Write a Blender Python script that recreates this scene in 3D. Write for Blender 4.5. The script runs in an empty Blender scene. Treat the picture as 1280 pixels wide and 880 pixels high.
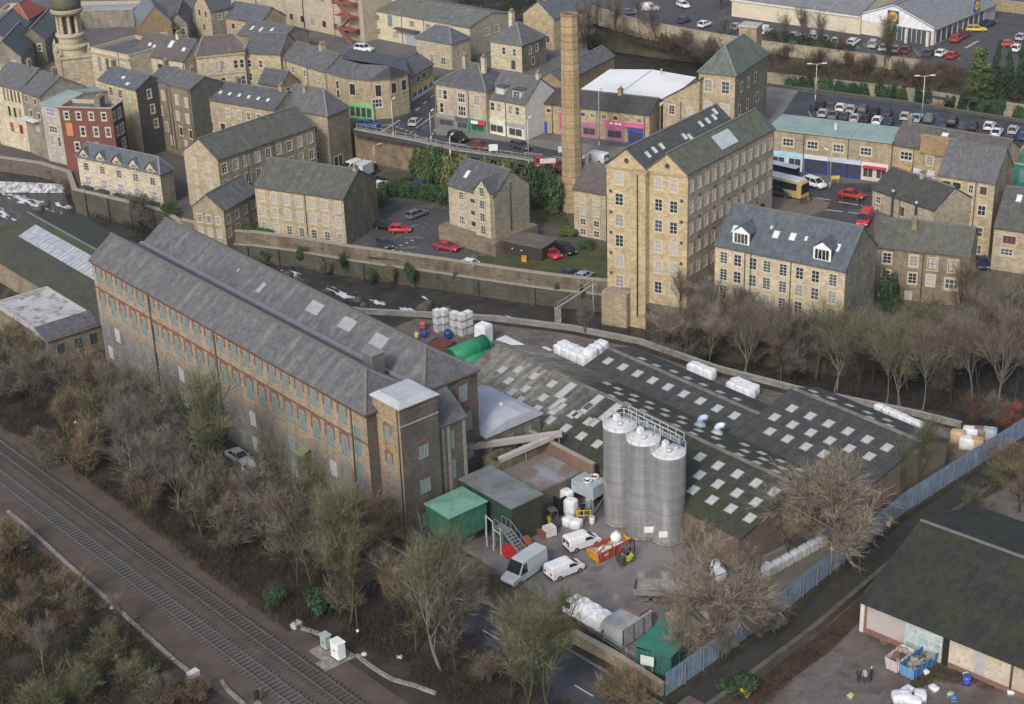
import bpy,math,random
from mathutils import Vector,Matrix
from math import radians,sin,cos,pi,sqrt,atan2
random.seed(11)
SC=bpy.context.scene
COL=SC.collection
# --- camera
CAMH=100.0
FPX=2050.0
_dn=Vector((160,4360,FPX)).normalized()
_up=-_dn
_fy=Vector((0,0,1));_fy=(_fy-_up*_fy.dot(_up)).normalized()
_rx=_fy.cross(_up)
cam_d=bpy.data.cameras.new('camera')
cam=bpy.data.objects.new('camera',cam_d)
COL.objects.link(cam)
cam_d.sensor_width=36.0
cam_d.lens=FPX/1280.0*36.0
cam_d.clip_start=1.0
cam_d.clip_end=6000.0
_r=Vector((_rx.x,_fy.x,_up.x));_u=-Vector((_rx.y,_fy.y,_up.y));_b=-Vector((_rx.z,_fy.z,_up.z))
cam.matrix_world=Matrix(((_r.x,_u.x,_b.x,0),(_r.y,_u.y,_b.y,0),(_r.z,_u.z,_b.z,CAMH),(0,0,0,1)))
SC.camera=cam
# --- light
SUN_AZ=radians(-156)
SUN_EL=radians(38)
world=bpy.data.worlds.new('World')
SC.world=world
world.use_nodes=True
_nt=world.node_tree
_bg=_nt.nodes['Background']
_sky=_nt.nodes.new('ShaderNodeTexSky')
_sky.sky_type='NISHITA'
_sky.sun_disc=False
_sky.sun_elevation=SUN_EL
_sky.sun_rotation=SUN_AZ
_sky.air_density=1.0
_sky.dust_density=3.0
_hs=_nt.nodes.new('ShaderNodeHueSaturation')
_hs.inputs['Saturation'].default_value=0.85
_nt.links.new(_sky.outputs[0],_hs.inputs['Color'])
_nt.links.new(_hs.outputs[0],_bg.inputs['Color'])
_bg.inputs['Strength'].default_value=0.15
sun_d=bpy.data.lights.new('sun','SUN')
sun_d.energy=1.65
sun_d.angle=radians(11)
sun_d.color=(1.0,0.965,0.91)
sun=bpy.data.objects.new('sun',sun_d)
COL.objects.link(sun)
_sd=Vector((sin(SUN_AZ)*cos(SUN_EL),cos(SUN_AZ)*cos(SUN_EL),sin(SUN_EL)))
sun.rotation_euler=_sd.to_track_quat('Z','Y').to_euler()
sun.location=(0,0,200)
SC.view_settings.view_transform='Standard'
SC.view_settings.look='None'
SC.view_settings.exposure=0.32
SC.view_settings.gamma=1.0
SC.view_settings.use_curve_mapping=False
SC.render.engine='CYCLES'
SC.cycles.max_bounces=5
SC.cycles.diffuse_bounces=2
SC.cycles.glossy_bounces=2
SC.cycles.transmission_bounces=2
SC.cycles.use_denoising=True
# --- where a thing stands
def W(px,py,z=0.0):
 """ground position (at height z) seen at a point of the 1280 x 880 photograph"""
 r=Vector((px-640,py-440,FPX))
 w=Vector((r.dot(_rx),r.dot(_fy),r.dot(_up)))
 k=(z-CAMH)/w.z
 return Vector((w.x*k,w.y*k,z))
def proj(p):
 p=Vector((p[0],p[1],p[2]-CAMH))
 c=_rx*p.x+_fy*p.y+_up*p.z
 return 640+FPX*c.x/c.z,440+FPX*c.y/c.z
def rise_to(base,py):
 """height above base whose image reaches photo row py"""
 lo,hi=0.0,80.0
 for _ in range(40):
  m=(lo+hi)/2
  if proj((base.x,base.y,base.z+m))[1]>py:lo=m
  else:hi=m
 return lo
MO=W(114,326,15.5);MO.z=0
MD=(W(450,515,15.5)-W(114,326,15.5)).normalized();MD.z=0
MN=Vector((-MD.y,MD.x,0))
MANG=atan2(MD.y,MD.x)
def MF(s,t,z=0.0):
 v=MO+MD*s+MN*t
 return Vector((v.x,v.y,z))
 # --- materials
MATS={}
def lin(r,g,b):
 f=lambda c:((c/255+0.055)/1.055)**2.4 if c>10 else c/255/12.92
 return(f(r),f(g),f(b),1)
def c4(c):return(c[0],c[1],c[2],1)
class NT:
 def __init__(s,name):
  s.m=bpy.data.materials.new(name);s.m.use_nodes=True
  s.t=s.m.node_tree;s.b=s.t.nodes['Principled BSDF']
 def n(s,ty,**kw):
  x=s.t.nodes.new(ty)
  for k,v in kw.items():setattr(x,k,v)
  return x
 def l(s,a,b):s.t.links.new(a,b)
 def val(s,node,name,v):node.inputs[name].default_value=v
 def mix(s,fac,a,b,mode='MIX'):
  x=s.n('ShaderNodeMix',data_type='RGBA',blend_type=mode)
  for i,v in((0,fac),(6,a),(7,b)):
   if isinstance(v,(int,float)):x.inputs[i].default_value=v
   elif isinstance(v,tuple):x.inputs[i].default_value=c4(v)
   else:s.l(v,x.inputs[i])
  return x.outputs[2]
 def ramp(s,fac,p0,p1):
  x=s.n('ShaderNodeMapRange');s.l(fac,x.inputs[0])
  x.inputs[1].default_value=p0;x.inputs[2].default_value=p1
  return x.outputs[0]
 def noise(s,vec,scale,detail=3,sx=1,sy=1,sz=1):
  mp=s.n('ShaderNodeMapping');s.l(vec,mp.inputs[0]);mp.inputs[3].default_value=(sx,sy,sz)
  x=s.n('ShaderNodeTexNoise');s.l(mp.outputs[0],x.inputs['Vector'])
  x.inputs['Scale'].default_value=scale;x.inputs['Detail'].default_value=detail
  return x.outputs[0]
def fin(nt,col,rough=0.85,spec=0.3,metal=0.0,bump=None,bd=0.02):
 b=nt.b
 if isinstance(col,tuple):b.inputs['Base Color'].default_value=c4(col)
 else:nt.l(col,b.inputs['Base Color'])
 if isinstance(rough,(int,float)):b.inputs['Roughness'].default_value=rough
 else:nt.l(rough,b.inputs['Roughness'])
 b.inputs['Specular IOR Level'].default_value=spec
 b.inputs['Metallic'].default_value=metal
 if bump is not None:
  x=nt.n('ShaderNodeBump');nt.l(bump,x.inputs['Height'])
  x.inputs['Distance'].default_value=bd;x.inputs['Strength'].default_value=0.6
  nt.l(x.outputs[0],b.inputs['Normal'])
 return nt.m
def mottle(nt,uv):
 """uneven weathering at the size of a few slates or sheets"""
 a=nt.noise(uv,1.1,5,1,.7);b=nt.noise(uv,3.2,2,1,.6)
 m=nt.mix(nt.ramp(a,.32,.68),(.78,.78,.79),(1.2,1.2,1.18))
 return nt.mix(1.0,m,nt.mix(nt.ramp(b,.35,.66),(.86,.86,.86),(1.14,1.14,1.13)),'MULTIPLY')
def cached(f):
 def g(*a,**k):
  key=(f.__name__,)+a+tuple(sorted(k.items()))
  if key not in MATS:MATS[key]=f(*a,**k)
  return MATS[key]
 return g
@cached
def plain(col,rough=0.6,metal=0.0,spec=0.4,name='paint'):
 """flat paint, slightly mottled so that it does not read as plastic"""
 nt=NT(name);tc=nt.n('ShaderNodeTexCoord')
 n=nt.noise(tc.outputs['Object'],1.3,3)
 c=nt.mix(nt.ramp(n,.35,.7),tuple(v*.86 for v in col),tuple(min(1,v*1.08)for v in col))
 return fin(nt,c,rough,spec,metal)
@cached
def glass(col=(.025,.03,.035),rough=0.12):
 nt=NT('window_glass');return fin(nt,col,rough,0.5)
@cached
def stone(col,soot=0.45,course=0.3,blen=0.6,var=0.25,sootcol=(.06,.055,.05),seed=0):
 """coursed sandstone with weather staining; UV is in metres"""
 g_=(col[0]+col[1]+col[2])/3*1.0
 col=tuple((v*.78+g_*.22)*1.14 for v in col)
 col=(col[0]*.99,col[1]*1.01,col[2]*.99)
 nt=NT('coursed_stone');uv=nt.n('ShaderNodeUVMap').outputs[0];ob=nt.n('ShaderNodeTexCoord').outputs['Object']
 br=nt.n('ShaderNodeTexBrick');nt.l(uv,br.inputs['Vector'])
 br.inputs['Scale'].default_value=1.0
 br.inputs['Brick Width'].default_value=blen;br.inputs['Row Height'].default_value=course
 br.inputs['Mortar Size'].default_value=0.018;br.inputs['Mortar Smooth'].default_value=.3
 br.inputs['Bias'].default_value=-.1
 br.inputs['Color1'].default_value=c4(tuple(v*(1+var*.6)for v in col))
 br.inputs['Color2'].default_value=c4(tuple(v*(1-var)for v in col))
 br.inputs['Mortar'].default_value=c4(tuple(v*.6 for v in col))
 n1=nt.noise(uv,.55+seed*.013,5,1,.45,1)
 n2=nt.noise(uv,.16,3,1,1,1)
 n3=nt.noise(uv,2.6,3,1,.12,1)
 st=nt.n('ShaderNodeMath',operation='MULTIPLY_ADD');nt.l(n2,st.inputs[0]);st.inputs[1].default_value=.7;nt.l(n1,st.inputs[2])
 f=nt.n('ShaderNodeMath',operation='MULTIPLY');nt.l(nt.ramp(st.outputs[0],.62,1.15),f.inputs[0]);f.inputs[1].default_value=soot
 c=nt.mix(f.outputs[0],br.outputs['Color'],sootcol)
 f2=nt.n('ShaderNodeMath',operation='MULTIPLY');nt.l(nt.ramp(n3,.5,.8),f2.inputs[0]);f2.inputs[1].default_value=soot*.7
 c=nt.mix(f2.outputs[0],c,sootcol)
 return fin(nt,c,.92,.15)
@cached
def slate(col=(.105,.107,.118),moss=0.15,streak=0.3,mosscol=(.10,.105,.05),streakcol=(.2,.195,.185),seed=0,course=.3,w=.35):
 """slates in courses with pale streaks running down the slope and moss"""
 nt=NT('roof_slate');uv=nt.n('ShaderNodeUVMap').outputs[0]
 br=nt.n('ShaderNodeTexBrick');nt.l(uv,br.inputs['Vector'])
 br.inputs['Scale'].default_value=1.0
 br.inputs['Brick Width'].default_value=w;br.inputs['Row Height'].default_value=course
 br.inputs['Mortar Size'].default_value=.02
 br.inputs['Color1'].default_value=c4(tuple(v*1.1 for v in col));br.inputs['Color2'].default_value=c4(tuple(v*.88 for v in col))
 br.inputs['Mortar'].default_value=c4(tuple(v*.78 for v in col))
 n1=nt.noise(uv,.75+seed*.02,4,1,.12,1)
 n2=nt.noise(uv,.3+seed*.01,5,1,1,1)
 f=nt.n('ShaderNodeMath',operation='MULTIPLY');nt.l(nt.ramp(n1,.48,.75),f.inputs[0]);f.inputs[1].default_value=streak
 c=nt.mix(f.outputs[0],br.outputs['Color'],streakcol)
 f2=nt.n('ShaderNodeMath',operation='MULTIPLY');nt.l(nt.ramp(n2,.42,.68),f2.inputs[0]);f2.inputs[1].default_value=moss
 c=nt.mix(f2.outputs[0],c,mosscol)
 c=nt.mix(1.0,c,mottle(nt,uv),'MULTIPLY')
 return fin(nt,c,.75,.3)
@cached
def rough3(a,b,scale=.4,c=None,scale2=3.0,rough=.9,spec=.2,lo=.4,hi=.62,bump=0,wet=0):
 """ground-like surface: two colours in big patches, a third in fine grain"""
 nt=NT('ground_surface');tc=nt.n('ShaderNodeTexCoord').outputs['Object']
 n=nt.noise(tc,scale,6)
 col=nt.mix(nt.ramp(n,lo,hi),a,b)
 n2=nt.noise(tc,scale2,4)
 if c is not None:col=nt.mix(nt.ramp(n2,.5,.72),col,c)
 if wet:
  w=nt.noise(tc,scale*.8,3);mr=nt.n('ShaderNodeMapRange');nt.l(w,mr.inputs[0]);mr.inputs[1].default_value=.5;mr.inputs[2].default_value=.62;mr.inputs[3].default_value=rough;mr.inputs[4].default_value=.16;rough=mr.outputs[0]
  col=nt.mix(nt.ramp(w,.48,.6),col,tuple(v*.62 for v in a))
  st=nt.noise(tc,1.4,4,1,.15);col=nt.mix(nt.ramp(st,.58,.75),col,tuple(v*.7 for v in b))
 return fin(nt,col,rough,spec,bump=(n2 if bump else None),bd=bump or.02)
@cached
def sheet(col,alt,streak,moss,mosscol=(.07,.08,.035),w=1.0,h=2.2,rough=.8,seed=0,wave=0.0):
 """corrugated sheets laid in rows, some renewed, with dirt run down them"""
 nt=NT('corrugated_sheet');uv=nt.n('ShaderNodeUVMap').outputs[0]
 br=nt.n('ShaderNodeTexBrick');nt.l(uv,br.inputs['Vector']);br.offset=0.0
 br.inputs['Scale'].default_value=1.0;br.inputs['Brick Width'].default_value=w;br.inputs['Row Height'].default_value=h
 br.inputs['Mortar Size'].default_value=.03;br.inputs['Bias'].default_value=-.35
 br.inputs['Color1'].default_value=c4(col);br.inputs['Color2'].default_value=c4(alt)
 br.inputs['Mortar'].default_value=c4(tuple(v*.6 for v in col))
 n1=nt.noise(uv,1.6,4,1,.12,1);n2=nt.noise(uv,.22+seed*.03,5)
 f=nt.n('ShaderNodeMath',operation='MULTIPLY');nt.l(nt.ramp(n1,.45,.75),f.inputs[0]);f.inputs[1].default_value=.5
 c=nt.mix(f.outputs[0],br.outputs['Color'],streak)
 f2=nt.n('ShaderNodeMath',operation='MULTIPLY');nt.l(nt.ramp(n2,.4,.65),f2.inputs[0]);f2.inputs[1].default_value=moss
 c=nt.mix(f2.outputs[0],c,mosscol)
 c=nt.mix(1.0,c,mottle(nt,uv),'MULTIPLY')
 return fin(nt,c,rough,.3)
@cached
def tinted(name='painted_metal',rough=.35,base=1.0,spec=.5):
 """takes each object's own colour, so that copies may differ"""
 nt=NT(name);oi=nt.n('ShaderNodeObjectInfo');tc=nt.n('ShaderNodeTexCoord')
 n=nt.noise(tc.outputs['Object'],1.1,3)
 c=nt.mix(1.0,oi.outputs['Color'],nt.mix(nt.ramp(n,.3,.75),(base*.82,)*3,(base,)*3),'MULTIPLY')
 return fin(nt,c,rough,spec)
@cached
def twig(name='bare_twigs',var=.35):
 nt=NT(name);oi=nt.n('ShaderNodeObjectInfo');tc=nt.n('ShaderNodeTexCoord')
 n=nt.noise(tc.outputs['Object'],.5,3)
 n2=nt.noise(tc.outputs['Object'],5.0,1)
 k=nt.mix(nt.ramp(n,.3,.7),(1-var,)*3,(1+var,)*3)
 c=nt.mix(1.0,oi.outputs['Color'],k,'MULTIPLY')
 c=nt.mix(1.0,c,nt.mix(nt.ramp(n2,.35,.65),(.75,.75,.75),(1.25,1.25,1.25)),'MULTIPLY')
 return fin(nt,c,.95,.1)
 # --- meshes
class MB:
 """collects faces, then becomes ONE mesh object"""
 def __init__(s):s.v=[];s.f=[];s.m=[];s.uv={};s.sm=set()
 def poly(s,pts,m=0,uv=None,smooth=False):
  i=len(s.v);s.v+=[tuple(p)for p in pts]
  if uv:s.uv[len(s.f)]=uv
  if smooth:s.sm.add(len(s.f))
  s.f.append(tuple(range(i,i+len(pts))));s.m.append(m)
 def box(s,x0,y0,z0,x1,y1,z1,m=0,M=None):
  p=[Vector(q)for q in((x0,y0,z0),(x1,y0,z0),(x1,y1,z0),(x0,y1,z0),(x0,y0,z1),(x1,y0,z1),(x1,y1,z1),(x0,y1,z1))]
  if M is not None:p=[M@q for q in p]
  for f in((0,3,2,1),(4,5,6,7),(0,1,5,4),(1,2,6,5),(2,3,7,6),(3,0,4,7)):s.poly([p[k]for k in f],m)
 def ring(s,rings,m=0,cap=True,smooth=False,closed=True):
  n=len(rings[0]);base=len(s.v)
  for r in rings:s.v+=[tuple(p)for p in r]
  for i in range(len(rings)-1):
   for k in range(n if closed else n-1):
    a=base+i*n+k;b=base+i*n+(k+1)%n
    if smooth:s.sm.add(len(s.f))
    s.f.append((a,b,b+n,a+n));s.m.append(m)
  if cap:
   s.f.append(tuple(base+k for k in range(n))[::-1]);s.m.append(m)
   s.f.append(tuple(base+(len(rings)-1)*n+k for k in range(n)));s.m.append(m)
 def lathe(s,prof,n=12,m=0,c=(0,0),smooth=True,cap=True,rot=0.0):
  s.ring([[(c[0]+r*cos(rot+2*pi*k/n),c[1]+r*sin(rot+2*pi*k/n),z)for k in range(n)]for r,z in prof],m,cap,smooth)
 def tube(s,p,q,r0,r1=None,n=5,m=0,cap=True,smooth=True):
  p=Vector(p);q=Vector(q);d=q-p
  if d.length<1e-6:return
  d.normalize();a=d.orthogonal().normalized();b=d.cross(a);r1=r0 if r1 is None else r1
  s.ring([[p+(a*cos(2*pi*k/n)+b*sin(2*pi*k/n))*r0 for k in range(n)],[q+(a*cos(2*pi*k/n)+b*sin(2*pi*k/n))*r1 for k in range(n)]],m,cap,smooth)
 def bar(s,p,q,w,h,m=0):
  """square bar from p to q"""
  p=Vector(p);q=Vector(q);d=(q-p);L=d.length
  if L<1e-6:return
  d.normalize();a=d.cross(Vector((0,0,1)))
  a=a.normalized()if a.length>1e-4 else Vector((1,0,0))
  b=a.cross(d)
  M=Matrix(((d.x,a.x,b.x,p.x),(d.y,a.y,b.y,p.y),(d.z,a.z,b.z,p.z),(0,0,0,1)))
  s.box(0,-w/2,-h/2,L,w/2,h/2,m,M)
 def prism(s,pts,z0,z1,m=0,mt=None,cap_bottom=True):
  n=len(pts)
  ar=sum(pts[i][0]*pts[(i+1)%n][1]-pts[(i+1)%n][0]*pts[i][1]for i in range(n))
  if ar<0:pts=pts[::-1]
  for i in range(n):
   a,b=pts[i],pts[(i+1)%n]
   s.poly([(a[0],a[1],z0),(b[0],b[1],z0),(b[0],b[1],z1),(a[0],a[1],z1)],m)
  s.poly([(p[0],p[1],z1)for p in pts],m if mt is None else mt)
  if cap_bottom:s.poly([(p[0],p[1],z0)for p in pts][::-1],m)
 def mesh(s,name,mats):
  me=bpy.data.meshes.new(name)
  me.from_pydata(s.v,[],s.f)
  for k in mats:me.materials.append(k)
  me.polygons.foreach_set('material_index',s.m)
  if s.sm:me.polygons.foreach_set('use_smooth',[i in s.sm for i in range(len(s.f))])
  if getattr(s,'nouv',False):
   me.update();return me
  ul=me.uv_layers.new(name='UVMap').data
  li=0;co=[0.0]*(2*len(me.loops))
  for i,f in enumerate(s.f):
   u=s.uv.get(i)
   if u is None:
    if len(f)>2:
     a=Vector(s.v[f[0]]);e1=Vector(s.v[f[1]])-a;e2=Vector(s.v[f[2]])-a
     nn=e1.cross(e2)
     if len(f)>3 and nn.length<1e-9:nn=e1.cross(Vector(s.v[f[3]])-a)
     if nn.length>1e-12:nn.normalize()
     if abs(nn.z)>.985 or nn.length<.5:t=Vector((1,0,0));b=Vector((0,1,0))
     else:t=Vector((-nn.y,nn.x,0)).normalized();b=nn.cross(t)
     u=[(Vector(s.v[k]).dot(t),Vector(s.v[k]).dot(b))for k in f]
    else:u=[(0,0)]*len(f)
   for q in u:co[li]=q[0];co[li+1]=q[1];li+=2
  ul.foreach_set('uv',co)
  me.update()
  return me
 def build(s,name,mats,parent=None,loc=(0,0,0),rz=0.0):
  return link(name,s.mesh(name,mats if isinstance(mats,(list,tuple))else[mats]),parent,loc,rz)
def link(name,me,parent=None,loc=(0,0,0),rz=0.0):
 o=bpy.data.objects.new(name,me);COL.objects.link(o)
 o.location=loc;o.rotation_euler=(0,0,rz)
 if parent is not None:o.parent=parent
 return o
def tag(o,label=None,cat=None,group=None,kind=None):
 if label:o['label']=label
 if cat:o['category']=cat
 if group:o['group']=group
 if kind:o['kind']=kind
 return o
def thing(name,label,cat,loc=(0,0,0),rz=0.0,group=None):
 o=bpy.data.objects.new(name,None);COL.objects.link(o)
 o.empty_display_size=.3
 o.location=loc;o.rotation_euler=(0,0,rz)
 return tag(o,label,cat,group)
def copy_tree(o,parent=None):
 c=o.copy();COL.objects.link(c)
 if parent is not None:c.parent=parent
 for k in list(o.children):copy_tree(k,c)
 return c
def recolor(o,c):
 o.color=c4(c)
 for k in o.children:recolor(k,c)
 # --- windows and doors
WHITE=(.52,.52,.5)
def wstyle(name):
 """frame colour, columns, rows, stone surround, pane material, bar thickness"""
 g=glass();pale=plain((.42,.42,.4),.4,name='blinded_glass')
 T={'white':(WHITE,2,3,1,g,.09),'white2':(WHITE,2,2,1,g,.1),'sash':(WHITE,1,2,1,g,.11),'pale':(WHITE,2,3,1,plain((.40,.37,.31),.4,name='blinded_glass'),.1),'triple':(WHITE,3,2,1,g,.14),'mill':((.27,.33,.32),3,4,0,plain((.20,.24,.235),.35,name='wired_glass'),.07),'millgrey':((.3,.3,.3),2,3,0,plain((.2,.2,.21),.6,name='boarded_glass'),.07),'millwhite':((.5,.5,.5),2,3,0,plain((.46,.46,.48),.5,name='painted_glass'),.08),'green':((.03,.10,.07),2,3,1,g,.1),'dark':((.09,.08,.07),2,2,1,g,.08),'red':((.35,.05,.06),3,1,1,g,.14),'lights':((.75,.75,.73),4,1,0,g,.1),'strip':((.13,.2,.2),1,4,0,plain((.16,.25,.26),.3,name='wired_glass'),.07),'arch':((.4,.36,.28),1,2,1,g,.1),'shop':((.6,.6,.58),3,1,0,glass((.05,.05,.055)),.1),'tall':(WHITE,2,4,1,g,.09),'bay':((.62,.6,.66),4,2,0,plain((.22,.2,.27),.3,name='tinted_glass'),.12),}
 return T[name]
_wm={}
def window_meshes(w,h,style,sur):
 key=(round(w,2),round(h,2),style,sur)
 if key in _wm:return _wm[key]
 fc,nc,nr,s,pm,bt=wstyle(style)
 mb=MB()
 y0,y1=.03,.09
 mb.box(-w/2,y0,0,-w/2+bt,y1,h);mb.box(w/2-bt,y0,0,w/2,y1,h)
 mb.box(-w/2+bt,y0,0,w/2-bt,y1,bt);mb.box(-w/2+bt,y0,h-bt,w/2-bt,y1,h)
 b2=bt*.75
 for i in range(1,nc):
  x=-w/2+w*i/nc
  mb.box(x-b2/2,y0+.005,bt,x+b2/2,y1-.005,h-bt)
 for i in range(1,nr):
  z=h*i/nr
  mb.box(-w/2+bt,y0+.01,z-b2/2,w/2-bt,y1-.01,z+b2/2)
 if s:
  mb.box(-w/2-.16,-.07,-.2,w/2+.16,.02,-.0,1)
  mb.box(-w/2-.14,-.035,h,w/2+.14,.02,h+.24,1)
  if s and sur!='plain':
   mb.box(-w/2-.13,-.03,0,-w/2-.0,.02,h,1);mb.box(w/2,-.03,0,w/2+.13,.02,h,1)
 sc={'pale':(.5,.42,.29),'dark':(.2,.17,.13),'plain':(.45,.38,.27)}.get(sur,(.45,.38,.27))
 f=mb.mesh('window',[plain(fc,.5,name='window_paint'),plain(sc,.9,name='dressed_stone')])
 mp=MB();mp.poly([(-w/2+.02,.1,.02),(w/2-.02,.1,.02),(w/2-.02,.1,h-.02),(-w/2+.02,.1,h-.02)])
 p=mp.mesh('pane',[pm])
 _wm[key]=(f,p)
 return _wm[key]
_pv={}
def pane_variant(p):
 """glass that differs from window to window: dark room, net curtain, blind, sky glint put into a paler glass colour"""
 if not p.materials[0].name.startswith('window_glass'):return p
 k=random.choices((0,1,2,3),(5,3,2,1))[0]
 if k==0:return p
 if(p.name,k)not in _pv:
  q=p.copy();q.materials.clear();q.materials.append((None,glass((.07,.075,.08),.1),plain((.26,.25,.23),.5,name='net_curtain'),plain((.42,.40,.36),.6,name='drawn_blind'))[k]);_pv[(p.name,k)]=q
 return _pv[(p.name,k)]
def brick_arch(w,h):
 key=('brickarch',round(w,2),round(h,2))
 if key not in _wm:
  mb=MB();n=6;r=w/2+.12
  for i in range(n):
   a0,a1=-w/2-.2+(w+.4)*i/n,-w/2-.2+(w+.4)*(i+1)/n
   f=lambda x:.34*(1-(x/(w/2+.2))**2)
   mb.box(a0,-.05,h+.0+f((a0+a1)/2),a1,.02,h+.38+f((a0+a1)/2))
  mb.box(-w/2-.2,-.05,h*.55,-w/2,.02,h+.08);mb.box(w/2,-.05,h*.55,w/2+.2,.02,h+.08)
  _wm[key]=mb.mesh('brick_arch',[stone((.23,.095,.07),.4,.12,.3)])
 return _wm[key]
 # --- houses
def rowspec(n,m0=0.0,m1=0.0):
 return[m0+(1-m0-m1)*(i+.5)/n for i in range(n)]
class House:
 """a box of walls; x runs to the right-hand side R, y to the left-hand side L, origin at the near corner"""
 def __init__(s,name,label,cat,z0,h,C=None,L=None,R=None,dom='L',a=None,b=None,base=None,org=None,ang=None,wall=None,rwall=None,found=3.0,group=None,Lw=(),Rw=(),gable=None,rise=0.0,sur='pale',recess=.13):
  if org is None:
   if base is not None:h=rise_to(W(base[0],base[1],z0),C[1])
   ze=z0+h
   c=W(C[0],C[1],ze)
   l=W(L[0],L[1],ze)if L else None
   r=W(R[0],R[1],ze)if R else None
   if dom=='L':
    yd=(l-c).normalized();xd=Vector((yd.y,-yd.x,0))
    if a is None:a=(r-c).dot(xd)
    if b is None:b=(l-c).length
   else:
    xd=(r-c).normalized();yd=Vector((-xd.y,xd.x,0))
    if b is None:b=(l-c).dot(yd)
    if a is None:a=(r-c).length
   org=(c.x,c.y);ang=atan2(xd.y,xd.x)
  a=abs(a);b=abs(b)
  s.a,s.b,s.h,s.z0,s.rise,s.gable=a,b,h,z0,rise,gable
  s.root=thing(name,label,cat,(org[0],org[1],z0),ang,group)
  s.wm=wall;s.sur=sur
  ops={'L':s.expand(Lw,b),'R':s.expand(Rw,a)}
  mb=MB()
  s.wallgrid(mb,lambda u,z,d:(u,d,z),a,-found,h,ops['R'],1 if rwall else 0,recess)
  s.wallgrid(mb,lambda u,z,d:(d,b-u,z),b,-found,h,ops['L'],0,recess)
  mb.poly([(a,0,-found),(a,b,-found),(a,b,h),(a,0,h)],1 if rwall else 0)
  mb.poly([(a,b,-found),(0,b,-found),(0,b,h),(a,b,h)])
  if gable=='L':
   mb.poly([(0,0,h),(a,0,h),(a/2,0,h+rise)],1 if rwall else 0);mb.poly([(a,b,h),(0,b,h),(a/2,b,h+rise)])
  elif gable=='R':
   mb.poly([(0,b,h),(0,0,h),(0,b/2,h+rise)]);mb.poly([(a,0,h),(a,b,h),(a,b/2,h+rise)],1 if rwall else 0)
  s.wall=mb.build('wall',[wall,rwall or wall],s.root)
  for side in 'LR':
   for o in ops[side]:s.window(side,o)
 def expand(s,rows,length):
  out=[]
  for r in rows:
   z,h,w,n,st=r[:5]
   fr=n if isinstance(n,(list,tuple))else rowspec(n)
   for f in fr:
    u=f*length
    if u-w/2>.15 and u+w/2<length-.15:out.append(dict(u=u,z=z,w=w,h=h,st=st,arch=(len(r)>5)))
  return out
 def wallgrid(s,mb,P,length,z0,z1,ops,m,rec):
  us=sorted({0.0,length,*[o['u']-o['w']/2 for o in ops],*[o['u']+o['w']/2 for o in ops]})
  zs=sorted({z0,z1,*[o['z']for o in ops],*[o['z']+o['h']for o in ops]})
  off=random.uniform(0,40)
  for j in range(len(zs)-1):
   za,zb=zs[j],zs[j+1]
   if zb-za<1e-6:continue
   zm=(za+zb)/2;run=None
   for i in range(len(us)-1):
    ua,ub=us[i],us[i+1];um=(ua+ub)/2
    hole=any(abs(um-o['u'])<o['w']/2 and o['z']<zm<o['z']+o['h']for o in ops)
    if not hole:run=[ua,ub]if run is None else[run[0],ub]
    if(hole or i==len(us)-2)and run is not None:
     u0,u1=run
     mb.poly([P(u0,za,0),P(u1,za,0),P(u1,zb,0),P(u0,zb,0)],m,[(u0+off,za),(u1+off,za),(u1+off,zb),(u0+off,zb)])
     run=None
  for o in ops:
   u0,u1,za,zb=o['u']-o['w']/2,o['u']+o['w']/2,o['z'],o['z']+o['h']
   for q in(((u0,za),(u0,zb)),((u1,zb),(u1,za)),((u0,zb),(u1,zb)),((u1,za),(u0,za))):
    (p0,q0),(p1,q1)=q
    mb.poly([P(p0,q0,0),P(p1,q1,0),P(p1,q1,rec),P(p0,q0,rec)],m)
   mb.poly([P(u0,za,rec),P(u1,za,rec),P(u1,zb,rec),P(u0,zb,rec)],m)
 def at(s,side,u,z,d=0.0):
  """local place on a facade: u along it from the left, d into the wall"""
  return((u,d,z),0.0)if side=='R' else((d,s.b-u,z),-pi/2)
 def window(s,side,o):
  f,p=window_meshes(o['w'],o['h'],o['st'],s.sur)
  loc,rz=s.at(side,o['u'],o['z'])
  w=link('window',f,s.root,loc,rz)
  link('pane',pane_variant(p),w)
  if o['arch']:link('brick_arch',brick_arch(o['w'],o['h']),w)
 def plane(s,k):
  """roof slope: origin at its left eave, along, up the slope"""
  a,b,h,r=s.a,s.b,s.h,s.rise
  return{'LL':(Vector((0,b,h)),Vector((0,-1,0)),Vector((a/2,0,r)),b),'LR':(Vector((a,0,h)),Vector((0,1,0)),Vector((-a/2,0,r)),b),'RR':(Vector((0,0,h)),Vector((1,0,0)),Vector((0,b/2,r)),a),'RB':(Vector((a,b,h)),Vector((-1,0,0)),Vector((0,-b/2,r)),a)}[k]
 def gable_roof(s,mat,over=.25,th=.22,x0=0.0,y0=0.0,a=None,b=None,axis=None,rise=None,vo=.12):
  a=s.a if a is None else a;b=s.b if b is None else b;axis=axis or s.gable;rise=s.rise if rise is None else rise
  w,ln=(a,b)if axis=='L' else(b,a)
  sl=rise/(w/2);ze=s.h-over*sl+.02;zr=s.h+rise+.02
  pr=[(-over,ze),(-over,ze+th),(w/2,zr+th),(w+over,ze+th),(w+over,ze),(w/2,zr)]
  T=(lambda q,e:(x0+q[0],y0+e,q[1]))if axis=='L' else(lambda q,e:(x0+e,y0+q[0],q[1]))
  e0,e1=-vo,ln+vo
  mb=MB()
  n=6
  for i in range(n):
   A,B=pr[i],pr[(i+1)%n]
   q=[T(A,e0),T(B,e0),T(B,e1),T(A,e1)]
   mb.poly(q if axis=='R' else q[::-1])
  for e,fl in((e0,axis=='R'),(e1,axis!='R')):
   for idx in((0,1,2,5),(5,2,3,4)):
    q=[T(pr[k],e)for k in idx]
    mb.poly(q if fl else q[::-1])
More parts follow.
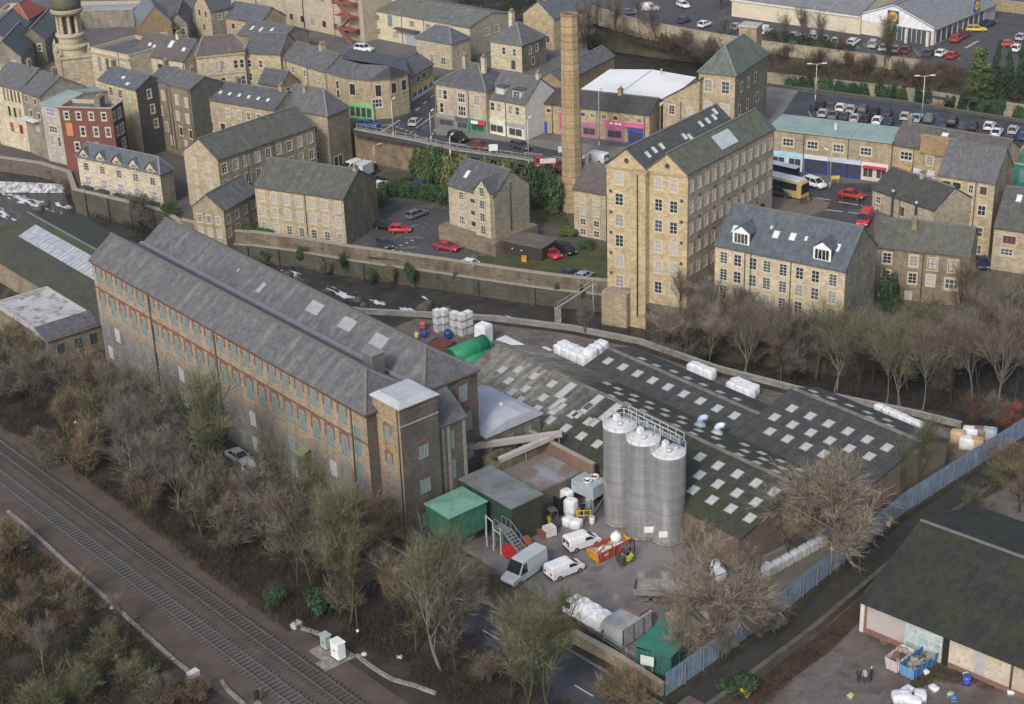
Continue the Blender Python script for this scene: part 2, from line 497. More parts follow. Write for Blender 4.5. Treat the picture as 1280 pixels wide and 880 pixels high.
  mb.bar(T((w/2,zr+th+.02),e0),T((w/2,zr+th+.02),e1),.34,.14,1)
  r=mb.build('roof',[mat,plain((.16,.155,.15),.9,name='ridge_tile')],s.root)
  s.roof=r
  return r
 def hip_roof(s,mat,over=.3,rise=None,axis=None,hips=(1,1),th=.15):
  rise=s.rise if rise is None else rise;s.rise=rise
  a,b,h=s.a,s.b,s.h
  axis=axis or('R' if a>=b else 'L')
  x0,x1,y0,y1=-over,a+over,-over,b+over
  mb=MB();zb,ze=h+.01,h+.01+th
  e=[(x0,y0),(x1,y0),(x1,y1),(x0,y1)]
  if axis=='R':
   d=(y1-y0)/2;r0=(min(x0+d*hips[0],(x0+x1)/2),(y0+y1)/2);r1=(max(x1-d*hips[1],(x0+x1)/2),(y0+y1)/2)
   fs=[[e[0],e[1],('r',r1),('r',r0)],[e[1],e[2],('r',r1)],[e[2],e[3],('r',r0),('r',r1)],[e[3],e[0],('r',r0)]]
  else:
   d=(x1-x0)/2;r0=((x0+x1)/2,min(y0+d*hips[0],(y0+y1)/2));r1=((x0+x1)/2,max(y1-d*hips[1],(y0+y1)/2))
   fs=[[e[0],e[1],('r',r0)],[e[1],e[2],('r',r1),('r',r0)],[e[2],e[3],('r',r1)],[e[3],e[0],('r',r0),('r',r1)]]
  zr=ze+rise
  cv=lambda q:(q[1][0],q[1][1],zr)if q[0]=='r' else(q[0],q[1],ze)
  for f in fs:mb.poly([cv(q)for q in f])
  for i in range(4):
   A,B=e[i],e[(i+1)%4]
   mb.poly([(A[0],A[1],zb),(B[0],B[1],zb),(B[0],B[1],ze),(A[0],A[1],ze)],1)
  mb.poly([(q[0],q[1],zb)for q in e][::-1],1)
  for k,q in enumerate(e):
   t=r0 if((axis=='R' and q[0]==x0)or(axis=='L' and q[1]==y0))else r1
   mb.bar((q[0],q[1],ze+.03),(t[0],t[1],zr+.03),.26,.1,2)
  if(Vector(r0)-Vector(r1)).length>.1:mb.bar((r0[0],r0[1],zr+.03),(r1[0],r1[1],zr+.03),.28,.12,2)
  s.roof=mb.build('roof',[mat,plain((.12,.115,.11),.8,name='gutter_paint'),plain((.2,.2,.205),.8,name='hip_tile')],s.root)
  return s.roof
 def flat_roof(s,mat,par=.6,cop=None,th=.35):
  mb=MB();a,b,h=s.a,s.b,s.h
  mb.box(th,th,h-par-.2,a-th,b-th,h-par)
  s.roof=mb.build('roof',[mat],s.root)
  m=MB()
  for q in((-.06,-.06,a+.06,th),(-.06,b-th,a+.06,b+.06),(-.06,th,th,b-th),(a-th,th,a+.06,b-th)):
   m.box(q[0],q[1],h-par-.1 if 0 else h-.0,q[2],q[3],h+.14)
  for q in((.004,.004,a-.004,th-.004),(.004,b-th+.004,a-.004,b-.004),(.004,th,th-.004,b-th),(a-th+.004,th,a-.004,b-th)):
   m.box(q[0],q[1],h-par-.1,q[2],q[3],h-.004)
  m.build('parapet',[cop or plain((.4,.34,.25),.9,name='coping_stone')],s.root)
  return s.roof
 def shed_roof(s,mat,hi='y0',rise=1.5,over=.25,th=.2):
  """one slope; the high edge is over x=0 / x=a / y=0 / y=b"""
  a,b,h=s.a,s.b,s.h
  Z=lambda x,y:h+.02+rise*{'y0':1-y/b,'y1':y/b,'x0':1-x/a,'x1':x/a}[hi]
  mb=MB();e=[(-over,-over),(a+over,-over),(a+over,b+over),(-over,b+over)]
  mb.poly([(x,y,Z(x,y)+th)for x,y in e]);mb.poly([(x,y,Z(x,y))for x,y in e][::-1])
  for i in range(4):
   A,B=e[i],e[(i+1)%4]
   mb.poly([(A[0],A[1],Z(*A)),(B[0],B[1],Z(*B)),(B[0],B[1],Z(*B)+th),(A[0],A[1],Z(*A)+th)])
  c=[(0,0),(a,0),(a,b),(0,b)]
  w=MB()
  for i in range(4):
   A,B=c[i],c[(i+1)%4]
   za,zb=Z(*A)-.02,Z(*B)-.02
   if za-h>.01 and zb-h>.01:w.poly([(A[0],A[1],h),(B[0],B[1],h),(B[0],B[1],zb),(A[0],A[1],za)])
   elif za-h>.01:w.poly([(A[0],A[1],h),(B[0],B[1],h),(A[0],A[1],za)])
   elif zb-h>.01:w.poly([(A[0],A[1],h),(B[0],B[1],h),(B[0],B[1],zb)])
  w.build('upper_wall',[s.wm],s.root)
  s.roof=mb.build('roof',[mat],s.root)
  return s.roof
 def chimney(s,x,y,z,w=.9,d=.6,hh=1.6,pots=2,mat=None):
  """x, y in metres on the footprint, z the roof height there"""
  mb=MB();mat=mat or s.wm
  mb.box(x-w/2,y-d/2,z-1.2,x+w/2,y+d/2,z+hh)
  mb.box(x-w/2-.08,y-d/2-.08,z+hh,x+w/2+.08,y+d/2+.08,z+hh+.18,1)
  for i in range(pots):
   px=x+(i-(pots-1)/2)*(w/pots)if w>=d else x;py=y if w>=d else y+(i-(pots-1)/2)*(d/pots)
   mb.lathe([(.15,z+hh+.18),(.12,z+hh+.62)],8,2,(px,py))
  return mb.build('chimney',[mat,plain((.2,.18,.15),.9,name='chimney_cap'),plain((.42,.26,.16),.8,name='clay_pot')],getattr(s,'roof',s.root))
 def skylights(s,k,lst,mat=None,fr=None,name='skylight',lift=.24):
  """lst of (u fraction along, v fraction up the slope, width, length)"""
  o,e,up,ln=s.plane(k)
  sl=up.length;uu=up.normalized();n=e.cross(uu)
  for u,v,w,l in lst:
   c=o+e*(u*ln)+uu*(v*sl)+n*(lift*.93)
   M=Matrix(((e.x,uu.x,n.x,c.x),(e.y,uu.y,n.y,c.y),(e.z,uu.z,n.z,c.z),(0,0,0,1)))
   ob=skylight_copy(name,w,l,mat,fr);ob.parent=s.roof;ob.matrix_local=M
   COL.objects.link(ob)
 def band(s,name,z0,z1,mat,sides='LR',d=.06,ext=0.0):
  mb=MB()
  if 'R' in sides:mb.box(-d,-d,z0,s.a+d,.02,z1)
  if 'L' in sides:mb.box(-d,.02,z0,.02,s.b+d,z1)
  return mb.build(name,[mat],s.root)
 def pipe(s,side,u,z0=0.0,z1=None,r=.07,mat=None):
  p,_=s.at(side,u,z0,-.1);q,_=s.at(side,u,s.h if z1 is None else z1,-.1)
  mb=MB();mb.tube(p,q,r,r,6)
  return mb.build('drainpipe',[mat or plain((.05,.045,.045),.6,name='iron_pipe')],s.root)
 def panel(s,name,side,u0,u1,z0,z1,mat,d=.05,off=0.0):
  """a flat piece standing proud of the facade (door, fascia, sign)"""
  mb=MB();w=u1-u0
  mb.box(-w/2,-d-off,0,w/2,.02-off,z1-z0)
  p,rz=s.at(side,(u0+u1)/2,z0)
  return mb.build(name,[mat],s.root,p,rz)
_sk={}
def skylight_copy(name,w,l,mat,fr):
 key=(round(w,2),round(l,2),id(mat),id(fr))
 if key not in _sk:
  mb=MB();t=.09
  mb.box(-w/2,-l/2,-.04,-w/2+t,l/2,.06);mb.box(w/2-t,-l/2,-.04,w/2,l/2,.06)
  mb.box(-w/2+t,-l/2,-.04,w/2-t,-l/2+t,.06);mb.box(-w/2+t,l/2-t,-.04,w/2-t,l/2,.06)
  mb.box(-w/2+t,-l/2+t,-.04,w/2-t,l/2-t,.035,1)
  _sk[key]=mb.mesh(name,[fr or plain((.32,.32,.32),.5,name='skylight_frame'),mat or plain((.62,.65,.68),.15,name='skylight_glass')])
 return bpy.data.objects.new(name,_sk[key])
def poly_house(name,label,cat,z0,h,front,back,ridge,wall,roof,group=None,rows=(),found=3,over=.25,rise=2.5,sur='pale'):
 """a building whose front follows a line of eave points; front, back and ridge are photo points at eave height"""
 fp=[W(p[0],p[1],z0+h)for p in front];bp=[W(p[0],p[1],z0+h)for p in back];rp=[W(p[0],p[1],z0+h+rise)for p in ridge]
 o=fp[0];loc=lambda p:Vector((p.x-o.x,p.y-o.y,0))
 P=[loc(p)for p in fp+bp];RP=[loc(p)for p in rp]
 root=thing(name,label,cat,(o.x,o.y,z0),0,group)
 mb=MB();n=len(P);hs=[]
 helper=House.__new__(House);helper.b=0
 for i in range(n):
  A,B=P[i],P[(i+1)%n];d=(B-A);L=d.length;d=d.normalized();inn=Vector((-d.y,d.x,0))
  ops=helper.expand(rows[i],L)if i<len(rows)and i<len(fp)-1 else[]
  helper.wallgrid(mb,lambda u,z,dd,A=A,d=d,inn=inn:(A.x+d.x*u+inn.x*dd,A.y+d.y*u+inn.y*dd,z),L,-found,h,ops,0,.13)
  for q in ops:hs.append((A+d*q['u'],atan2(d.y,d.x),q))
 mb.build('wall',[wall],root)
 for p,rz,q in hs:
  f,pn=window_meshes(q['w'],q['h'],q['st'],sur)
  w=link('window',f,root,(p.x,p.y,q['z']),rz);link('pane',pn,w)
 r=MB()
 nr=len(RP)
 def near(p):return min(range(nr),key=lambda k:(RP[k]-p).length)
 cen=sum((p for p in P),Vector((0,0,0)))/n
 E=[p+(p-cen).normalized()*over for p in P]
 for i in range(n):
  A,B=E[i],E[(i+1)%n];ka,kb=near(P[i]),near(P[(i+1)%n])
  pts=[(A.x,A.y,h+.2),(B.x,B.y,h+.2),(RP[kb].x,RP[kb].y,h+rise)]
  if ka!=kb:pts.append((RP[ka].x,RP[ka].y,h+rise))
  r.poly(pts)
  r.poly([(A.x,A.y,h+.01),(B.x,B.y,h+.01),(B.x,B.y,h+.2),(A.x,A.y,h+.2)],1)
 r.poly([(p.x,p.y,h+.01)for p in E][::-1],1)
 ro=r.build('roof',[roof,plain((.12,.115,.11),.8,name='gutter_paint')],root)
 root_d=dict(root=root,roof=ro,P=P,h=h)
 return root_d
 # --- flat ground pieces, walls and fences
def region(name,pts,z,mat,kind='structure',thick=None,px=True,mside=None):
 """one sheet (or, with thick, a solid terrace) over a polygon"""
 w=[W(p[0],p[1],z)if px else Vector((p[0],p[1],z))for p in pts]
 mb=MB()
 if thick:mb.prism([(p.x,p.y)for p in w],z-thick,z,1,0)
 else:
  ar=sum(w[i].x*w[(i+1)%len(w)].y-w[(i+1)%len(w)].x*w[i].y for i in range(len(w)))
  mb.poly([(p.x,p.y,z)for p in(w if ar>0 else w[::-1])])
 o=mb.build(name,[mat,mside or mat])
 tag(o,kind=kind)
 return o
def strip(name,pts,width,z,mat,kind='structure'):
 """a band of given width along a centre line of world points"""
 P=[Vector((p[0],p[1],0))for p in pts];Lf,Rt=[],[]
 for i,p in enumerate(P):
  d=(P[min(i+1,len(P)-1)]-P[max(i-1,0)]).normalized();n=Vector((-d.y,d.x,0))
  Lf.append(p+n*width/2);Rt.append(p-n*width/2)
 mb=MB()
 for i in range(len(P)-1):
  mb.poly([(Rt[i].x,Rt[i].y,z),(Rt[i+1].x,Rt[i+1].y,z),(Lf[i+1].x,Lf[i+1].y,z),(Lf[i].x,Lf[i].y,z)])
 o=mb.build(name,[mat]);tag(o,kind=kind)
 return o
def long_wall(name,label,cat,pts,z0,z1,th,mat,cop=None,copz=.18,group=None,piers=0,pierd=.35,jag=0.0):
 """a wall along world points, with a coping course and piers"""
 P=[Vector((p[0],p[1],0))for p in pts];o=P[0]
 root=thing(name,label,cat,(o.x,o.y,z0),0,group)
 mb=MB();cp=MB();pr=MB()
 for i in range(len(P)-1):
  A,B=P[i]-o,P[i+1]-o;d=(B-A);L=d.length;d.normalize();n=Vector((-d.y,d.x,0))
  M=Matrix(((d.x,n.x,0,A.x),(d.y,n.y,0,A.y),(0,0,1,0),(0,0,0,1)))
  e=.002*i
  mb.box(-th*.3*(i>0),-th/2+e,0,L,th/2-e,z1-z0-e,0,M)
  if cop:cp.box(0,-th/2-.08+e,z1-z0,L,th/2+.08-e,z1-z0+copz-e,0,M)
  if piers:
   k=max(1,int(L/piers))
   for j in range(k):
    u=(j+.5)*L/k
    pr.box(u-.35,-th/2-pierd,0,u+.35,th/2+.003,z1-z0-.05,0,M)
 mb.build('masonry',[mat],root)
 if cop:cp.build('coping',[cop],root)
 if piers:pr.build('buttress',[mat],root)
 return root
def rail_fence(name,label,pts,z,h,mat,step=2.5,group=None,rails=2,fill=None,cat='fence'):
 P=[Vector((p[0],p[1],0))for p in pts];o=P[0]
 root=thing(name,label,cat,(o.x,o.y,z),0,group)
 post=MB();post.box(-.05,-.05,0,.05,.05,h);pm=post.mesh('post',[mat])
 rl=MB();n=0
 for i in range(len(P)-1):
  A,B=P[i]-o,P[i+1]-o;L=(B-A).length;k=max(1,int(L/step))
  for j in range(k+(i==len(P)-2)):
   if n<95:link('post',pm,root,tuple(A.lerp(B,j/k)));n+=1
  for r in range(rails):
   zz=h*(r+.7)/rails-.05
   rl.bar((A.x,A.y,zz),(B.x,B.y,zz),.05,.07)
  if fill:
   m=int(L/fill)
   for j in range(m):
    q=A.lerp(B,(j+.5)/m);rl.box(q.x-.015,q.y-.015,.1,q.x+.015,q.y+.015,h)
 rl.build('rail',[mat],root)
 return root
 # --- vehicles (x forward, origin on the ground)
TYRE=plain((.018,.018,.02),.8,name='tyre_rubber');RIM=plain((.35,.36,.38),.35,.8,name='wheel_rim')
CARGLASS=glass((.02,.024,.03),.08);TRIM=plain((.03,.03,.033),.6,name='black_trim')
LAMP=plain((.75,.76,.74),.15,name='headlight_glass');TAIL=plain((.35,.02,.02),.25,name='tail_light_glass')
_wh={}
def wheel_meshes(r):
 if r not in _wh:
  a=MB();n=14
  cir=lambda rr,y:[(rr*cos(2*pi*k/n),y,rr*sin(2*pi*k/n))for k in range(n)]
  a.ring([cir(r*.9,-.1),cir(r,-.08),cir(r,.08),cir(r*.9,.1)],0,True,True)
  b=MB();b.ring([cir(r*.62,-.115),cir(r*.62,.115)],0,True)
  _wh[r]=(a.mesh('wheel',[TYRE]),b.mesh('rim',[RIM]))
 return _wh[r]
def add_wheels(root,xs,y,r):
 w,rm=wheel_meshes(r)
 for x in xs:
  for s in(-1,1):
   o=link('wheel',w,root,(x,s*y,r));link('rim',rm,o)
def add_lamps(root,xf,xr,y,z,zt=None,w=.34,hh=.15):
 hb=MB();hb.box(-.05,-w/2,-hh/2,.05,w/2,hh/2);h=hb.mesh('headlight',[LAMP])
 tb=MB();tb.box(-.05,-w/2.6,-hh*.9,.05,w/2.6,hh*.9);t=tb.mesh('tail_light',[TAIL])
 for s in(-1,1):
  link('headlight',h,root,(xf,s*y,z));link('tail_light',t,root,(xr,s*y,zt or z+.12))
def car_body(L,wd,H,belt,hood,cab):
 """cab = (rear bottom, rear top, front top, front bottom) along x"""
 mb=MB();hw=wd/2
 def sec(x,w,zt,zb=.3):
  return[(x,-w*.96,zb),(x,-w,zb+.22),(x,-w*.985,zt-.12),(x,-w*.88,zt),(x,w*.88,zt),(x,w*.985,zt-.12),(x,w,zb+.22),(x,w*.96,zb)]
 f,r=L/2,-L/2
 mb.ring([sec(r,hw*.86,belt-.12,.42),sec(r+.08,hw*.95,belt-.03,.32),sec(r+.5,hw,belt),sec(cab[3]-.35,hw,belt),sec(cab[3]+.1,hw,belt-.03),sec(f-.55,hw*.97,hood),sec(f-.12,hw*.88,hood-.1,.3),sec(f,hw*.78,hood-.24,.38)],0,True,True)
 rb,rt,ft,fb=cab;tw=hw*.72
 z0,z1=belt-.02,H
 mb.ring([[(rt-.06,-tw,z1-.05),(rt+.1,-tw*.98,z1),(rt+.1,tw*.98,z1),(rt-.06,tw,z1-.05)],[(ft+.06,-tw,z1-.06),(ft-.15,-tw*.98,z1),(ft-.15,tw*.98,z1),(ft+.06,tw,z1-.06)]],0,True)
 for s in(-1,1):
  mb.bar((rb,s*hw*.9,z0),(rt,s*tw,z1-.04),.1,.12);mb.bar((fb,s*hw*.9,z0),(ft,s*tw,z1-.04),.07,.09)
  m=(rb+fb)/2;mb.bar((m,s*hw*.93,z0),(m,s*(tw+.01),z1-.03),.07,.08)
  mb.box(fb-.25,s*hw*1.0-.02,belt-.05,fb-.07,s*(hw*1.0+.13)+.02,belt+.1)
 g=MB()
 q=lambda x0,x1,w,z:[(x0,-w,z),(x1,-w,z),(x1,w,z),(x0,w,z)]
 g.ring([q(rb,fb,hw*.89,z0-.03),q(rt,ft,tw*.98,z1-.05)],0,True)
 return mb,g
_cars={}
def proto(kind):
 if kind in _cars:return _cars[kind]
 P=dict(hatchback=(3.9,1.72,1.47,.93,.86,(-1.82,-1.35,.15,.95)),saloon=(4.5,1.78,1.43,.92,.86,(-1.75,-1.0,.2,1.0)),estate=(4.5,1.78,1.47,.93,.87,(-2.12,-1.8,.2,1.0)),off_roader=(4.5,1.88,1.75,1.08,1.02,(-2.1,-1.85,.25,.95)),people_carrier=(4.3,1.8,1.66,1.0,.92,(-2.02,-1.75,.5,1.3)))
 r=bpy.data.objects.new('parked_car',None)
 if kind in P:
  L,wd,H,belt,hood,cab=P[kind]
  b,g=car_body(L,wd,H,belt,hood,cab)
  parts=[('body',b.mesh('body',[tinted()])),('windows',g.mesh('windows',[CARGLASS]))]
  wx=(-L*.3,L*.31);wr=.36 if kind=='off_roader' else.31
 COL.objects.link(r)
 for n,me in parts:link(n,me,r)
 add_wheels(r,wx,wd/2-.1,wr)
 add_lamps(r,L/2-.1,-L/2+.06,wd/2-.28,hood-.2,belt-.1)
 _cars[kind]=r
 r['fresh']=1
 return r
def car(px,py,dx,dy,z,color,kind,label,group=None,name='parked_car',cat='car'):
 """a car whose middle is seen at px, py and whose nose points along (dx, dy) in the photo"""
 p=W(px,py,z+.6);q=W(px+dx,py+dy,z+.6)
 r=proto(kind)
 if r.get('fresh'):o=r;del r['fresh']
 else:o=copy_tree(r)
 o.name=name
 o.location=(p.x,p.y,z);o.rotation_euler=(0,0,atan2(q.y-p.y,q.x-p.x))
 recolor(o,color);tag(o,label,cat,group)
 return o
def van(name,label,px,py,dx,dy,z,color,L=4.6,wd=1.85,H=1.9,cat='van',cover=None,stripes=None,tail_glass=True,nose=.9):
 p=W(px,py,z+H*.45);q=W(px+dx,py+dy,z+H*.45)
 r=thing(name,label,cat,(p.x,p.y,z),atan2(q.y-p.y,q.x-p.x))
 hw=wd/2;f=L/2;rr=-L/2
 mb=MB()
 def sec(x,w,zt,wt=None,zb=.32):
  wt=wt or w*.86;zs=min(zt-.1,1.15)
  return[(x,-w*.97,zb),(x,-w,zs),(x,-wt,zt-.08),(x,-wt*.88,zt),(x,wt*.88,zt),(x,wt,zt-.08),(x,w,zs),(x,w*.97,zb)]
 hood=1.0 if H<2.2 else 1.15
 ws=nose+.75
 mb.ring([sec(rr,hw*.97,H-.08),sec(rr+.12,hw,H),sec(f-ws-.25,hw,H),sec(f-ws,hw,H-.06)],0,True,False)
 mb.ring([sec(f-ws+.002,hw*.998,H-.065),sec(f-nose+.1,hw*.99,hood+.1,hw*.93),sec(f-.15,hw*.92,hood-.16,hw*.84),sec(f,hw*.8,hood-.34,hw*.7)],0,True,False)
 b=mb.build('body',[tinted()],r)
 g=MB();x0,x1=f-ws+.06,f-nose+.04
 za,zb=H-.14,hood+.16
 t0,t1=hw*.82,hw*.88
 g.poly([(x0+.015,-t0,za),(x1+.05,-t1,zb),(x1+.05,t1,zb),(x0+.015,t0,za)])
 g.build('windscreen',[CARGLASS],r).location=(.03,0,.03)
 for s in(-1,1):
  w=MB()
  zt=H-.3
  ywall=lambda z:hw*(1-.14*max(0,(z-1.15)/(H-.08-1.15)))+.012
  pts=[(f-ws-.55,1.18),(f-nose-.1,1.18),(f-ws+.1,zt),(f-ws-.55,zt)]
  w.poly([(x,s*ywall(z),z)for x,z in pts]);w.build('side_window',[CARGLASS],r)
 if tail_glass:
  for s in(-1,1):
   w=MB();y0,y1=s*.06,s*hw*.78
   w.box(rr-.012,min(y0,y1),1.15,rr+.01,max(y0,y1),H-.35);w.build('rear_window',[CARGLASS],r)
 bp=MB();bp.box(f-.12,-hw*.82,.28,f+.05,hw*.82,.55);bp.build('bumper',[TRIM],r)
 bp=MB();bp.box(rr-.07,-hw*.95,.3,rr+.05,hw*.95,.52);bp.build('bumper',[TRIM],r)
 add_wheels(r,(-L*.29,L*.31),hw-.1,.33);add_lamps(r,f-.06,rr-.0,hw-.32,hood-.36,1.0)
 recolor(r,color)
 return r
 # --- trees
def tree_meshes(seed,H,spread,lean=.0,limbs=6,up=.75,fork=4,twigs=6,trunk=.26,r0=.17,tl=1.35,tw=.022,stems=1,depth=3):
 """a leafless tree: trunk with limbs, and a crown of fine twigs"""
 rnd=random.Random(seed);T=MB();Cn=MB();Cn.nouv=True
 def rd(d,a):
  ax=Vector((rnd.gauss(0,1),rnd.gauss(0,1),rnd.gauss(0,1)))
  ax=(ax-d*ax.dot(d))
  if ax.length<1e-3:ax=d.orthogonal()
  ax.normalize();return(d*cos(a)+ax*sin(a)).normalized()
 def twig_at(p,d,L):
  q=p+d*L*.55;e=rd(d,rnd.uniform(.1,.5));e.z+=.12;e.normalize();t=q+e*L*.5
  sd=d.cross(Vector((rnd.gauss(0,1),rnd.gauss(0,1),rnd.gauss(0,1))))
  if sd.length<1e-3:return
  sd=sd.normalized()*tw*.5
  i=len(Cn.v);Cn.v+=[tuple(p-sd),tuple(p+sd),tuple(q+sd*.7),tuple(q-sd*.7),tuple(t)]
  Cn.f+=[(i,i+1,i+2,i+3),(i+3,i+2,i+4)];Cn.m+=[0,0]
  for k in range(3):
   e2=rd(d,rnd.uniform(.35,.95));e2.z+=.1;m=p.lerp(q,rnd.uniform(.3,1));t2=m+e2*L*rnd.uniform(.3,.6)
   i=len(Cn.v);Cn.v+=[tuple(m-sd*.7),tuple(m+sd*.7),tuple(t2)];Cn.f.append((i,i+1,i+2));Cn.m.append(0)
 def branch(p,d,L,r,lev):
  segs=3 if lev<2 else 2;P=[p];D=d
  for i in range(segs):
   D=rd(D,rnd.uniform(.03,.22));D.z+=.06*(up);D.normalize()
   P.append(P[-1]+D*(L/segs))
  n=6 if lev==0 else(4 if lev==1 else 3)
  for i in range(segs):
   ra=r*(1-.55*i/segs);rb=r*(1-.55*(i+1)/segs)
   T.tube(P[i],P[i+1],ra,rb,n,0,False)
  if lev>=depth:
   for k in range(twigs):
    u=rnd.uniform(.15,1)*segs;i=min(int(u),segs-1);q=P[i].lerp(P[i+1],u-i)
    twig_at(q,rd(D,rnd.uniform(.2,.95)),tl*rnd.uniform(.6,1.2))
   return
  nf=limbs if lev==0 else fork
  for k in range(nf):
   u=(rnd.uniform(trunk,1)if lev==0 else rnd.uniform(.3,1))*segs
   if k==0:u=segs*.999
   i=min(int(u),segs-1);q=P[i].lerp(P[i+1],u-i)
   ang=rnd.uniform(.35,.8)*spread if k else rnd.uniform(.05,.25)
   nd=rd(D,ang);nd.z+=.25*up;nd.normalize()
   branch(q,nd,L*rnd.uniform(.5,.72)*(1 if lev else.85),r*.5,lev+1)
 for k in range(stems):
  d=Vector((lean+rnd.gauss(0,.05+.1*(stems>1)),rnd.gauss(0,.05+.1*(stems>1)),1)).normalized()
  branch(Vector((rnd.gauss(0,.25)*(stems>1),rnd.gauss(0,.25)*(stems>1),-.3)),d,H*.48,r0,0)
 zm=max(v[2]for v in Cn.v);k=H/zm
 T.v=[(x*k,y*k,z*k)for x,y,z in T.v];Cn.v=[(x*k,y*k,z*k)for x,y,z in Cn.v]
 T.nouv=True
 return T,Cn
_tr={}
TREES=[]
def tree_kind(kind):
 if kind in _tr:return _tr[kind]
 S_={'ash0':dict(seed=1,H=12,spread=.95,limbs=8,fork=5),'ash1':dict(seed=2,H=12,spread=1.1,limbs=8,fork=5),'ash2':dict(seed=3,H=12,spread=.85,limbs=9,fork=5,twigs=5),'slim0':dict(seed=4,H=12,spread=.5,limbs=11,up=1.0,fork=4,r0=.12,twigs=7),'slim1':dict(seed=5,H=12,spread=.45,limbs=11,up=1.1,fork=4,r0=.11,twigs=7),'birch0':dict(seed=6,H=12,spread=.6,limbs=11,up=.6,fork=4,r0=.09,tl=1.5,tw=.02,trunk=.4),'birch1':dict(seed=7,H=12,spread=.65,limbs=8,up=.5,fork=4,r0=.09,tl=1.5,tw=.02,trunk=.42,stems=2),'willow0':dict(seed=8,H=12,spread=1.25,limbs=10,up=.4,fork=6,twigs=7,r0=.2,trunk=.2,tl=1.3,tw=.022),'willow1':dict(seed=9,H=12,spread=1.2,limbs=10,up=.35,fork=6,twigs=7,r0=.19,trunk=.2,tl=1.3,tw=.022),'scrub0':dict(seed=10,H=5,spread=.95,limbs=6,fork=5,twigs=7,r0=.035,trunk=.1,tl=.8,tw=.018,stems=5,depth=2),'scrub1':dict(seed=12,H=5,spread=.75,limbs=6,fork=5,twigs=7,r0=.035,trunk=.1,tl=.8,tw=.018,stems=6,depth=2),'sapling0':dict(seed=13,H=7,spread=.45,limbs=6,up=1.2,fork=3,twigs=8,r0=.06,trunk=.15,tl=.9,tw=.018,stems=3,depth=2)}
 T,Cn=tree_meshes(**S_[kind])
 bark=tinted('tree_bark',.95,.8,.1)
 r=bpy.data.objects.new('bare_tree',None);COL.objects.link(r)
 link('trunk',T.mesh('trunk',[bark]),r);link('crown',Cn.mesh('crown',[twig()]),r)
 r['fresh']=1;_tr[kind]=(r,S_[kind]['H'])
 return _tr[kind]
def tree(kind,px,py,z,H,color,bark,group,desc,wide=1.0,world=None,name='bare_tree',cat='tree'):
 r,H0=tree_kind(kind)
 if r.get('fresh'):o=r;del r['fresh']
 else:o=copy_tree(r)
 o.name=name
 p=world if world is not None else W(px,py,z)
 k=H/H0
 o.location=(p.x,p.y,z);o.rotation_euler=(0,0,random.uniform(0,6.28));o.scale=(k*wide,k*wide,k)
 for c in o.children:c.color=c4(bark if c.name.startswith('trunk')else color)
 TREES.append((o,group,desc))
 tag(o,None,cat,group)
 return o
def leaf_cloud(mb,c,r,n,size,rnd,flat=1.0,up=.3):
 """leaf-sized faces through an uneven clump"""
 for _ in range(n):
  d=Vector((rnd.gauss(0,1),rnd.gauss(0,1),rnd.gauss(0,1))).normalized()
  p=Vector(c)+Vector((d.x*r[0],d.y*r[1],d.z*r[2]))*(rnd.uniform(.35,1.0)**.5)
  a=Vector((rnd.gauss(0,1),rnd.gauss(0,1),rnd.gauss(0,.6))).normalized();b=a.cross(d+Vector((0,0,up)))
  if b.length<.05:continue
  b.normalize();s=size*rnd.uniform(.6,1.3)
  mb.poly([p-a*s,p+b*s*.5,p+a*s,p-b*s*.5])
_lv={}
def bush_mesh(kind):
 """unit-ish evergreen bushes: round, hedge, conifer, ivy"""
 if kind in _lv:return _lv[kind]
 rnd=random.Random(hash(kind)%1000 if 0 else{'round0':21,'round1':22,'conifer':23,'tall':24}[kind]);mb=MB();mb.nouv=True;st=MB();st.nouv=True
 if kind.startswith('round'):
  for i in range(16):
   a=rnd.uniform(0,6.28);q=rnd.uniform(.1,.75)
   leaf_cloud(mb,(q*cos(a),q*sin(a),rnd.uniform(.25,.8)),(.4,.4,.34),130,.085,rnd)
  for i in range(5):st.tube((0,0,-.1),(rnd.uniform(-.5,.5),rnd.uniform(-.5,.5),.6),.04,.015,4)
 elif kind=='tall':
  for i in range(26):
   z=rnd.uniform(.1,.95);a=rnd.uniform(0,6.28);q=rnd.uniform(0,.22)*(1.25-z)
   leaf_cloud(mb,(q*cos(a),q*sin(a),z),(.15,.15,.08),110,.03,rnd)
  st.tube((0,0,-.05),(.02,0,.8),.025,.008,5)
 else:
  for i in range(30):
   z=i/30*.95+.03;a=rnd.uniform(0,6.28);q=.2*(1-z)*rnd.uniform(.3,1)
   leaf_cloud(mb,(q*cos(a),q*sin(a),z),(.16*(1-z)+.03,)*2+(.05,),100,.026,rnd)
  st.tube((0,0,-.05),(0,0,.95),.025,.006,5)
 _lv[kind]=(mb.mesh('foliage',[twig('evergreen_leaves',.45)]),st.mesh('stem',[tinted('tree_bark',.95,.8,.1)]))
 return _lv[kind]
def bush(kind,px,py,z,r,h,color,label,cat='shrub',group=None,name='evergreen_shrub',ry=None,world=None,desc=None):
 f,s=bush_mesh(kind)
 p=world if world is not None else W(px,py,z)
 o=thing(name,label,cat,(p.x,p.y,z),random.uniform(0,6.28),group)
 o.scale=(r,ry or r,h)
 link('foliage',f,o).color=c4(color);link('stem',s,o).color=(.08,.065,.05,1)
 if desc:TREES.append((o,group,desc))
 return o
def in_poly(x,y,P):
 c=False;j=len(P)-1
 for i in range(len(P)):
  if(P[i][1]>y)!=(P[j][1]>y)and x<(P[j][0]-P[i][0])*(y-P[i][1])/(P[j][1]-P[i][1])+P[i][0]:c=not c
  j=i
 return c
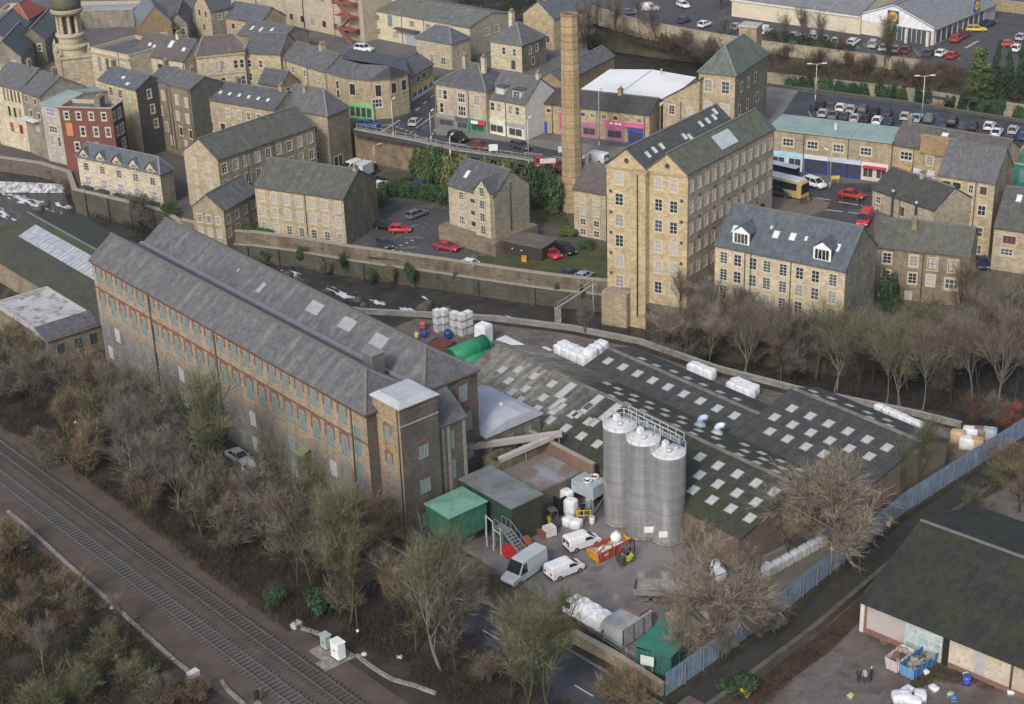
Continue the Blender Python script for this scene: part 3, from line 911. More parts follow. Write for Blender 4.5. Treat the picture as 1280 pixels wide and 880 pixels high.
def scatter(name,pts,z,n,hmin,hmax,colors,seed=1,leaf=.12,twigw=.025,px=True,clump=.5,zfun=None,mode='both'):
 """undergrowth nobody could count: stems and leaves over a polygon, one object"""
 rnd=random.Random(seed)
 w=[W(p[0],p[1],z)if px else Vector((p[0],p[1],z))for p in pts]
 P=[(q.x,q.y)for q in w]
 x0,x1=min(p[0]for p in P),max(p[0]for p in P);y0,y1=min(p[1]for p in P),max(p[1]for p in P)
 mb=MB();mb.nouv=True;k=0;tries=0
 while k<n and tries<n*8:
  tries+=1
  x,y=rnd.uniform(x0,x1),rnd.uniform(y0,y1)
  if not in_poly(x,y,P):continue
  cl=sin(x*.9+seed)*cos(y*.8)+.6*sin(x*.33-y*.41+2*seed)+rnd.uniform(-.8,.8)
  if cl<clump-1:continue
  k+=1
  m=min(len(colors)-1,max(0,int((cl+1.6)/3.2*len(colors)+rnd.uniform(-.6,.6))))
  zb=z if zfun is None else zfun(x,y)
  hh=rnd.uniform(hmin,hmax)*(.55+.3*(cl+.5))
  hh=max(hh,.15)
  if mode!='leaf':
   a=Vector((x+rnd.gauss(0,.1),y,zb-.05));t=a+Vector((rnd.gauss(0,.35),rnd.gauss(0,.35),1))*hh
   s=Vector((rnd.gauss(0,1),rnd.gauss(0,1),0)).normalized()*twigw
   mb.poly([a-s,a+s,t],m)
   b=a.lerp(t,rnd.uniform(.3,.7));t2=b+Vector((rnd.gauss(0,.5),rnd.gauss(0,.5),rnd.uniform(.2,.8)))*hh*.6
   mb.poly([b-s*.7,b+s*.7,t2],m)
  if mode!='twig':
   for _ in range(2):
    p=Vector((x+rnd.gauss(0,.25),y+rnd.gauss(0,.25),zb+rnd.uniform(.05,1)*hh*.8))
    a=Vector((rnd.gauss(0,1),rnd.gauss(0,1),rnd.gauss(0,.5))).normalized();b=a.cross(Vector((rnd.gauss(0,.6),rnd.gauss(0,.6),1))).normalized()
    s=leaf*rnd.uniform(.5,1.3)
    mb.poly([p-a*s,p+b*s*.6,p+a*s,p-b*s*.6],m)
 o=mb.build(name,[rough3(tuple(v*.7 for v in c),tuple(v*1.25 for v in c),1.2,None,rough=.95,spec=.1)for c in colors])
 tag(o,kind='stuff')
 return o
 # --- people
def person(px,py,z,ang,coat,legs,label,hair=(.05,.04,.03),group=None,arms=0.0):
 p=W(px,py,z)
 root=thing('person',label,'person',(p.x,p.y,z),ang,group)
 V=[(0,0,.95),(0,0,1.15),(0,0,1.4),(0,0,1.52),(0,.0,1.64),(.02,0,1.74)]
 E_=[(0,1),(1,2),(2,3),(3,4),(4,5)];R=[(.17,.13),(.16,.12),(.19,.12),(.06,.06),(.095,.105),(.07,.08)]
 for s in(-1,1):
  b=len(V)
  V+=[(0,s*.1,.88),(.03,s*.11,.48),(-.02+.05*s,s*.12,.08),(.14+.05*s,s*.13,.04)]
  E_+=[(0,b),(b,b+1),(b+1,b+2),(b+2,b+3)];R+=[(.1,.11),(.065,.07),(.05,.05),(.04,.035)]
  b=len(V)
  V+=[(0,s*.2,1.4),(-.02,s*.26,1.12),(.1+arms*.12,s*.24,.92+arms*.2),(.14+arms*.2,s*.22,.84+arms*.22)]
  E_+=[(2,b),(b,b+1),(b+1,b+2),(b+2,b+3)];R+=[(.08,.08),(.055,.055),(.045,.045),(.04,.03)]
 me=bpy.data.meshes.new('body');me.from_pydata(V,E_,[])
 o=link('body',me,None)
 sk=o.modifiers.new('skin','SKIN')
 for i,r in enumerate(R):me.skin_vertices[0].data[i].radius=r
 me.skin_vertices[0].data[0].use_root=True
 ss=o.modifiers.new('sub','SUBSURF');ss.levels=1;ss.render_levels=1
 dg=bpy.context.evaluated_depsgraph_get();m2=bpy.data.meshes.new_from_object(o.evaluated_get(dg))
 bpy.data.objects.remove(o)
 for k in list(m2.materials):pass
 m2.materials.clear()
 for k in(plain(coat,.9,name='coat_cloth'),plain(legs,.9,name='trouser_cloth'),plain((.45,.28,.2),.6,name='skin'),plain(hair,.8,name='hair')):m2.materials.append(k)
 for f in m2.polygons:
  c=f.center
  f.material_index=3 if c.z>1.7 or(c.z>1.6 and c.x<-.02)else 2 if c.z>1.53 or(c.z<.9 and abs(c.y)>.18)else 0 if c.z>.86 or abs(c.y)>.19 else 1
  f.use_smooth=True
 b=link('body',m2,root)
 return root
 # --- setting: levels of ground, rivers, roads
S6=6.0;S9=9.0;YR=-1.5
soil=rough3((.036,.031,.026),(.055,.047,.038),.12,(.045,.038,.028),1.5)
litter=rough3((.034,.027,.024),(.058,.045,.036),.35,(.042,.037,.029),2.2)
bankside=rough3((.05,.045,.032),(.075,.07,.045),.3,(.035,.03,.025),1.5)
town_g=rough3((.13,.125,.12),(.10,.098,.096),.15,(.16,.15,.135),.9)
asphalt=rough3((.056,.058,.064),(.07,.071,.076),.25,(.048,.049,.054),1.8,rough=.7,wet=1)
asphalt2=rough3((.078,.076,.08),(.062,.061,.066),.2,(.09,.085,.085),1.1,rough=.8)
court=rough3((.085,.08,.072),(.11,.10,.088),.2,(.068,.062,.056),1.4)
yard_m=rough3((.19,.17,.165),(.145,.135,.138),.16,(.2,.182,.175),.8,rough=.6,spec=.4,wet=1)
yardr_m=rough3((.135,.112,.10),(.17,.145,.13),.14,(.085,.07,.062),1.0,rough=.7,wet=1)
grass_m=rough3((.05,.065,.025),(.085,.085,.04),.3,(.07,.055,.03),1.8)
pave=rough3((.2,.185,.165),(.16,.15,.135),.3,(.22,.2,.18),1.5)
paint_w=plain((.42,.42,.41),.8,name='road_paint')
ballast=rough3((.095,.073,.058),(.068,.053,.044),.4,(.118,.094,.078),7.0,bump=.05)
base=MB();base.poly([(-2500,-600,-4.6),(2500,-600,-4.6),(2500,3500,-4.6),(-2500,3500,-4.6)])
tag(base.build('ground',[soil]),kind='structure')
def mfpoly(pts):return[tuple(MF(s,t))[:2]for s,t in pts]
RIVER_NEAR=[(-70,2),(-56,7),(-48,15),(-40,21.5),(-20,24),(0,29),(13,36.6),(29,49),(40,55),(50,58.6),(64,60),(76,63),(91,68.5),(97,70),(103.8,74)]
FENCE=[(103.8,74),(104.9,48),(108.6,23),(110.5,2.6)]
region('near_bank_ground',mfpoly([(-500,-25)]+RIVER_NEAR+[(104.1,74),(105.2,48),(108.9,23),(110.9,2.0),(600,2.0),(600,-400),(-500,-400)]),0.0,litter,thick=5,px=False,mside=bankside)
region('lower_yard_ground',mfpoly([(103.9,74),(103.9,78),(140,92),(600,150),(600,2.1),(110.8,2.1),(108.8,23),(105.1,48)]),YR,yardr_m,thick=3.4,px=False,mside=bankside)
RW=[(228,282),(262,291),(300,297),(320,298),(380,306),(432,315),(480,322),(560,333),(640,345),(700,353),(757,359),(795,361)]
region('far_bank_ground',[(-300,186),(0,199),(50,206),(86,217),(94,240),(150,253),(207,268)]+RW+[(812,386),(860,408),(905,420),(1060,440),(1130,424),(1280,396),(1500,380),(1500,200),(1200,120),(700,120),(300,110),(-300,90)],0.0,court,thick=5,mside=bankside)
T6E=[(-400,100),(0,122),(60,118),(120,116),(190,118),(240,128),(345,142),(400,151),(446,161),(520,175),(572,187),(640,196),(705,206),(760,230),(905,288),(1000,303),(1092,290),(1170,272),(1262,264),(1600,300)]
R2N=[(1600,200),(1280,153),(1122,128),(997,112),(940,105),(880,101),(760,84),(735,62),(715,20),(690,-60)]
region('town_ground',T6E+R2N+[(-500,-90)],S6,town_g,thick=8,mside=stone((.2,.16,.1),.7))
region('far_river_bed',[(640,-40),(735,110),(1500,230),(1600,100),(760,0)],0.9,soil,thick=5)
T5E=[(690,20,1.1),(740,56,1.1),(768,65,1.1),(815,72,1.1),(885,81,1.1),(958,95,4.6),(1122,113,5),(1280,136,5),(1600,185,5)]
T9E=[(670,-30),(725,4),(765,18),(800,28),(865,40),(960,55),(1080,70),(1230,88),(1600,130)]
region('river_terrace',[(955,95),(1122,113),(1280,136),(1600,185),(1600,60),(1200,20),(965,40)],5.0,bankside,thick=5)
region('retail_park_ground',T9E+[(1700,-400),(600,-400)],S9,asphalt2,thick=5,mside=bankside)
mb=MB()
for i in range(len(T5E)-1):
 a,b=W(*T5E[i]),W(*T5E[i+1]);c,d=W(*T9E[i+1],8.0),W(*T9E[i],8.0);a.z+=.03;b.z+=.03
 n=6
 for k in range(n):
  f0,f1=k/n,(k+1)/n
  q=[a.lerp(d,f0),b.lerp(c,f0),b.lerp(c,f1),a.lerp(d,f1)]
  mb.poly(q)
tag(mb.build('river_bank',[rough3((.06,.05,.035),(.10,.085,.06),.25,(.05,.06,.03),1.2)]),kind='structure')
nt=NT('river_water');tc=nt.n('ShaderNodeTexCoord').outputs['Object']
n1=nt.noise(tc,.35,5,1,1.6);n2=nt.noise(tc,2.2,3,1,1.8)
river_mat=fin(nt,nt.mix(nt.ramp(n1,.35,.7),(.028,.025,.022),(.062,.056,.05)),.15,.5,bump=n2,bd=.5)
mb=MB();mb.poly([(-700,100,-4.0),(700,100,-4.0),(700,420,-4.0),(-700,420,-4.0)])
tag(mb.build('river_water',[river_mat]),kind='structure')
region('far_river_water',[(660,-30),(738,105),(1480,225),(1580,110),(760,5)],1.0,river_mat)
foam=rough3((.42,.43,.44),(.10,.10,.10),1.1,(.6,.61,.63),3.5,rough=.6)
wt,wb=[W(-60,225,-2.4),W(40,228,-2.4),W(92,231,-2.4)],[W(-60,240,-3.98),W(38,241,-3.98),W(88,241,-3.98)]
region('upstream_water',[(-300,190),(100,205),(92,231),(40,228),(-60,225),(-300,218)],-2.4,river_mat)
mb=MB()
N=60
for i in range(N):
 u0,u1=i/N,(i+1)/N
 P_=lambda arr,u:arr[0].lerp(arr[1],u*2)if u<.5 else arr[1].lerp(arr[2],u*2-1)
 h0,h1=.12*sin(i*2.1)+.1*random.random(),.12*sin((i+1)*2.1)
 t0,t1,b0,b1=P_(wt,u0),P_(wt,u1),P_(wb,u0),P_(wb,u1)
 m0,m1=t0.lerp(b0,.5+h0),t1.lerp(b1,.5+h0);m0.z+=.25;m1.z+=.25
 mb.poly([t0,t1,m1,m0],smooth=True);mb.poly([m0,m1,b1,b0],smooth=True)
tag(mb.build('weir_water',[foam]),kind='structure')
nt=NT('broken_foam');tc=nt.n('ShaderNodeTexCoord').outputs['Object'];rot=nt.n('ShaderNodeMapping');nt.l(tc,rot.inputs[0]);rot.inputs[2].default_value=(0,0,-MANG)
fn=nt.noise(rot.outputs[0],.8,7,.55,1.5);uvn=nt.n('ShaderNodeUVMap').outputs[0];ln_=nt.n('ShaderNodeVectorMath',operation='LENGTH');nt.l(uvn,ln_.inputs[0])
sb_=nt.n('ShaderNodeMath',operation='MULTIPLY_ADD');nt.l(ln_.outputs['Value'],sb_.inputs[0]);sb_.inputs[1].default_value=-.26;nt.l(fn,sb_.inputs[2])
fin(nt,(.6,.61,.63),.6,.3);nt.l(nt.ramp(sb_.outputs[0],.38,.5),nt.b.inputs['Alpha']);foam_film=nt.m
mb=MB()
for cx,cy,rx_,ry_ in((30,250,60,8),(5,268,30,9),(80,258,25,4),(366,342,26,6),(425,366,34,9),(470,377,22,5),(528,371,12,3),(505,386,34,5),(580,392,30,4),(95,275,20,5),(640,398,24,4)):
 k=20;c=W(cx,cy,-3.96)
 for j in range(k):
  a0,a1=2*pi*j/k,2*pi*(j+1)/k
  q0,q1=W(cx+rx_*cos(a0),cy+ry_*sin(a0)+rx_*cos(a0)*.3,-3.96),W(cx+rx_*cos(a1),cy+ry_*sin(a1)+rx_*cos(a1)*.3,-3.96)
  mb.poly([c,q1,q0],0,[(0,0),(cos(a1),sin(a1)),(cos(a0),sin(a0))])
tag(mb.build('white_water',[foam_film]),kind='stuff')
rnd=random.Random(6)
rock=rough3((.09,.085,.08),(.05,.048,.045),.8,(.14,.13,.12),3)
def boulder(px,py,r,z=-4.0,mat=None,label=None,group=None):
 p=W(px,py,z);mb=MB();n=9;rings=[]
 for i,(q,zz)in enumerate(((.9,-.3),(1,.1),(.8,.5),(.4,.75))):
  rings.append([(cos(2*pi*k/n)*r*q*rnd.uniform(.75,1.15),sin(2*pi*k/n)*r*q*rnd.uniform(.75,1.15),zz*r*rnd.uniform(.8,1.1))for k in range(n)])
 mb.ring(rings,0,True,True)
 return tag(mb.build('boulder',[mat or rock],None,tuple(p)),label,'boulder',group)
for px,py,r in((50,262,1.0),(58,256,.8),(44,268,.7),(360,344,1.0),(372,349,.8),(448,376,1.0),(455,382,.8),(441,390,.9),(530,386,1.3),(536,380,.9),(690,408,.8),(560,386,.6)):
 boulder(px,py,r,label='dark wet boulder breaking the river surface amid white water',group='boulders in the river')
region('mill_yard',mfpoly([(63,5.1),(110.2,5.1),(108.4,23),(104.9,46),(98,50),(100,24),(64,24)]),.03,yard_m,px=False)
region('back_yard',mfpoly([(22,17),(43.8,17),(44,50),(82,58),(104,52),(103.4,72),(91,66.5),(76,61.5),(64,58.5),(50,57),(40,53.5),(29,47.5),(20,41)]),.03,rough3((.14,.12,.105),(.10,.085,.075),.2,(.17,.16,.145),1.0),px=False)
region('side_yard',mfpoly([(98.5,24.2),(108.2,24.2),(104.7,47),(103.6,68),(100,56),(103.5,50),(100.5,30)]),.045,rough3((.16,.145,.13),(.10,.10,.07),.25,(.13,.12,.10),1.2),px=False)
rd=[MF(s,t)for s,t in((-90,-12),(0,-8.0),(41.7,-5.2),(75,-4.0),(103,-2.7),(120,-2.0),(200,1.5))]
strip('valley_road',rd,7.4,.03,asphalt)
dash=MB()
def dashline(mb,a,b,ln,gap,w,z):
 d=b-a;L=d.length;d.normalize();n=Vector((-d.y,d.x,0))*w/2;u=0
 while u<L:
  p,q=a+d*u,a+d*min(L,u+ln)
  mb.poly([(p.x-n.x,p.y-n.y,z),(q.x-n.x,q.y-n.y,z),(q.x+n.x,q.y+n.y,z),(p.x+n.x,p.y+n.y,z)])
  u+=ln+gap
for i in range(len(rd)-1):dashline(dash,rd[i],rd[i+1],2.6,4.6,.16,.036)
kerbm=plain((.15,.145,.138),.9,name='kerb_stone')
for sg in(1,):
 kb=MB()
 for i in range(1,len(rd)-1):
  d=(rd[i+1]-rd[i]).normalized();n=Vector((-d.y,d.x,0))*3.8
  kb.bar(rd[i]+n+Vector((0,0,.07)),rd[i+1]+n+Vector((0,0,.07)),.25,.14)
 tag(kb.build('kerb',[kerbm]),kind='structure')
region('town_road',[(442,168),(440,152),(470,150),(513,141),(533,126),(545,112),(560,92),(578,72),(602,75),(576,97),(550,122),(541,140),(545,168),(610,174),(660,181),(720,193),(780,203),(960,231),(1125,228),(1130,262),(1040,262),(960,246),(840,262),(760,226),(705,214),(640,204),(572,194),(520,182)],S6+.02,asphalt)
region('side_street',[(205,112),(80,102),(60,92),(85,60),(92,62),(72,92),(90,97),(210,104),(320,106),(410,124),(440,152),(425,156),(330,122)],S6+.02,asphalt)
region('station_car_park',[(975,296),(1000,275),(1042,260),(1092,266),(1092,289),(1050,296),(1000,302)],S6+.024,asphalt2)
region('traffic_island',[(950,244),(975,240),(1020,247),(1038,254),(1030,263),(1005,272),(950,268)],S6+.14,rough3((.16,.13,.1),(.12,.1,.08),.5,(.2,.17,.13),1.5),thick=.14)
region('upper_car_park',[(972,152),(998,114),(1122,129),(1280,154),(1560,198),(1500,235),(1260,196),(1120,166)],S6+.02,asphalt)
region('upper_footpath',[(930,128),(960,108),(997,113),(972,152),(940,150)],S6+.014,pave)
region('court_car_park',[(458,322),(470,255),(560,262),(566,300),(655,340),(640,342),(560,331)],.02,asphalt2)
region('court_lawn',[(585,320),(700,300),(760,310),(758,356),(700,351),(640,343)],.025,grass_m)
region('terrace_lawn',[(470,240),(480,215),(530,215),(640,235),(700,250),(716,290),(660,270),(560,258)],.03,grass_m)
region('pavement',[(545,168),(541,140),(612,164),(660,174),(810,186),(812,199),(780,202),(720,192),(660,180),(610,173)],S6+.10,pave,thick=.1)
rnd=random.Random(31);tar=rough3((.046,.047,.051),(.056,.057,.061),1.2,rough=.75);stain=rough3((.11,.10,.097),(.145,.132,.128),.9,rough=.5)
mt=MB();ms=MB()
def blob(mb,x,y,z,r,el,an,k=11):
 pts=[(cos(2*pi*j/k)*r*el*rnd.uniform(.75,1.15),sin(2*pi*j/k)*r*rnd.uniform(.75,1.15))for j in range(k)]
 mb.poly([(x+cos(an)*a-sin(an)*b,y+sin(an)*a+cos(an)*b,z)for a,b in pts])
for i in range(9):
 u=rnd.uniform(60,105);p=MF(u,-5.2+(u-41)*.04+rnd.uniform(-2.8,2.8));L=rnd.uniform(1,5);w=rnd.uniform(.3,.8);an=MANG+.04
 mt.poly([(p.x+cos(an)*a-sin(an)*b,p.y+sin(an)*a+cos(an)*b,.033)for a,b in((-L,-w),(L,-w),(L,w),(-L,w))])
for i in range(22):p=MF(rnd.uniform(80,107),rnd.uniform(6,21));blob(ms,p.x,p.y,.034+i*.0001,rnd.uniform(.2,.8),rnd.uniform(1,3.5),rnd.uniform(0,3))
for i in range(26):p=W(rnd.uniform(980,1120),rnd.uniform(770,880),YR);blob(ms,p.x,p.y,YR+.006+i*.0001,rnd.uniform(.2,.9),rnd.uniform(1,4),MANG+rnd.gauss(1.5,.4))
for i in range(24):p=W(rnd.uniform(475,640),rnd.uniform(262,325));blob(ms,p.x,p.y,.04+i*.0001,rnd.uniform(.2,.7),rnd.uniform(1,3),rnd.uniform(0,3))
for i in range(40):p=W(rnd.uniform(990,1250),rnd.uniform(120,190),S6);blob(mt,p.x,p.y,S6+.026+i*.0001,rnd.uniform(.3,.9),rnd.uniform(1,4),rnd.uniform(0,3))
tag(mt.build('road_patches',[tar]),kind='structure');tag(ms.build('ground_stains',[stain]),kind='structure')
Z=S6+.034
for a,b,ln,gap in(((455,158),(500,155),2,1.4),((476,165),(500,150),9,1),((520,160),(545,142),12,1),((500,170),(545,176),2,2),((560,178),(640,190),4,2),((655,190),(760,206),4,2),((538,172),(552,148),1,1),((549,158),(556,165),5,1),((520,138),(545,116),2,2.5),((495,158),(520,168),.8,.8),((1011,246),(1038,250),9,1),((1048,252),(1078,257),9,1),((1058,246),(1075,250),6,1),((1030,262),(1085,268),3,1)):
 dashline(dash,W(*a,Z),W(*b,Z),ln,gap,.3,Z)
for i in range(9):
 u=i/8;a,b=(1010+80*u,138+10*u),(1016+84*u,150+10*u);dashline(dash,W(*a,Z),W(*b,Z),9,1,.12,Z)
for i in range(8):
 u=i/7;a=(490+u*70,312+u*12);dashline(dash,W(*a,.03),W(a[0]+4,a[1]+2,.03),.5,9,.5,.034)
for i in range(5):
 u=i/4;a=(493+u*28,310-u*12);dashline(dash,W(*a,.03),W(a[0]+4,a[1]-2,.03),.5,9,.5,.034)
for i in range(14):
 u=i/13;a,b=(1030+160*u,49+16*u),(1036+165*u,57+18*u);dashline(dash,W(*a,9.02),W(*b,9.02),9,1,.12,9.02)
for y_ in(0,1,2):dashline(dash,W(1206+y_*5,60-y_*3,9.02),W(1216+y_*5,56-y_*3,9.02),2.4,1,.5,9.02)
tag(dash.build('road_markings',[paint_w]),kind='structure')
# --- railway
A0,A1=(W(127,660)+W(147,660))/2,(W(320,803)+W(320,785))/2
B0,B1=(W(70,660)+W(95,660))/2,(W(320,849)+W(320,830))/2
ra,rb=(A1-A0).normalized(),(B1-B0).normalized()
rdir=(ra+rb).normalized();rn=Vector((-rdir.y,rdir.x,0))
mid=(A0+B0)/2
strip('railway_ballast',[mid-rdir*120-rn*.3,mid+rdir*140-rn*.3],12.5,.035,ballast)
rust=plain((.10,.085,.075),.5,name='rail_flank');shine=plain((.52,.52,.54),.25,.9,name='rail_head')
slp={0:plain((.075,.066,.06),.9,name='sleeper_timber'),1:plain((.105,.098,.092),.9,name='sleeper_concrete')}
for k,(p0,kind,lab)in enumerate(((A0,0,'railway track with worn brown sleepers nearer the wooded bank'),(B0,1,'railway track with clean grey sleepers nearer the photo\'s lower left corner'))):
 root=thing('railway_track',lab,'railway track',(p0.x,p0.y,.035),atan2(rdir.y,rdir.x),'railway tracks')
 for s in(-1,1):
  mb=MB();mb.box(-60,s*.7535-.07,.16,110,s*.7535+.07,.19);mb.box(-60,s*.7535-.02,.19,110,s*.7535+.02,.29)
  mb.box(-60,s*.7535-.036,.29,110,s*.7535+.036,.335,1);mb.build('rail',[rust,shine],root)
 sm=MB();sm.box(-.13,-1.3,.02,.13,1.3,.16);sme=sm.mesh('sleeper',[slp[kind]])
 rest=MB()
 for i in range(260):
  x=-58+i*.65
  vis=-32<=x<=33 if k==0 else-30<=x<=35
  if vis:link('sleeper',sme,root,(x,random.gauss(0,.02),0))
  else:rest.box(x-.13,-1.3,.02,x+.13,1.3,.16)
 tag(rest.build('sleeper',[slp[kind]],root),kind='stuff')
conc=rough3((.22,.21,.185),(.15,.14,.125),.6,(.36,.34,.30),3)
def trough(pts,label,z=.0,name='cable_trough'):
 P=[W(p[0],p[1])for p in pts];o=P[0];root=thing(name,label,'cable trough',(o.x,o.y,0))
 mb=MB();md=MB()
 for i in range(len(P)-1):
  a,b=P[i]-o,P[i+1]-o;mb.bar(a+Vector((0,0,.1)),b+Vector((0,0,.1)),.42,.22)
  L=(b-a).length;k=int(L/1.0)
  for j in range(k):
   q0,q1=a.lerp(b,j/k),a.lerp(b,(j+.94)/k);md.bar(q0+Vector((0,0,.24)),q1+Vector((0,0,.24)),.36,.06)
 mb.build('channel',[conc],root);md.build('lid',[conc],root)
trough([(10,640),(37,662),(75,697),(108,727),(140,755),(170,783),(200,810),(220,828),(236,840)],'long pale concrete cable trough between scrub and the lower railway track')
trough([(277,852),(284,862),(293,871),(306,882)],'short curved concrete trough end beside track at the bottom edge')
trough([(446,820),(460,831),(476,842),(492,851),(518,858),(545,868)],'narrow concrete trough winding away from the trackside cabinets')
trough([(375,786),(390,790),(403,795)],'short brownish trough between low white box and the cabinets')
p=W(416,818)
sl=thing('concrete_slab','square pale concrete slab carrying two trackside cabinets','slab',(p.x,p.y,0),atan2(rdir.y,rdir.x))
mb=MB();mb.box(-2.1,-1.5,-.05,2.1,1.5,.16);mb.build('slab',[conc],sl);mb=MB();mb.box(.1,-2.3,-.05,2.0,-1.5,.10);mb.build('step',[conc],sl)
def cabinet(px,py,w,d,h,col,label):
 p=W(px,py,.16);r=thing('trackside_cabinet',label,'cabinet',(p.x,p.y,.16),atan2(rdir.y,rdir.x),'trackside cabinets')
 m=plain(col,.5,name='cabinet_paint');mb=MB();mb.box(-w/2,-d/2,0,w/2,d/2,.12,1);mb.box(-w/2+.02,-d/2+.02,.12,w/2-.02,d/2-.02,h);mb.build('housing',[m,TRIM],r)
 mb=MB();mb.box(-w/2-.06,-d/2-.06,h,w/2+.06,d/2+.06,h+.09);mb.build('lid',[m],r)
 for s in(-1,1):
  mb=MB();mb.box(s*w/4-w/4+.04,-d/2-.01,.2,s*w/4+w/4-.04,-d/2+.03,h-.08);dr=mb.build('door',[m],r)
  mb=MB();mb.box(s*.06-.02,-d/2-.05,h*.5,s*.06+.02,-d/2-.008,h*.6);mb.build('handle',[TRIM],dr)
cabinet(408,810,1.0,.75,1.65,(.33,.40,.36),'grey green trackside cabinet at the back of the concrete slab')
cabinet(423.5,822,1.35,.95,2.0,(.74,.75,.75),'white trackside cabinet at the front of the concrete slab')
def signal(px,py,h,label,head=True,col=(.3,.31,.32)):
 p=W(px,py);r=thing('railway_signal',label,'signal',(p.x,p.y,0),atan2(rdir.y,rdir.x))
 g=plain(col,.5,name='galvanised_steel')
 mb=MB();mb.tube((0,0,0),(0,0,h),.07,.06,8);mb.build('post',[g],r)
 mb=MB();mb.box(-.3,-.3,0,.3,.3,.15);mb.build('base',[conc],r)
 mb=MB();mb.box(-.12,-.25,h-1.0,.12,.25,h);hd=mb.build('signal_head',[TRIM if head else g],r)
 for i in range(2):mb=MB();mb.lathe([(.1,0),(.1,.12)],10,0);q=mb.build('lens_hood',[TRIM],hd,(.13,0,h-.3-.4*i));q.rotation_euler=(0,pi/2,0)
 mb=MB();mb.bar((-.16,.3,.2),(-.16,.3,h),.04,.04);mb.bar((-.16,.55,.2),(-.16,.55,h),.04,.04)
 for i in range(int(h/.35)):mb.bar((-.16,.3,.4+i*.35),(-.16,.55,.4+i*.35),.03,.03)
 mb.build('ladder',[g],r)
signal(72,578,2.6,'small grey railway signal beside the upper track at far left',False)
signal(322,880,1.6,'short black railway signal with pale base beside the lower track')
def low_box(px,py,label,w=1.1,h=.5):
 p=W(px,py);r=thing('junction_box',label,'box',(p.x,p.y,0),random.random())
 mb=MB();mb.box(-w/2,-w/3,0,w/2,w/3,h);mb.build('housing',[plain((.6,.6,.58),.6,name='pale_box_paint')],r)
 mb=MB();mb.box(-w/2-.05,-w/3-.05,h,w/2+.05,w/3+.05,h+.07);mb.build('lid',[plain((.55,.55,.53),.6,name='pale_box_paint')],r)
low_box(242,845,'pale junction box at the end of the long cable trough')
low_box(371,784,'low white junction box in the brambles left of the cabinets')
p=W(448,800);r=thing('wooden_post','dark slim wooden post with white marker among trees by the cabinets','post',(p.x,p.y,0))
mb=MB();mb.tube((0,0,-.1),(0,0,4.6),.11,.09,7);mb.build('shaft',[plain((.05,.04,.035),.9,name='tarred_wood')],r);mb=MB();mb.box(-.14,-.16,1.1,.14,-.1,1.4);mb.build('marker',[plain((.7,.7,.7),.6,name='marker_paint')],r)
# --- walls of the river, street and yard
palew=stone((.225,.18,.115),1.0,.35,.8,sootcol=(.07,.06,.045));darkw=stone((.10,.088,.068),.8,.4,.9,sootcol=(.04,.045,.03))
copm=plain((.3,.27,.22),.9,name='coping_stone')
rwp=[W(p[0],p[1],0)for p in RW]
wl=long_wall('river_wall','tall stained stone river wall with dark buttressed base below the courtyard','wall',rwp,-1.1,1.15,.7,palew,copm)
lw=long_wall('river_wall','x','x',[p+(MN*-.35)for p in rwp],-4.6,-1.1,1.0,darkw,copm,piers=6.5)
for c in list(lw.children):
 c.parent=wl;c.location=Vector((lw.location.x-wl.location.x,lw.location.y-wl.location.y,-3.5))
 if c.name.startswith('masonry'):c.name='plinth'
bpy.data.objects.remove(lw)
long_wall('river_wall','mossy river wall below the gabled terrace at far left','wall',[W(*p,0)for p in((94,240),(150,253),(207,267),(230,284))],-4.6,.5,.8,darkw,copm,piers=5)
long_wall('bank_wall','low brown stone bank wall beside the weir','wall',[W(*p,0)for p in((-300,186),(0,199),(50,206),(86,217),(94,240))],-4.6,.4,.8,stone((.14,.11,.085),.7),copm)
long_wall('retaining_wall','tall rust stained stone retaining wall holding up the main street','wall',[W(*p,S6)for p in((444,162),(520,176.5),(572,188.5),(640,197.5),(706,207.5))],0,S6+.1,.7,stone((.27,.19,.11),.75,.35,.8,sootcol=(.06,.05,.04)),copm)
rail_fence('street_railing','slim grey railing along the top of the street retaining wall',[W(*p,S6)for p in((446,162.5),(520,177),(572,189),(640,198),(706,208))],S6+.3,1.1,plain((.28,.28,.28),.5,name='galvanised_steel'),2.2,fill=.5)
long_wall('river_wall','pale ivy hung river wall below the supermarket bank','wall',[W(*p,5)for p in((950,94),(1122,113),(1280,136),(1500,170))],.8,5.6,.7,stone((.38,.31,.19),.6,.35,.8,sootcol=(.08,.075,.05)),copm,piers=9)
long_wall('retaining_wall','pale stone retaining wall along the lower edge of the supermarket car park','wall',[W(*p,S9)for p in((740,10),(765,18),(800,28),(865,40),(960,55),(1080,70),(1150,78))],5.6,S9+.4,.5,stone((.40,.33,.21),.6,.35,.8,sootcol=(.09,.085,.06)),copm,piers=8)
long_wall('car_park_wall','low dark wall between upper car park and the far river','wall',[W(*p,S6)for p in((925,103),(997,112),(1122,128),(1280,153),(1500,187))],.8,S6+.35,.5,darkw,plain((.1,.095,.085),.9,name='coping_stone'))  # coloured dark to stand in for the shadowed river strip behind
long_wall('river_fence_wall','pale concrete river wall running behind the mill sheds','wall',[MF(s,t)for s,t in RIVER_NEAR[5:-1]],-4.6,.75,.35,rough3((.24,.23,.205),(.15,.145,.13),.5,(.3,.29,.26),2.5),plain((.27,.26,.24),.9,name='coping_stone'),copz=.1)
fp=[MF(s,t)for s,t in FENCE]
root=thing('steel_fence','long blue grey corrugated steel fence on a dark wall along the yard','fence',(fp[0].x,fp[0].y,0))
bl=sheet((.16,.215,.29),(.15,.20,.275),(.20,.24,.29),.12,(.13,.15,.17),2.4,3.0)
post=MB();post.box(-.07,-.07,-.9,.07,.07,2.5);pm=post.mesh('post',[plain((.13,.15,.17),.5,name='fence_post_steel')])
wallb=MB();n_p=0
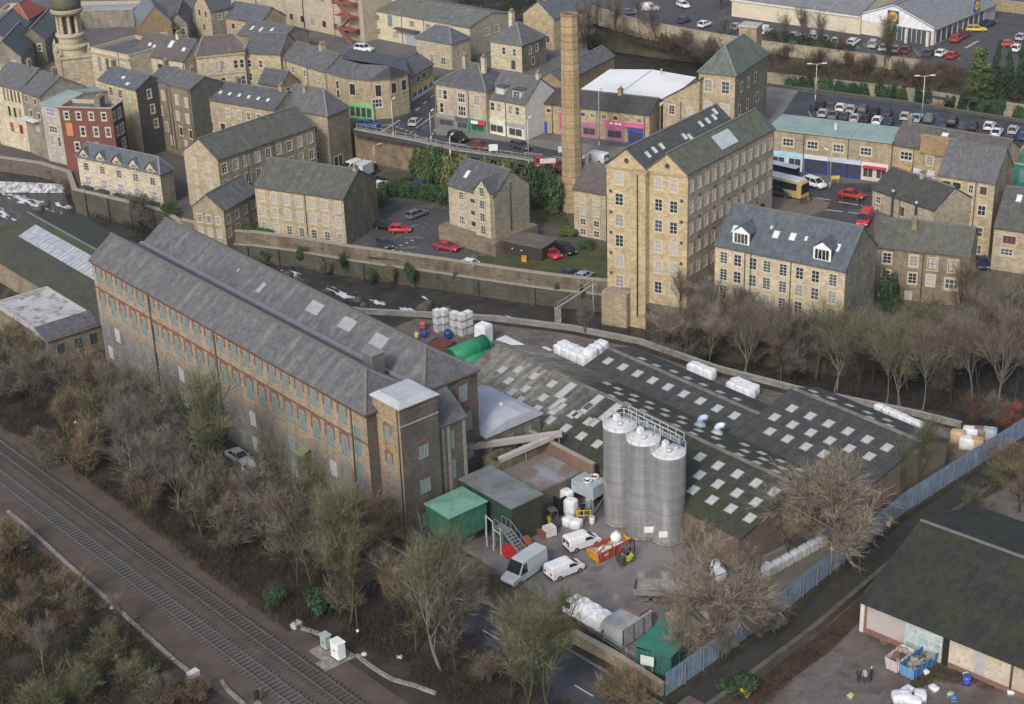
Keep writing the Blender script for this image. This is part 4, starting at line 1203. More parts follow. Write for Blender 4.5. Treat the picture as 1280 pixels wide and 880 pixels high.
for i in range(len(fp)-1):
 A,B=fp[i]-fp[0],fp[i+1]-fp[0];L=(B-A).length;k=int(L/2.6);d=(B-A).normalized();nrm=Vector((-d.y,d.x,0))
 for j in range(k):
  q0,q1=A.lerp(B,j/k),A.lerp(B,(j+.997)/k)
  link('post',pm,root,tuple(q0+nrm*.12))
  mb=MB();m=12;pts=[]
  for t in range(m+1):
   w=q0.lerp(q1,t/m)+nrm*(.014 if t%2 else-.014);pts.append(w)
  for t in range(m):mb.poly([(pts[t].x,pts[t].y,-.1),(pts[t+1].x,pts[t+1].y,-.1),(pts[t+1].x,pts[t+1].y,2.85),(pts[t].x,pts[t].y,2.85)])
  mb.build('panel',[bl],root)
 wallb.bar((A.x,A.y,-.95),(B.x,B.y,-.95),.45,1.6)
wallb.build('base_wall',[darkw],root)
lane=[MF(s+1.9,t)for s,t in((103.4,78),(104.9,48),(108.6,23),(110.2,6))]
mb=MB()
for i in range(3):
 a,b=lane[i],lane[i+1];mb.bar((a.x,a.y,-1.2),(b.x,b.y,-1.2),3.2,.5)
tag(mb.build('lane',[rough3((.036,.036,.038),(.05,.047,.043),.4,(.035,.04,.026),1.5)]),kind='structure')
long_wall('boundary_wall','low lichened stone wall between dark lane and lower yard','wall',[MF(s+3.7,t)for s,t in((103.4,74),(104.9,48),(108.6,23),(110.4,3))],YR-.3,-.45,.4,stone((.12,.105,.08),.7,.25,.5),rough3((.11,.10,.08),(.075,.072,.053),.9),copz=.12)
region('leaf_litter',mfpoly([(109,48),(112.6,23),(114.4,3),(116.6,2.3),(115.4,22),(110,48)]),YR+.02,rough3((.07,.042,.033),(.055,.038,.03),.8,(.085,.056,.042),3),px=False)
region('verge',mfpoly([(72,.4),(86,.6),(98,1.6),(97,4.6),(87,5.0),(79,5.0),(71,3.0)]),.04,rough3((.13,.105,.075),(.085,.075,.05),.45,(.16,.135,.1),1.6),px=False)
stw=stone((.26,.21,.145),.6,.3,.6)
long_wall('yard_wall','brown stone wall between mill yard and road at lower centre','wall',[MF(s,t)for s,t in((97.5,2.2),(101,2.5),(104,2.7),(110.2,2.5))],-.3,1.35,.5,stw,copm,copz=.14)
rail_fence('guard_rail','grey double guard rail along the lower yard edge by the road',[MF(s,t)for s,t in((95.5,4.7),(99.5,4.6),(103,4.5),(106,4.4))],.03,1.0,plain((.33,.34,.35),.5,name='galvanised_steel'),2.0,rails=3)
# --- the mill and its sheds (mill axes)
@cached
def stone2(top,low,zs,soot=.4,course=.25,blen=.5):
 """stone whose lower storeys are grimy grey: the change follows height on the wall"""
 nt=NT('two_tone_stone');uv=nt.n('ShaderNodeUVMap').outputs[0]
 br=nt.n('ShaderNodeTexBrick');nt.l(uv,br.inputs['Vector']);br.inputs['Scale'].default_value=1.0
 br.inputs['Brick Width'].default_value=blen;br.inputs['Row Height'].default_value=course;br.inputs['Mortar Size'].default_value=.015
 br.inputs['Color1'].default_value=(1.18,1.18,1.18,1);br.inputs['Color2'].default_value=(.78,.78,.78,1);br.inputs['Mortar'].default_value=(.65,.65,.65,1)
 sp=nt.n('ShaderNodeSeparateXYZ');nt.l(uv,sp.inputs[0])
 n=nt.noise(uv,.4,4,1,.4);add=nt.n('ShaderNodeMath',operation='MULTIPLY_ADD');nt.l(n,add.inputs[0]);add.inputs[1].default_value=3.0;nt.l(sp.outputs[1],add.inputs[2])
 c=nt.mix(nt.ramp(add.outputs[0],zs-.4,zs+2.6),low,top)
 c=nt.mix(1.0,c,br.outputs['Color'],'MULTIPLY')
 f=nt.n('ShaderNodeMath',operation='MULTIPLY');nt.l(nt.ramp(nt.noise(uv,.9,5,1,.3),.45,.75),f.inputs[0]);f.inputs[1].default_value=soot
 return fin(nt,nt.mix(f.outputs[0],c,(.055,.05,.048)),.92,.15)
def mhouse(name,label,cat,s0,s1,t0,t1,z0,h,**k):
 o=MF(s1,t0)
 return House(name,label,cat,z0,h,org=(o.x,o.y),ang=MANG+pi/2,a=t1-t0,b=s1-s0,**k)
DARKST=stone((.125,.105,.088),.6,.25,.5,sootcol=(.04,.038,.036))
mill_w=stone2((.335,.27,.19),(.19,.18,.172),7.2)
fr=[(1.9+2.95*i)/65.7 for i in range(21)]
r3,r4=[],[]
rows=[(12.6,2.2,1.6,fr,'mill',1),(8.2,2.7,1.6,fr,'mill',1)]
for i,f in enumerate(fr):
 rows.append((4.5,2.1,1.45,[f],('millgrey','mill','millgrey','millwhite')[(i*7+i//3)%4]))
 rows.append((.9,2.0,1.45,[f],('millwhite','millgrey','millgrey','mill')[(i*5+i//4)%4]))
rows+=[(9.6,3.6,1.2,[63.6/65.7],'strip'),(5.0,3.6,1.2,[63.6/65.7],'strip')]
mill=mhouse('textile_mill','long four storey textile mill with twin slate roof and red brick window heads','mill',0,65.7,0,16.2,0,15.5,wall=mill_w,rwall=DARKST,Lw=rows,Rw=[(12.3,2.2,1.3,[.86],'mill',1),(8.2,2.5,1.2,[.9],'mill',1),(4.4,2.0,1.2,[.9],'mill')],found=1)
redb=stone((.215,.09,.065),.45,.1,.25)
mill.band('brick_cornice',15.05,15.42,redb,'L',.07);mill.band('string_course',11.55,11.8,redb,'L',.05)
mill.band('end_string_course',11.2,11.7,redb,'R',.05)
for u in(.245,.5,.955):mill.pipe('L',u*65.7,0,15.4,.1)
mill_slate=slate((.112,.113,.122),.12,.65,(.10,.10,.07),(.215,.205,.19),seed=3)
dk_slate=slate((.10,.10,.112),.12,.15,seed=5)
Bm,Am,hh=mill.b,mill.a,15.5
for k,(x0,x1)in enumerate(((-.35,8.0),(8.0,Am+.35))):
 xm=(x0+x1)/2-(.25 if k==0 else 0);zr=hh+3.1;yh=4.6
 mb=MB();e=hh+.2
 mb.poly([(x0,-.3,e),(xm,yh,zr),(xm,Bm+.2,zr),(x0,Bm+.2,e)]);mb.poly([(x1,-.3,e),(x1,Bm+.2,e),(xm,Bm+.2,zr),(xm,yh,zr)])
 mb.poly([(x0,-.3,e),(x1,-.3,e),(xm,yh,zr)],1)
 mb.poly([(x0,-.3,e-.22),(x1,-.3,e-.22),(x1,-.3,e),(x0,-.3,e)],2);mb.poly([(x0,-.3,e-.22),(x0,-.3,e),(x0,Bm+.2,e),(x0,Bm+.2,e-.22)],2)
 mb.poly([(x0,Bm+.19,e-.3),(x0,Bm+.19,e),(xm,Bm+.19,zr),(x1,Bm+.19,e),(x1,Bm+.19,e-.3)],3)
 mb.poly([(x0,-.29,e-.21),(x0,Bm+.2,e-.21),(x1,Bm+.2,e-.21),(x1,-.29,e-.21)],2)
 for p,q in(((xm,yh,zr),(xm,Bm+.2,zr)),((x0,-.3,e),(xm,yh,zr)),((x1,-.3,e),(xm,yh,zr))):
  mb.bar(Vector(p)+Vector((0,0,.05)),Vector(q)+Vector((0,0,.05)),.36,.14,4)
 rf=mb.build('roof',[mill_slate,dk_slate,plain((.12,.075,.055),.8,name='gutter_paint'),DARKST,plain((.15,.14,.13),.9,name='ridge_tile')],mill.root)
 mill.roof=rf
 if k==1:
  o=Vector((x0,Bm+.2,e));ex=Vector((0,-1,0));up=Vector((xm-x0,0,zr-e));uu=up.normalized();n=ex.cross(uu)
  for s_,v,w,l in((40.5,.62,2.6,1.7),(47.6,.62,2.6,1.7),(54.3,.6,2.6,1.7),(29,.45,.9,1.6),(22.5,.6,.4,.5)):
   c=o+ex*s_+uu*(v*up.length)+n*.05
   ob=skylight_copy('skylight',w,l,plain((.30,.315,.325),.3,name='wired_roof_glass'),None);COL.objects.link(ob);ob.parent=rf
   ob.matrix_local=Matrix(((ex.x,uu.x,n.x,c.x),(ex.y,uu.y,n.y,c.y),(ex.z,uu.z,n.z,c.z),(0,0,0,1)))
mb=MB();mb.box(7.75,-.2,15.75,8.3,Bm+.2,16.15);mb.build('valley_gutter',[plain((.2,.21,.235),.4,name='lead_sheet')],mill.root)
mb=MB();mb.box(5.2,5.5,16.6,6.9,7.4,19.2);mb.box(5.1,5.4,19.2,7.0,7.5,19.35,1);mb.build('roof_hatch',[plain((.12,.115,.11),.9,name='lead_cladding'),plain((.2,.2,.2),.8,name='lead_cladding')],mill.root)
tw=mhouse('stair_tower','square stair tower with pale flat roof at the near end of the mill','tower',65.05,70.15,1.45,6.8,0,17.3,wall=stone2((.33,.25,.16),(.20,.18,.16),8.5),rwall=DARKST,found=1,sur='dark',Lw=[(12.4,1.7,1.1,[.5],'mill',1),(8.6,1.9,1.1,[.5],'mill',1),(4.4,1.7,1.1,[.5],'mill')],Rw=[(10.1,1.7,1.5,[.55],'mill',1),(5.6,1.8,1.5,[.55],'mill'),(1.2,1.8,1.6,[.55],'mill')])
tw.band('string_course',15.0,15.18,plain((.34,.29,.2),.9,name='dressed_stone'),'LR',.06)
mb=MB();a,b=tw.a,tw.b
q=lambda d,z:[(-d,-d,z),(a+d,-d,z),(a+d,b+d,z),(-d,b+d,z)]
mb.ring([q(.22,17.3),q(.22,17.42),q(-.55,17.95)],0,True);mb.build('roof',[rough3((.40,.41,.43),(.33,.34,.355),.5,(.46,.47,.49),2,rough=.6)],tw.root)
tw.pipe('L',4.75,0,17.2,.08)
st=mhouse('stair_annexe','narrow dark annexe with slate lean-to roof between stair tower and mill end','annexe',65.75,69.4,6.85,11.3,0,12.6,wall=DARKST,found=1,Rw=[(9.2,2.4,.9,[.5],'strip'),(5.2,2.6,.9,[.5],'strip')])
st.shed_roof(dk_slate,'y1',2.6,.2)
for u in(.8,1.6,3.9):st.panel('pilaster','R',u,u+.45,0,12.4,stone((.3,.27,.2),.6))
mb=MB();mb.box(-.7,0,0,.7,1.2,2.2,0);mb.poly([(-.8,-.1,2.2),(.8,-.1,2.2),(.8,1.3,2.7),(-.8,1.3,2.7)],1);mb.box(-.8,-.1,2.05,.8,1.3,2.2,1)
h_=mb.build('loading_hood',[plain((.10,.11,.105),.8,name='hood_boards'),plain((.17,.2,.1),.9,name='mossy_felt')],mill.root);h_.location=(-1.25,mill.b-52.5,3.6);h_.rotation_euler=(0,0,-pi/2)
ls=mhouse('mossy_shed','long low shed with mossy dark roof and grey rooflight strips left of the mill','shed',-46,-2.2,1.8,20.5,0,4.2,wall=stone((.28,.21,.13),.6),gable='L',rise=3.4,found=1)
ls.gable_roof(sheet((.05,.052,.048),(.042,.045,.04),(.065,.065,.055),.55,(.06,.068,.026),1.1,2.4),.4)
for nm,k,lst in(('rooflight','LL',[(.53,.7,36,3.4)]),('rooflight','LR',[(.4,.35,20,1.6)])):
 o,e,up,ln=ls.plane(k);sl=up.length;uu=up.normalized();n=e.cross(uu)
 for u,v,w,l in lst:
  mb=MB();m=int(w/1.1)
  for i in range(m):mb.box(-w/2+w*i/m,-l/2,-.02,-w/2+w*(i+.93)/m,l/2,.05)
  ob=mb.build(nm,[sheet((.33,.36,.40),(.42,.44,.46),(.25,.26,.27),.1,(.2,.2,.2),1.1,3,.4)],ls.roof);c=o+e*(u*ln)+uu*(v*sl)+n*.24
  ob.matrix_local=Matrix(((e.x,uu.x,n.x,c.x),(e.y,uu.y,n.y,c.y),(e.z,uu.z,n.z,c.z),(0,0,0,1)))
fb=mhouse('boiler_house','low stone building with stained pale flat roof at far left','building',-21,-3.9,-6.6,1.7,0,4.2,wall=stone((.22,.18,.12),.7),found=1,sur='dark',Rw=[(1.2,1.7,1.2,[.22,.55,.84],'green')])
mb=MB();mb.box(-.15,3.6,4.2,fb.a+.15,fb.b+.1,4.45);mb.build('roof',[rough3((.46,.45,.46),(.36,.35,.36),.35,(.13,.115,.105),1.0,lo=.35,hi=.6)],fb.root)
mb=MB();mb.poly([(-.3,-.3,3.9),(fb.a+.3,-.3,3.9),(fb.a+.3,3.65,5.0),(-.3,3.65,5.0)]);mb.poly([(-.3,3.65,4.2),(-.3,3.65,5.0),(fb.a+.3,3.65,5.0),(fb.a+.3,3.65,4.2)],1);mb.poly([(-.3,-.3,3.9),(-.3,3.65,5.0),(-.3,3.65,3.9)],1)
mb.build('slate_roof',[dk_slate,plain((.3,.29,.28),.8,name='lead_flashing')],fb.root)
mb=MB()
for q in((-.2,3.6,.1,fb.b+.2),(fb.a-.1,3.6,fb.a+.2,fb.b+.2),(.1,fb.b-.1,fb.a-.1,fb.b+.2)):mb.box(q[0],q[1],4.1,q[2],q[3],4.75)
mb.build('parapet',[plain((.4,.38,.35),.9,name='coping_stone')],fb.root)
sb=mhouse('engine_house','small dark stone building with pale rounded roof beside the mill end','building',56.5,66.5,16.5,25.2,0,6.8,wall=stone((.19,.15,.12),.6),found=1,sur='dark',Rw=[(3.6,2.4,1.1,[.42,.76],'mill'),(2.6,1.2,.8,[.2],'mill')])
mb=MB();a,b=sb.a,sb.b;prof=[(-.25,6.8),(-.25,7.05),(a*.12,7.6),(a*.35,8.05),(a*.65,8.05),(a*.88,7.6),(a+.25,7.05),(a+.25,6.8)]
mb.ring([[(x,-.25,z)for x,z in prof],[(x,b+.2,z)for x,z in prof]],0,True);mb.build('roof',[rough3((.44,.45,.49),(.38,.39,.42),.4,(.5,.51,.53),2,rough=.55)],sb.root)
mb=MB();mb.lathe([(.35,8.0),(.35,8.25),(.1,8.4)],10,0,(a*.62,b*.35));mb.build('roof_vent',[plain((.6,.6,.6),.5,name='vent_paint')],sb.root)
lt=mhouse('roofless_store','roofless stone store with mossy wall tops below the conveyor','building',66.8,69.8,15.6,22.8,0,4.0,wall=stone((.2,.165,.12),.7),found=1,sur='dark',Rw=[(1.0,2.0,1.1,[.45,.7,.9],'millwhite')])
mb=MB();a,b=lt.a,lt.b
mb.box(0,0,3.0,a,b,3.2);mb.build('floor_deck',[rough3((.10,.095,.08),(.07,.065,.06),.6)],lt.root)
mb=MB()
for q in((-.1,-.1,a+.1,.45),(-.1,b-.45,a+.1,b+.1),(-.1,.45,.45,b-.45),(a-.45,.45,a+.1,b-.45)):mb.box(q[0],q[1],3.9,q[2],q[3],4.7)
mb.build('wall_top',[rough3((.10,.105,.06),(.2,.17,.13),.8,(.07,.09,.035),2)],lt.root)
fs=mhouse('flat_roofed_store','flat roofed store with blue grey and brown roof in the mill yard','building',69.9,76.6,14.45,22.6,0,3.6,wall=stone((.15,.12,.09),.6),found=1)
mb=MB();mb.box(-.1,-.1,3.6,fs.a+.1,fs.b-.02,3.85);mb.build('roof',[rough3((.24,.27,.30),(.17,.14,.12),.14,(.2,.18,.17),.9,rough=.6,lo=.42,hi=.5)],fs.root)
p=MF(70.5,26.3)
long_wall('brick_wall','red brick parapet wall between flat roofed store and weaving shed','wall',[MF(67.0,23.1),MF(78.5,23.0)],0,5.4,.35,stone((.24,.13,.095),.5,.12,.3),copm)
gs=mhouse('green_shed','dark green corrugated shed with flat grey roof beside the green kiosk','shed',69.9,79.0,9.8,14.3,0,5.0,wall=sheet((.022,.06,.042),(.02,.05,.036),(.05,.075,.06),.35,(.03,.035,.025),.9,3),rwall=sheet((.045,.05,.03),(.04,.042,.028),(.06,.06,.05),.5,(.03,.035,.025),.9,3),found=1)
mb=MB();mb.box(-.2,-.2,5.0,gs.a+.1,gs.b+.2,5.2);mb.build('roof',[rough3((.19,.2,.22),(.14,.145,.15),.25,(.08,.14,.09),.8,rough=.6)],gs.root)
gs.panel('door','R',.5,1.6,0,2.2,plain((.03,.05,.04),.7,name='door_paint'))
gk=mhouse('green_kiosk','bright green metal kiosk raised on legs beside the stair tower','kiosk',71.3,75.7,3.4,8.8,1.6,3.3,wall=sheet((.035,.14,.09),(.035,.13,.085),(.07,.17,.12),.3,(.03,.085,.06),.6,4,.6),found=0)
mb=MB();a,b=gk.a,gk.b;q=lambda d,z:[(-d,-d,z),(a+d,-d,z),(a+d,b+d,z),(-d,b+d,z)]
mb.ring([q(.15,3.3),q(.15,3.42),q(-a*.42,3.75)],0,True);mb.build('roof',[rough3((.15,.31,.245),(.12,.26,.2),.4,(.19,.34,.28),2,rough=.6)],gk.root)
for x in(.15,a-.15):
 for y in(.15,b-.15):mb=MB();mb.box(x-.09,y-.09,-1.6,x+.09,y+.09,0);mb.build('leg',[plain((.2,.21,.22),.6,name='galvanised_steel')],gk.root)
mb=MB();mb.box(0,0,-.12,a,b,.0);mb.build('floor',[TRIM],gk.root)
steel=plain((.24,.26,.28),.5,.3,name='galvanised_steel')
o=MF(79.2,8.3);fsr=thing('steel_stair','grey galvanised outdoor stair with handrails against the green shed','stair',(o.x,o.y,0),MANG)
for y in(0,1.1):
 mb=MB();mb.bar((0,y,2.6),(4.2,y,0.1),.08,.26);mb.build('stringer',[steel],fsr)
 mb=MB();mb.bar((-1.6,y,3.65),(0,y,3.65),.06,.06);mb.bar((0,y,3.65),(4.2,y,1.15),.06,.06)
 for k in range(6):mb.bar((4.2*k/5,y,2.6-2.5*k/5),(4.2*k/5,y,3.65-2.5*k/5),.05,.05)
 for x in(-1.6,-.8):mb.bar((x,y,2.6),(x,y,3.65),.05,.05)
 mb.build('handrail',[steel],fsr)
mb=MB()
for k in range(11):mb.box(4.2*k/11,.04,2.5-2.45*k/11,4.2*(k+.9)/11,1.06,2.54-2.45*k/11)
mb.build('tread',[steel],fsr);mb=MB();mb.box(-1.7,-.05,2.55,0,1.15,2.65);mb.build('landing',[steel],fsr)
mb=MB()
for x in(-1.6,-.05):
 for y in(0,1.1):mb.box(x-.05,y-.05,0,x+.05,y+.05,2.55)
mb.build('support',[steel],fsr)
o=MF(77.0,7.6);fr2=thing('pipe_frame','pale steel goalpost frame standing before the green shed','frame',(o.x,o.y,0),MANG)
for i,x in enumerate((0,1.2,2.5)):mb=MB();mb.bar((x,0,0),(x,0,4.2-.3*i),.1,.1);mb.build('upright',[plain((.5,.5,.48),.5,name='pale_steel')],fr2)
mb=MB();mb.bar((0,0,4.1),(1.2,0,3.85),.09,.09);mb.bar((1.2,0,2.9),(2.5,0,2.75),.09,.09);mb.build('crossbar',[plain((.5,.5,.48),.5,name='pale_steel')],fr2)
def conveyor(a,b,w,h,label,legs):
 root=thing('conveyor',label,'conveyor',tuple(a));d=b-a
 mb=MB();mb.bar((0,0,0),d,w,h);mb.build('trough',[rough3((.33,.30,.28),(.27,.25,.235),.5)],root)
 mb=MB();mb.bar(Vector((0,0,h/2+.04)),d+Vector((0,0,h/2+.04)),w*.7,.06);mb.build('cover',[plain((.4,.38,.36),.6,name='pale_steel')],root)
 for u in legs:q=d*u;mb=MB();mb.bar((q.x,q.y,q.z-.1),(q.x,q.y,-a.z),.16,.16);mb.build('leg',[steel],root)
conveyor(W(583,559,5.6),W(702,542,6.3),.75,.6,'long pinkish grey conveyor running from the mill end to the weaving shed',(.25,.6,.97))
conveyor(W(624,575,5.0),W(690,546,6.0),.8,.5,'shorter grey conveyor sloping up beside the mossy store',(.5,))
# --- weaving sheds
def shed(label,s0,s1,ta,za,tr,zr,tb,zb,matF,matB,wallm,front=(),rear=(),lens=(),endh=0):
 o=MF(s1,ta);root=thing('weaving_shed',label,'shed',(o.x,o.y,0),MANG+pi/2,'weaving shed bays')
 b=s1-s0;x1,x2=tr-ta,tb-ta
 mb=MB()
 for y in(0,b):
  mb.poly([(0,y,-.5),(x2,y,-.5),(x2,y,zb),(x1,y,zr),(0,y,za)])
 mb.poly([(0,0,-.5),(0,b,-.5),(0,b,za),(0,0,za)]);mb.poly([(x2,0,-.5),(x2,b,-.5),(x2,b,zb),(x2,0,zb)])
 mb.build('wall',[wallm],root)
 def slope(xa,zaa,xb,zbb,mat,pts,left):
  m=MB();t=.16;e=.25
  P=[(xa,-e,zaa),(xb,-e,zbb),(xb,b+e,zbb),(xa,b+e,zaa)]
  m.poly([(x,y,z+t)for x,y,z in P]);m.poly([(x,y,z+.01)for x,y,z in P][::-1])
  for i in range(4):
   A,B_=P[i],P[(i+1)%4];m.poly([(A[0],A[1],A[2]+.01),(B_[0],B_[1],B_[2]+.01),(B_[0],B_[1],B_[2]+t),(A[0],A[1],A[2]+t)])
  r=m.build('roof_slope',[mat],root)
  for q in pts:
   px,py=q[0],q[1];w,l=(q[2],q[3])if len(q)>2 else(1.15,1.35)
   z=(zaa+zbb)/2
   for _ in range(12):
    p=W(px,py,z);t_=(p-MO).dot(MN)-ta;s_=(p-MO).dot(MD)
    f=(t_-xa)/(xb-xa);z=zaa+(zbb-zaa)*min(1.1,max(-.1,f))+.2
   if not(.04<f<.97 and s0+.3<s_<s1-.3):continue
   up=Vector((xb-xa,0,zbb-zaa)).normalized();ex=Vector((0,-1,0));n=ex.cross(up)
   if n.z<0:ex=-ex;n=-n
   ob=skylight_copy('rooflight',w,l,plain((.40,.42,.405),.5,name='weathered_rooflight'),plain((.3,.3,.29),.6,name='rooflight_frame'));COL.objects.link(ob);ob.parent=r
   ob.matrix_local=Matrix(((ex.x,up.x,n.x,t_),(ex.y,up.y,n.y,s1-s_),(ex.z,up.z,n.z,z-.02),(0,0,0,1)))
  return r
 slope(0,za,x1,zr,matF,front,1);slope(x2,zb,x1,zr,matB,[(q[0],q[1],1.1,.8)for q in rear],0)
 mb=MB();mb.bar((x1,-.2,zr+.2),(x1,b+.2,zr+.2),.5,.16);mb.build('ridge_cap',[rough3((.2,.19,.17),(.13,.12,.11),.7)],root)
 return root
z3=lambda L:[(x/4+640,y/4+440)for x,y in L];z4=lambda L:[(x/4+960,y/4+440)for x,y in L]
@cached
def shed_mat(split,soft,a1,a2,b1,b2,moss):
 """old asbestos sheets, pale and patched at one end, dark and mossy at the other: v runs down the slope, u along the shed"""
 nt=NT('asbestos_sheets');uv=nt.n('ShaderNodeUVMap').outputs[0];ob=nt.n('ShaderNodeTexCoord').outputs['Object']
 def bricks(c1,c2,bias):
  br=nt.n('ShaderNodeTexBrick');nt.l(uv,br.inputs['Vector']);br.offset=.5;br.inputs['Scale'].default_value=1.0
  br.inputs['Brick Width'].default_value=1.0;br.inputs['Row Height'].default_value=2.3;br.inputs['Mortar Size'].default_value=.035;br.inputs['Bias'].default_value=bias
  br.inputs['Color1'].default_value=c4(c1);br.inputs['Color2'].default_value=c4(c2);br.inputs['Mortar'].default_value=c4(tuple(v*.55 for v in c1));return br.outputs['Color']
 A=bricks(a1,a2,-.2);B=bricks(b1,b2,-.3)
 n1=nt.noise(uv,1.3,4,1,.1);A=nt.mix(nt.ramp(n1,.42,.7),A,(.13,.11,.09))
 n3=nt.noise(uv,.5,5);A=nt.mix(nt.ramp(n3,.56,.68),A,(.15,.085,.065))
 n2=nt.noise(ob,.2,5);B=nt.mix(nt.ramp(n2,.4,.7),B,moss)
 sp=nt.n('ShaderNodeSeparateXYZ');nt.l(ob,sp.inputs[0])
 ad=nt.n('ShaderNodeMath',operation='MULTIPLY_ADD');nt.l(nt.noise(ob,.25,4),ad.inputs[0]);ad.inputs[1].default_value=14;nt.l(sp.outputs[1],ad.inputs[2])
 return fin(nt,nt.mix(1.0,nt.mix(nt.ramp(ad.outputs[0],split-soft+7,split+soft+7),B,A),mottle(nt,uv),'MULTIPLY'),.85,.25)
s1F=shed_mat(36,7,(.25,.25,.222),(.20,.195,.17),(.05,.052,.045),(.042,.042,.04),(.04,.05,.022))
s1B=shed_mat(40,6,(.28,.27,.245),(.2,.19,.17),(.05,.05,.045),(.042,.042,.04),(.05,.055,.03))
dkF=sheet((.05,.051,.053),(.042,.043,.045),(.095,.095,.09),.4,(.045,.05,.034),1.0,4.5)
dkG=sheet((.05,.051,.053),(.044,.045,.047),(.085,.085,.082),.3,(.042,.048,.03),1.0,3.0,seed=2)
brw=stone((.17,.12,.09),.5,.12,.3)
shed('wide weaving shed bay with patched pale end and mossy dark roof behind the silos',48,100,24.6,4.0,34,7.0,41,4.7,s1F,s1B,brw,z3([(940,525),(1030,568),(1127,610),(1220,655),(938,615),(1030,660),(1125,705),(1220,750),(1000,740),(1095,783),(907,690),(190,340),(270,380),(348,420),(427,460),(305,312),(385,348),(1310,700),(1310,800),(1190,830)])+[(741,504,1.2,4.2),(707,488,1.3,3.2),(697,505,1.1,2.6),(763,515,1.2,3.4),(648,462),(668,470),(690,480),(712,474,1.1,2),(636,476),(657,486),(679,497),(701,508),(722,518),(742,528),(650,500),(671,511),(692,522-8),(735,508),(628,462),(640,490)],z3([(475,157),(497,220),(530,183),(533,207),(575,257),(605,240),(613,218),(655,292),(685,278),(690,253),(765,315),(768,290),(820,367),(850,352),(852,327),(905,408),(935,392),(937,370),(1020,430),(1042,470),(1165,463),(1165,495),(1137,513),(1250,505),(1257,535),(1228,553)])+z4([(65,545),(70,580),(42,597),(160,590),(165,622)]))
shed('middle weaving shed bay with clean charcoal roof and one row of rooflights',57.5,84.0,41.0,4.7,45.6,5.9,50.2,4.6,dkF,dkF,brw,z3([(480,45),(555,75),(628,108),(703,142),(780,175),(860,210),(943,245),(1027,282),(1113,318),(1200,357)]),z3([(650,33),(722,67),(810,97),(880,130),(957,163),(1042,200),(1125,235)]))
shed('far weaving shed bay with three rows of rooflights next to the river wall',84.3,103.6,41.0,4.7,51.7,7.35,57.2,5.5,dkG,dkG,brw,z4([(30,245),(120,282),(212,320),(303,358),(400,396),(497,437),(595,478),(33,326),(123,364),(215,403),(310,443),(407,482),(507,522),(10,397),(98,434),(190,473),(280,510)]),z4([(228,197),(235,218),(213,233),(318,231),(323,257),(303,270),(410,267),(397,307),(500,302),(512,328),(493,345),(597,340),(607,367),(585,383),(683,421)]))
def cowl(px,py,z,col,label):
 p=W(px,py,z);r=thing('roof_cowl',label,'roof vent',(p.x,p.y,z),MANG+.6)
 m=plain(col,.4,name='cowl_paint')
 mb=MB();mb.lathe([(.75,-.8),(.75,.1),(.5,.2),(.4,.5)],14);mb.build('base',[plain(tuple(v*.6 for v in col),.5,name='cowl_base')],r)
 mb=MB();R=[]
 for k in range(6):
  a=pi/2*k/5*1.3;c=Vector((.6*(1-cos(a)),0,.5+.6*sin(a)));d=Vector((sin(a),0,cos(a)));u=Vector((cos(a),0,-sin(a)))
  R.append([c+(u*cos(2*pi*j/10)+Vector((0,1,0))*sin(2*pi*j/10))*.38 for j in range(10)])
 mb.ring(R,0,True,True);mb.build('hood',[m],r)
cowl(875,531,5.6,(.42,.5,.68),'blue grey swan neck roof vent on the shed valley')
cowl(896,541,5.6,(.62,.66,.74),'paler swan neck roof vent on the shed valley')
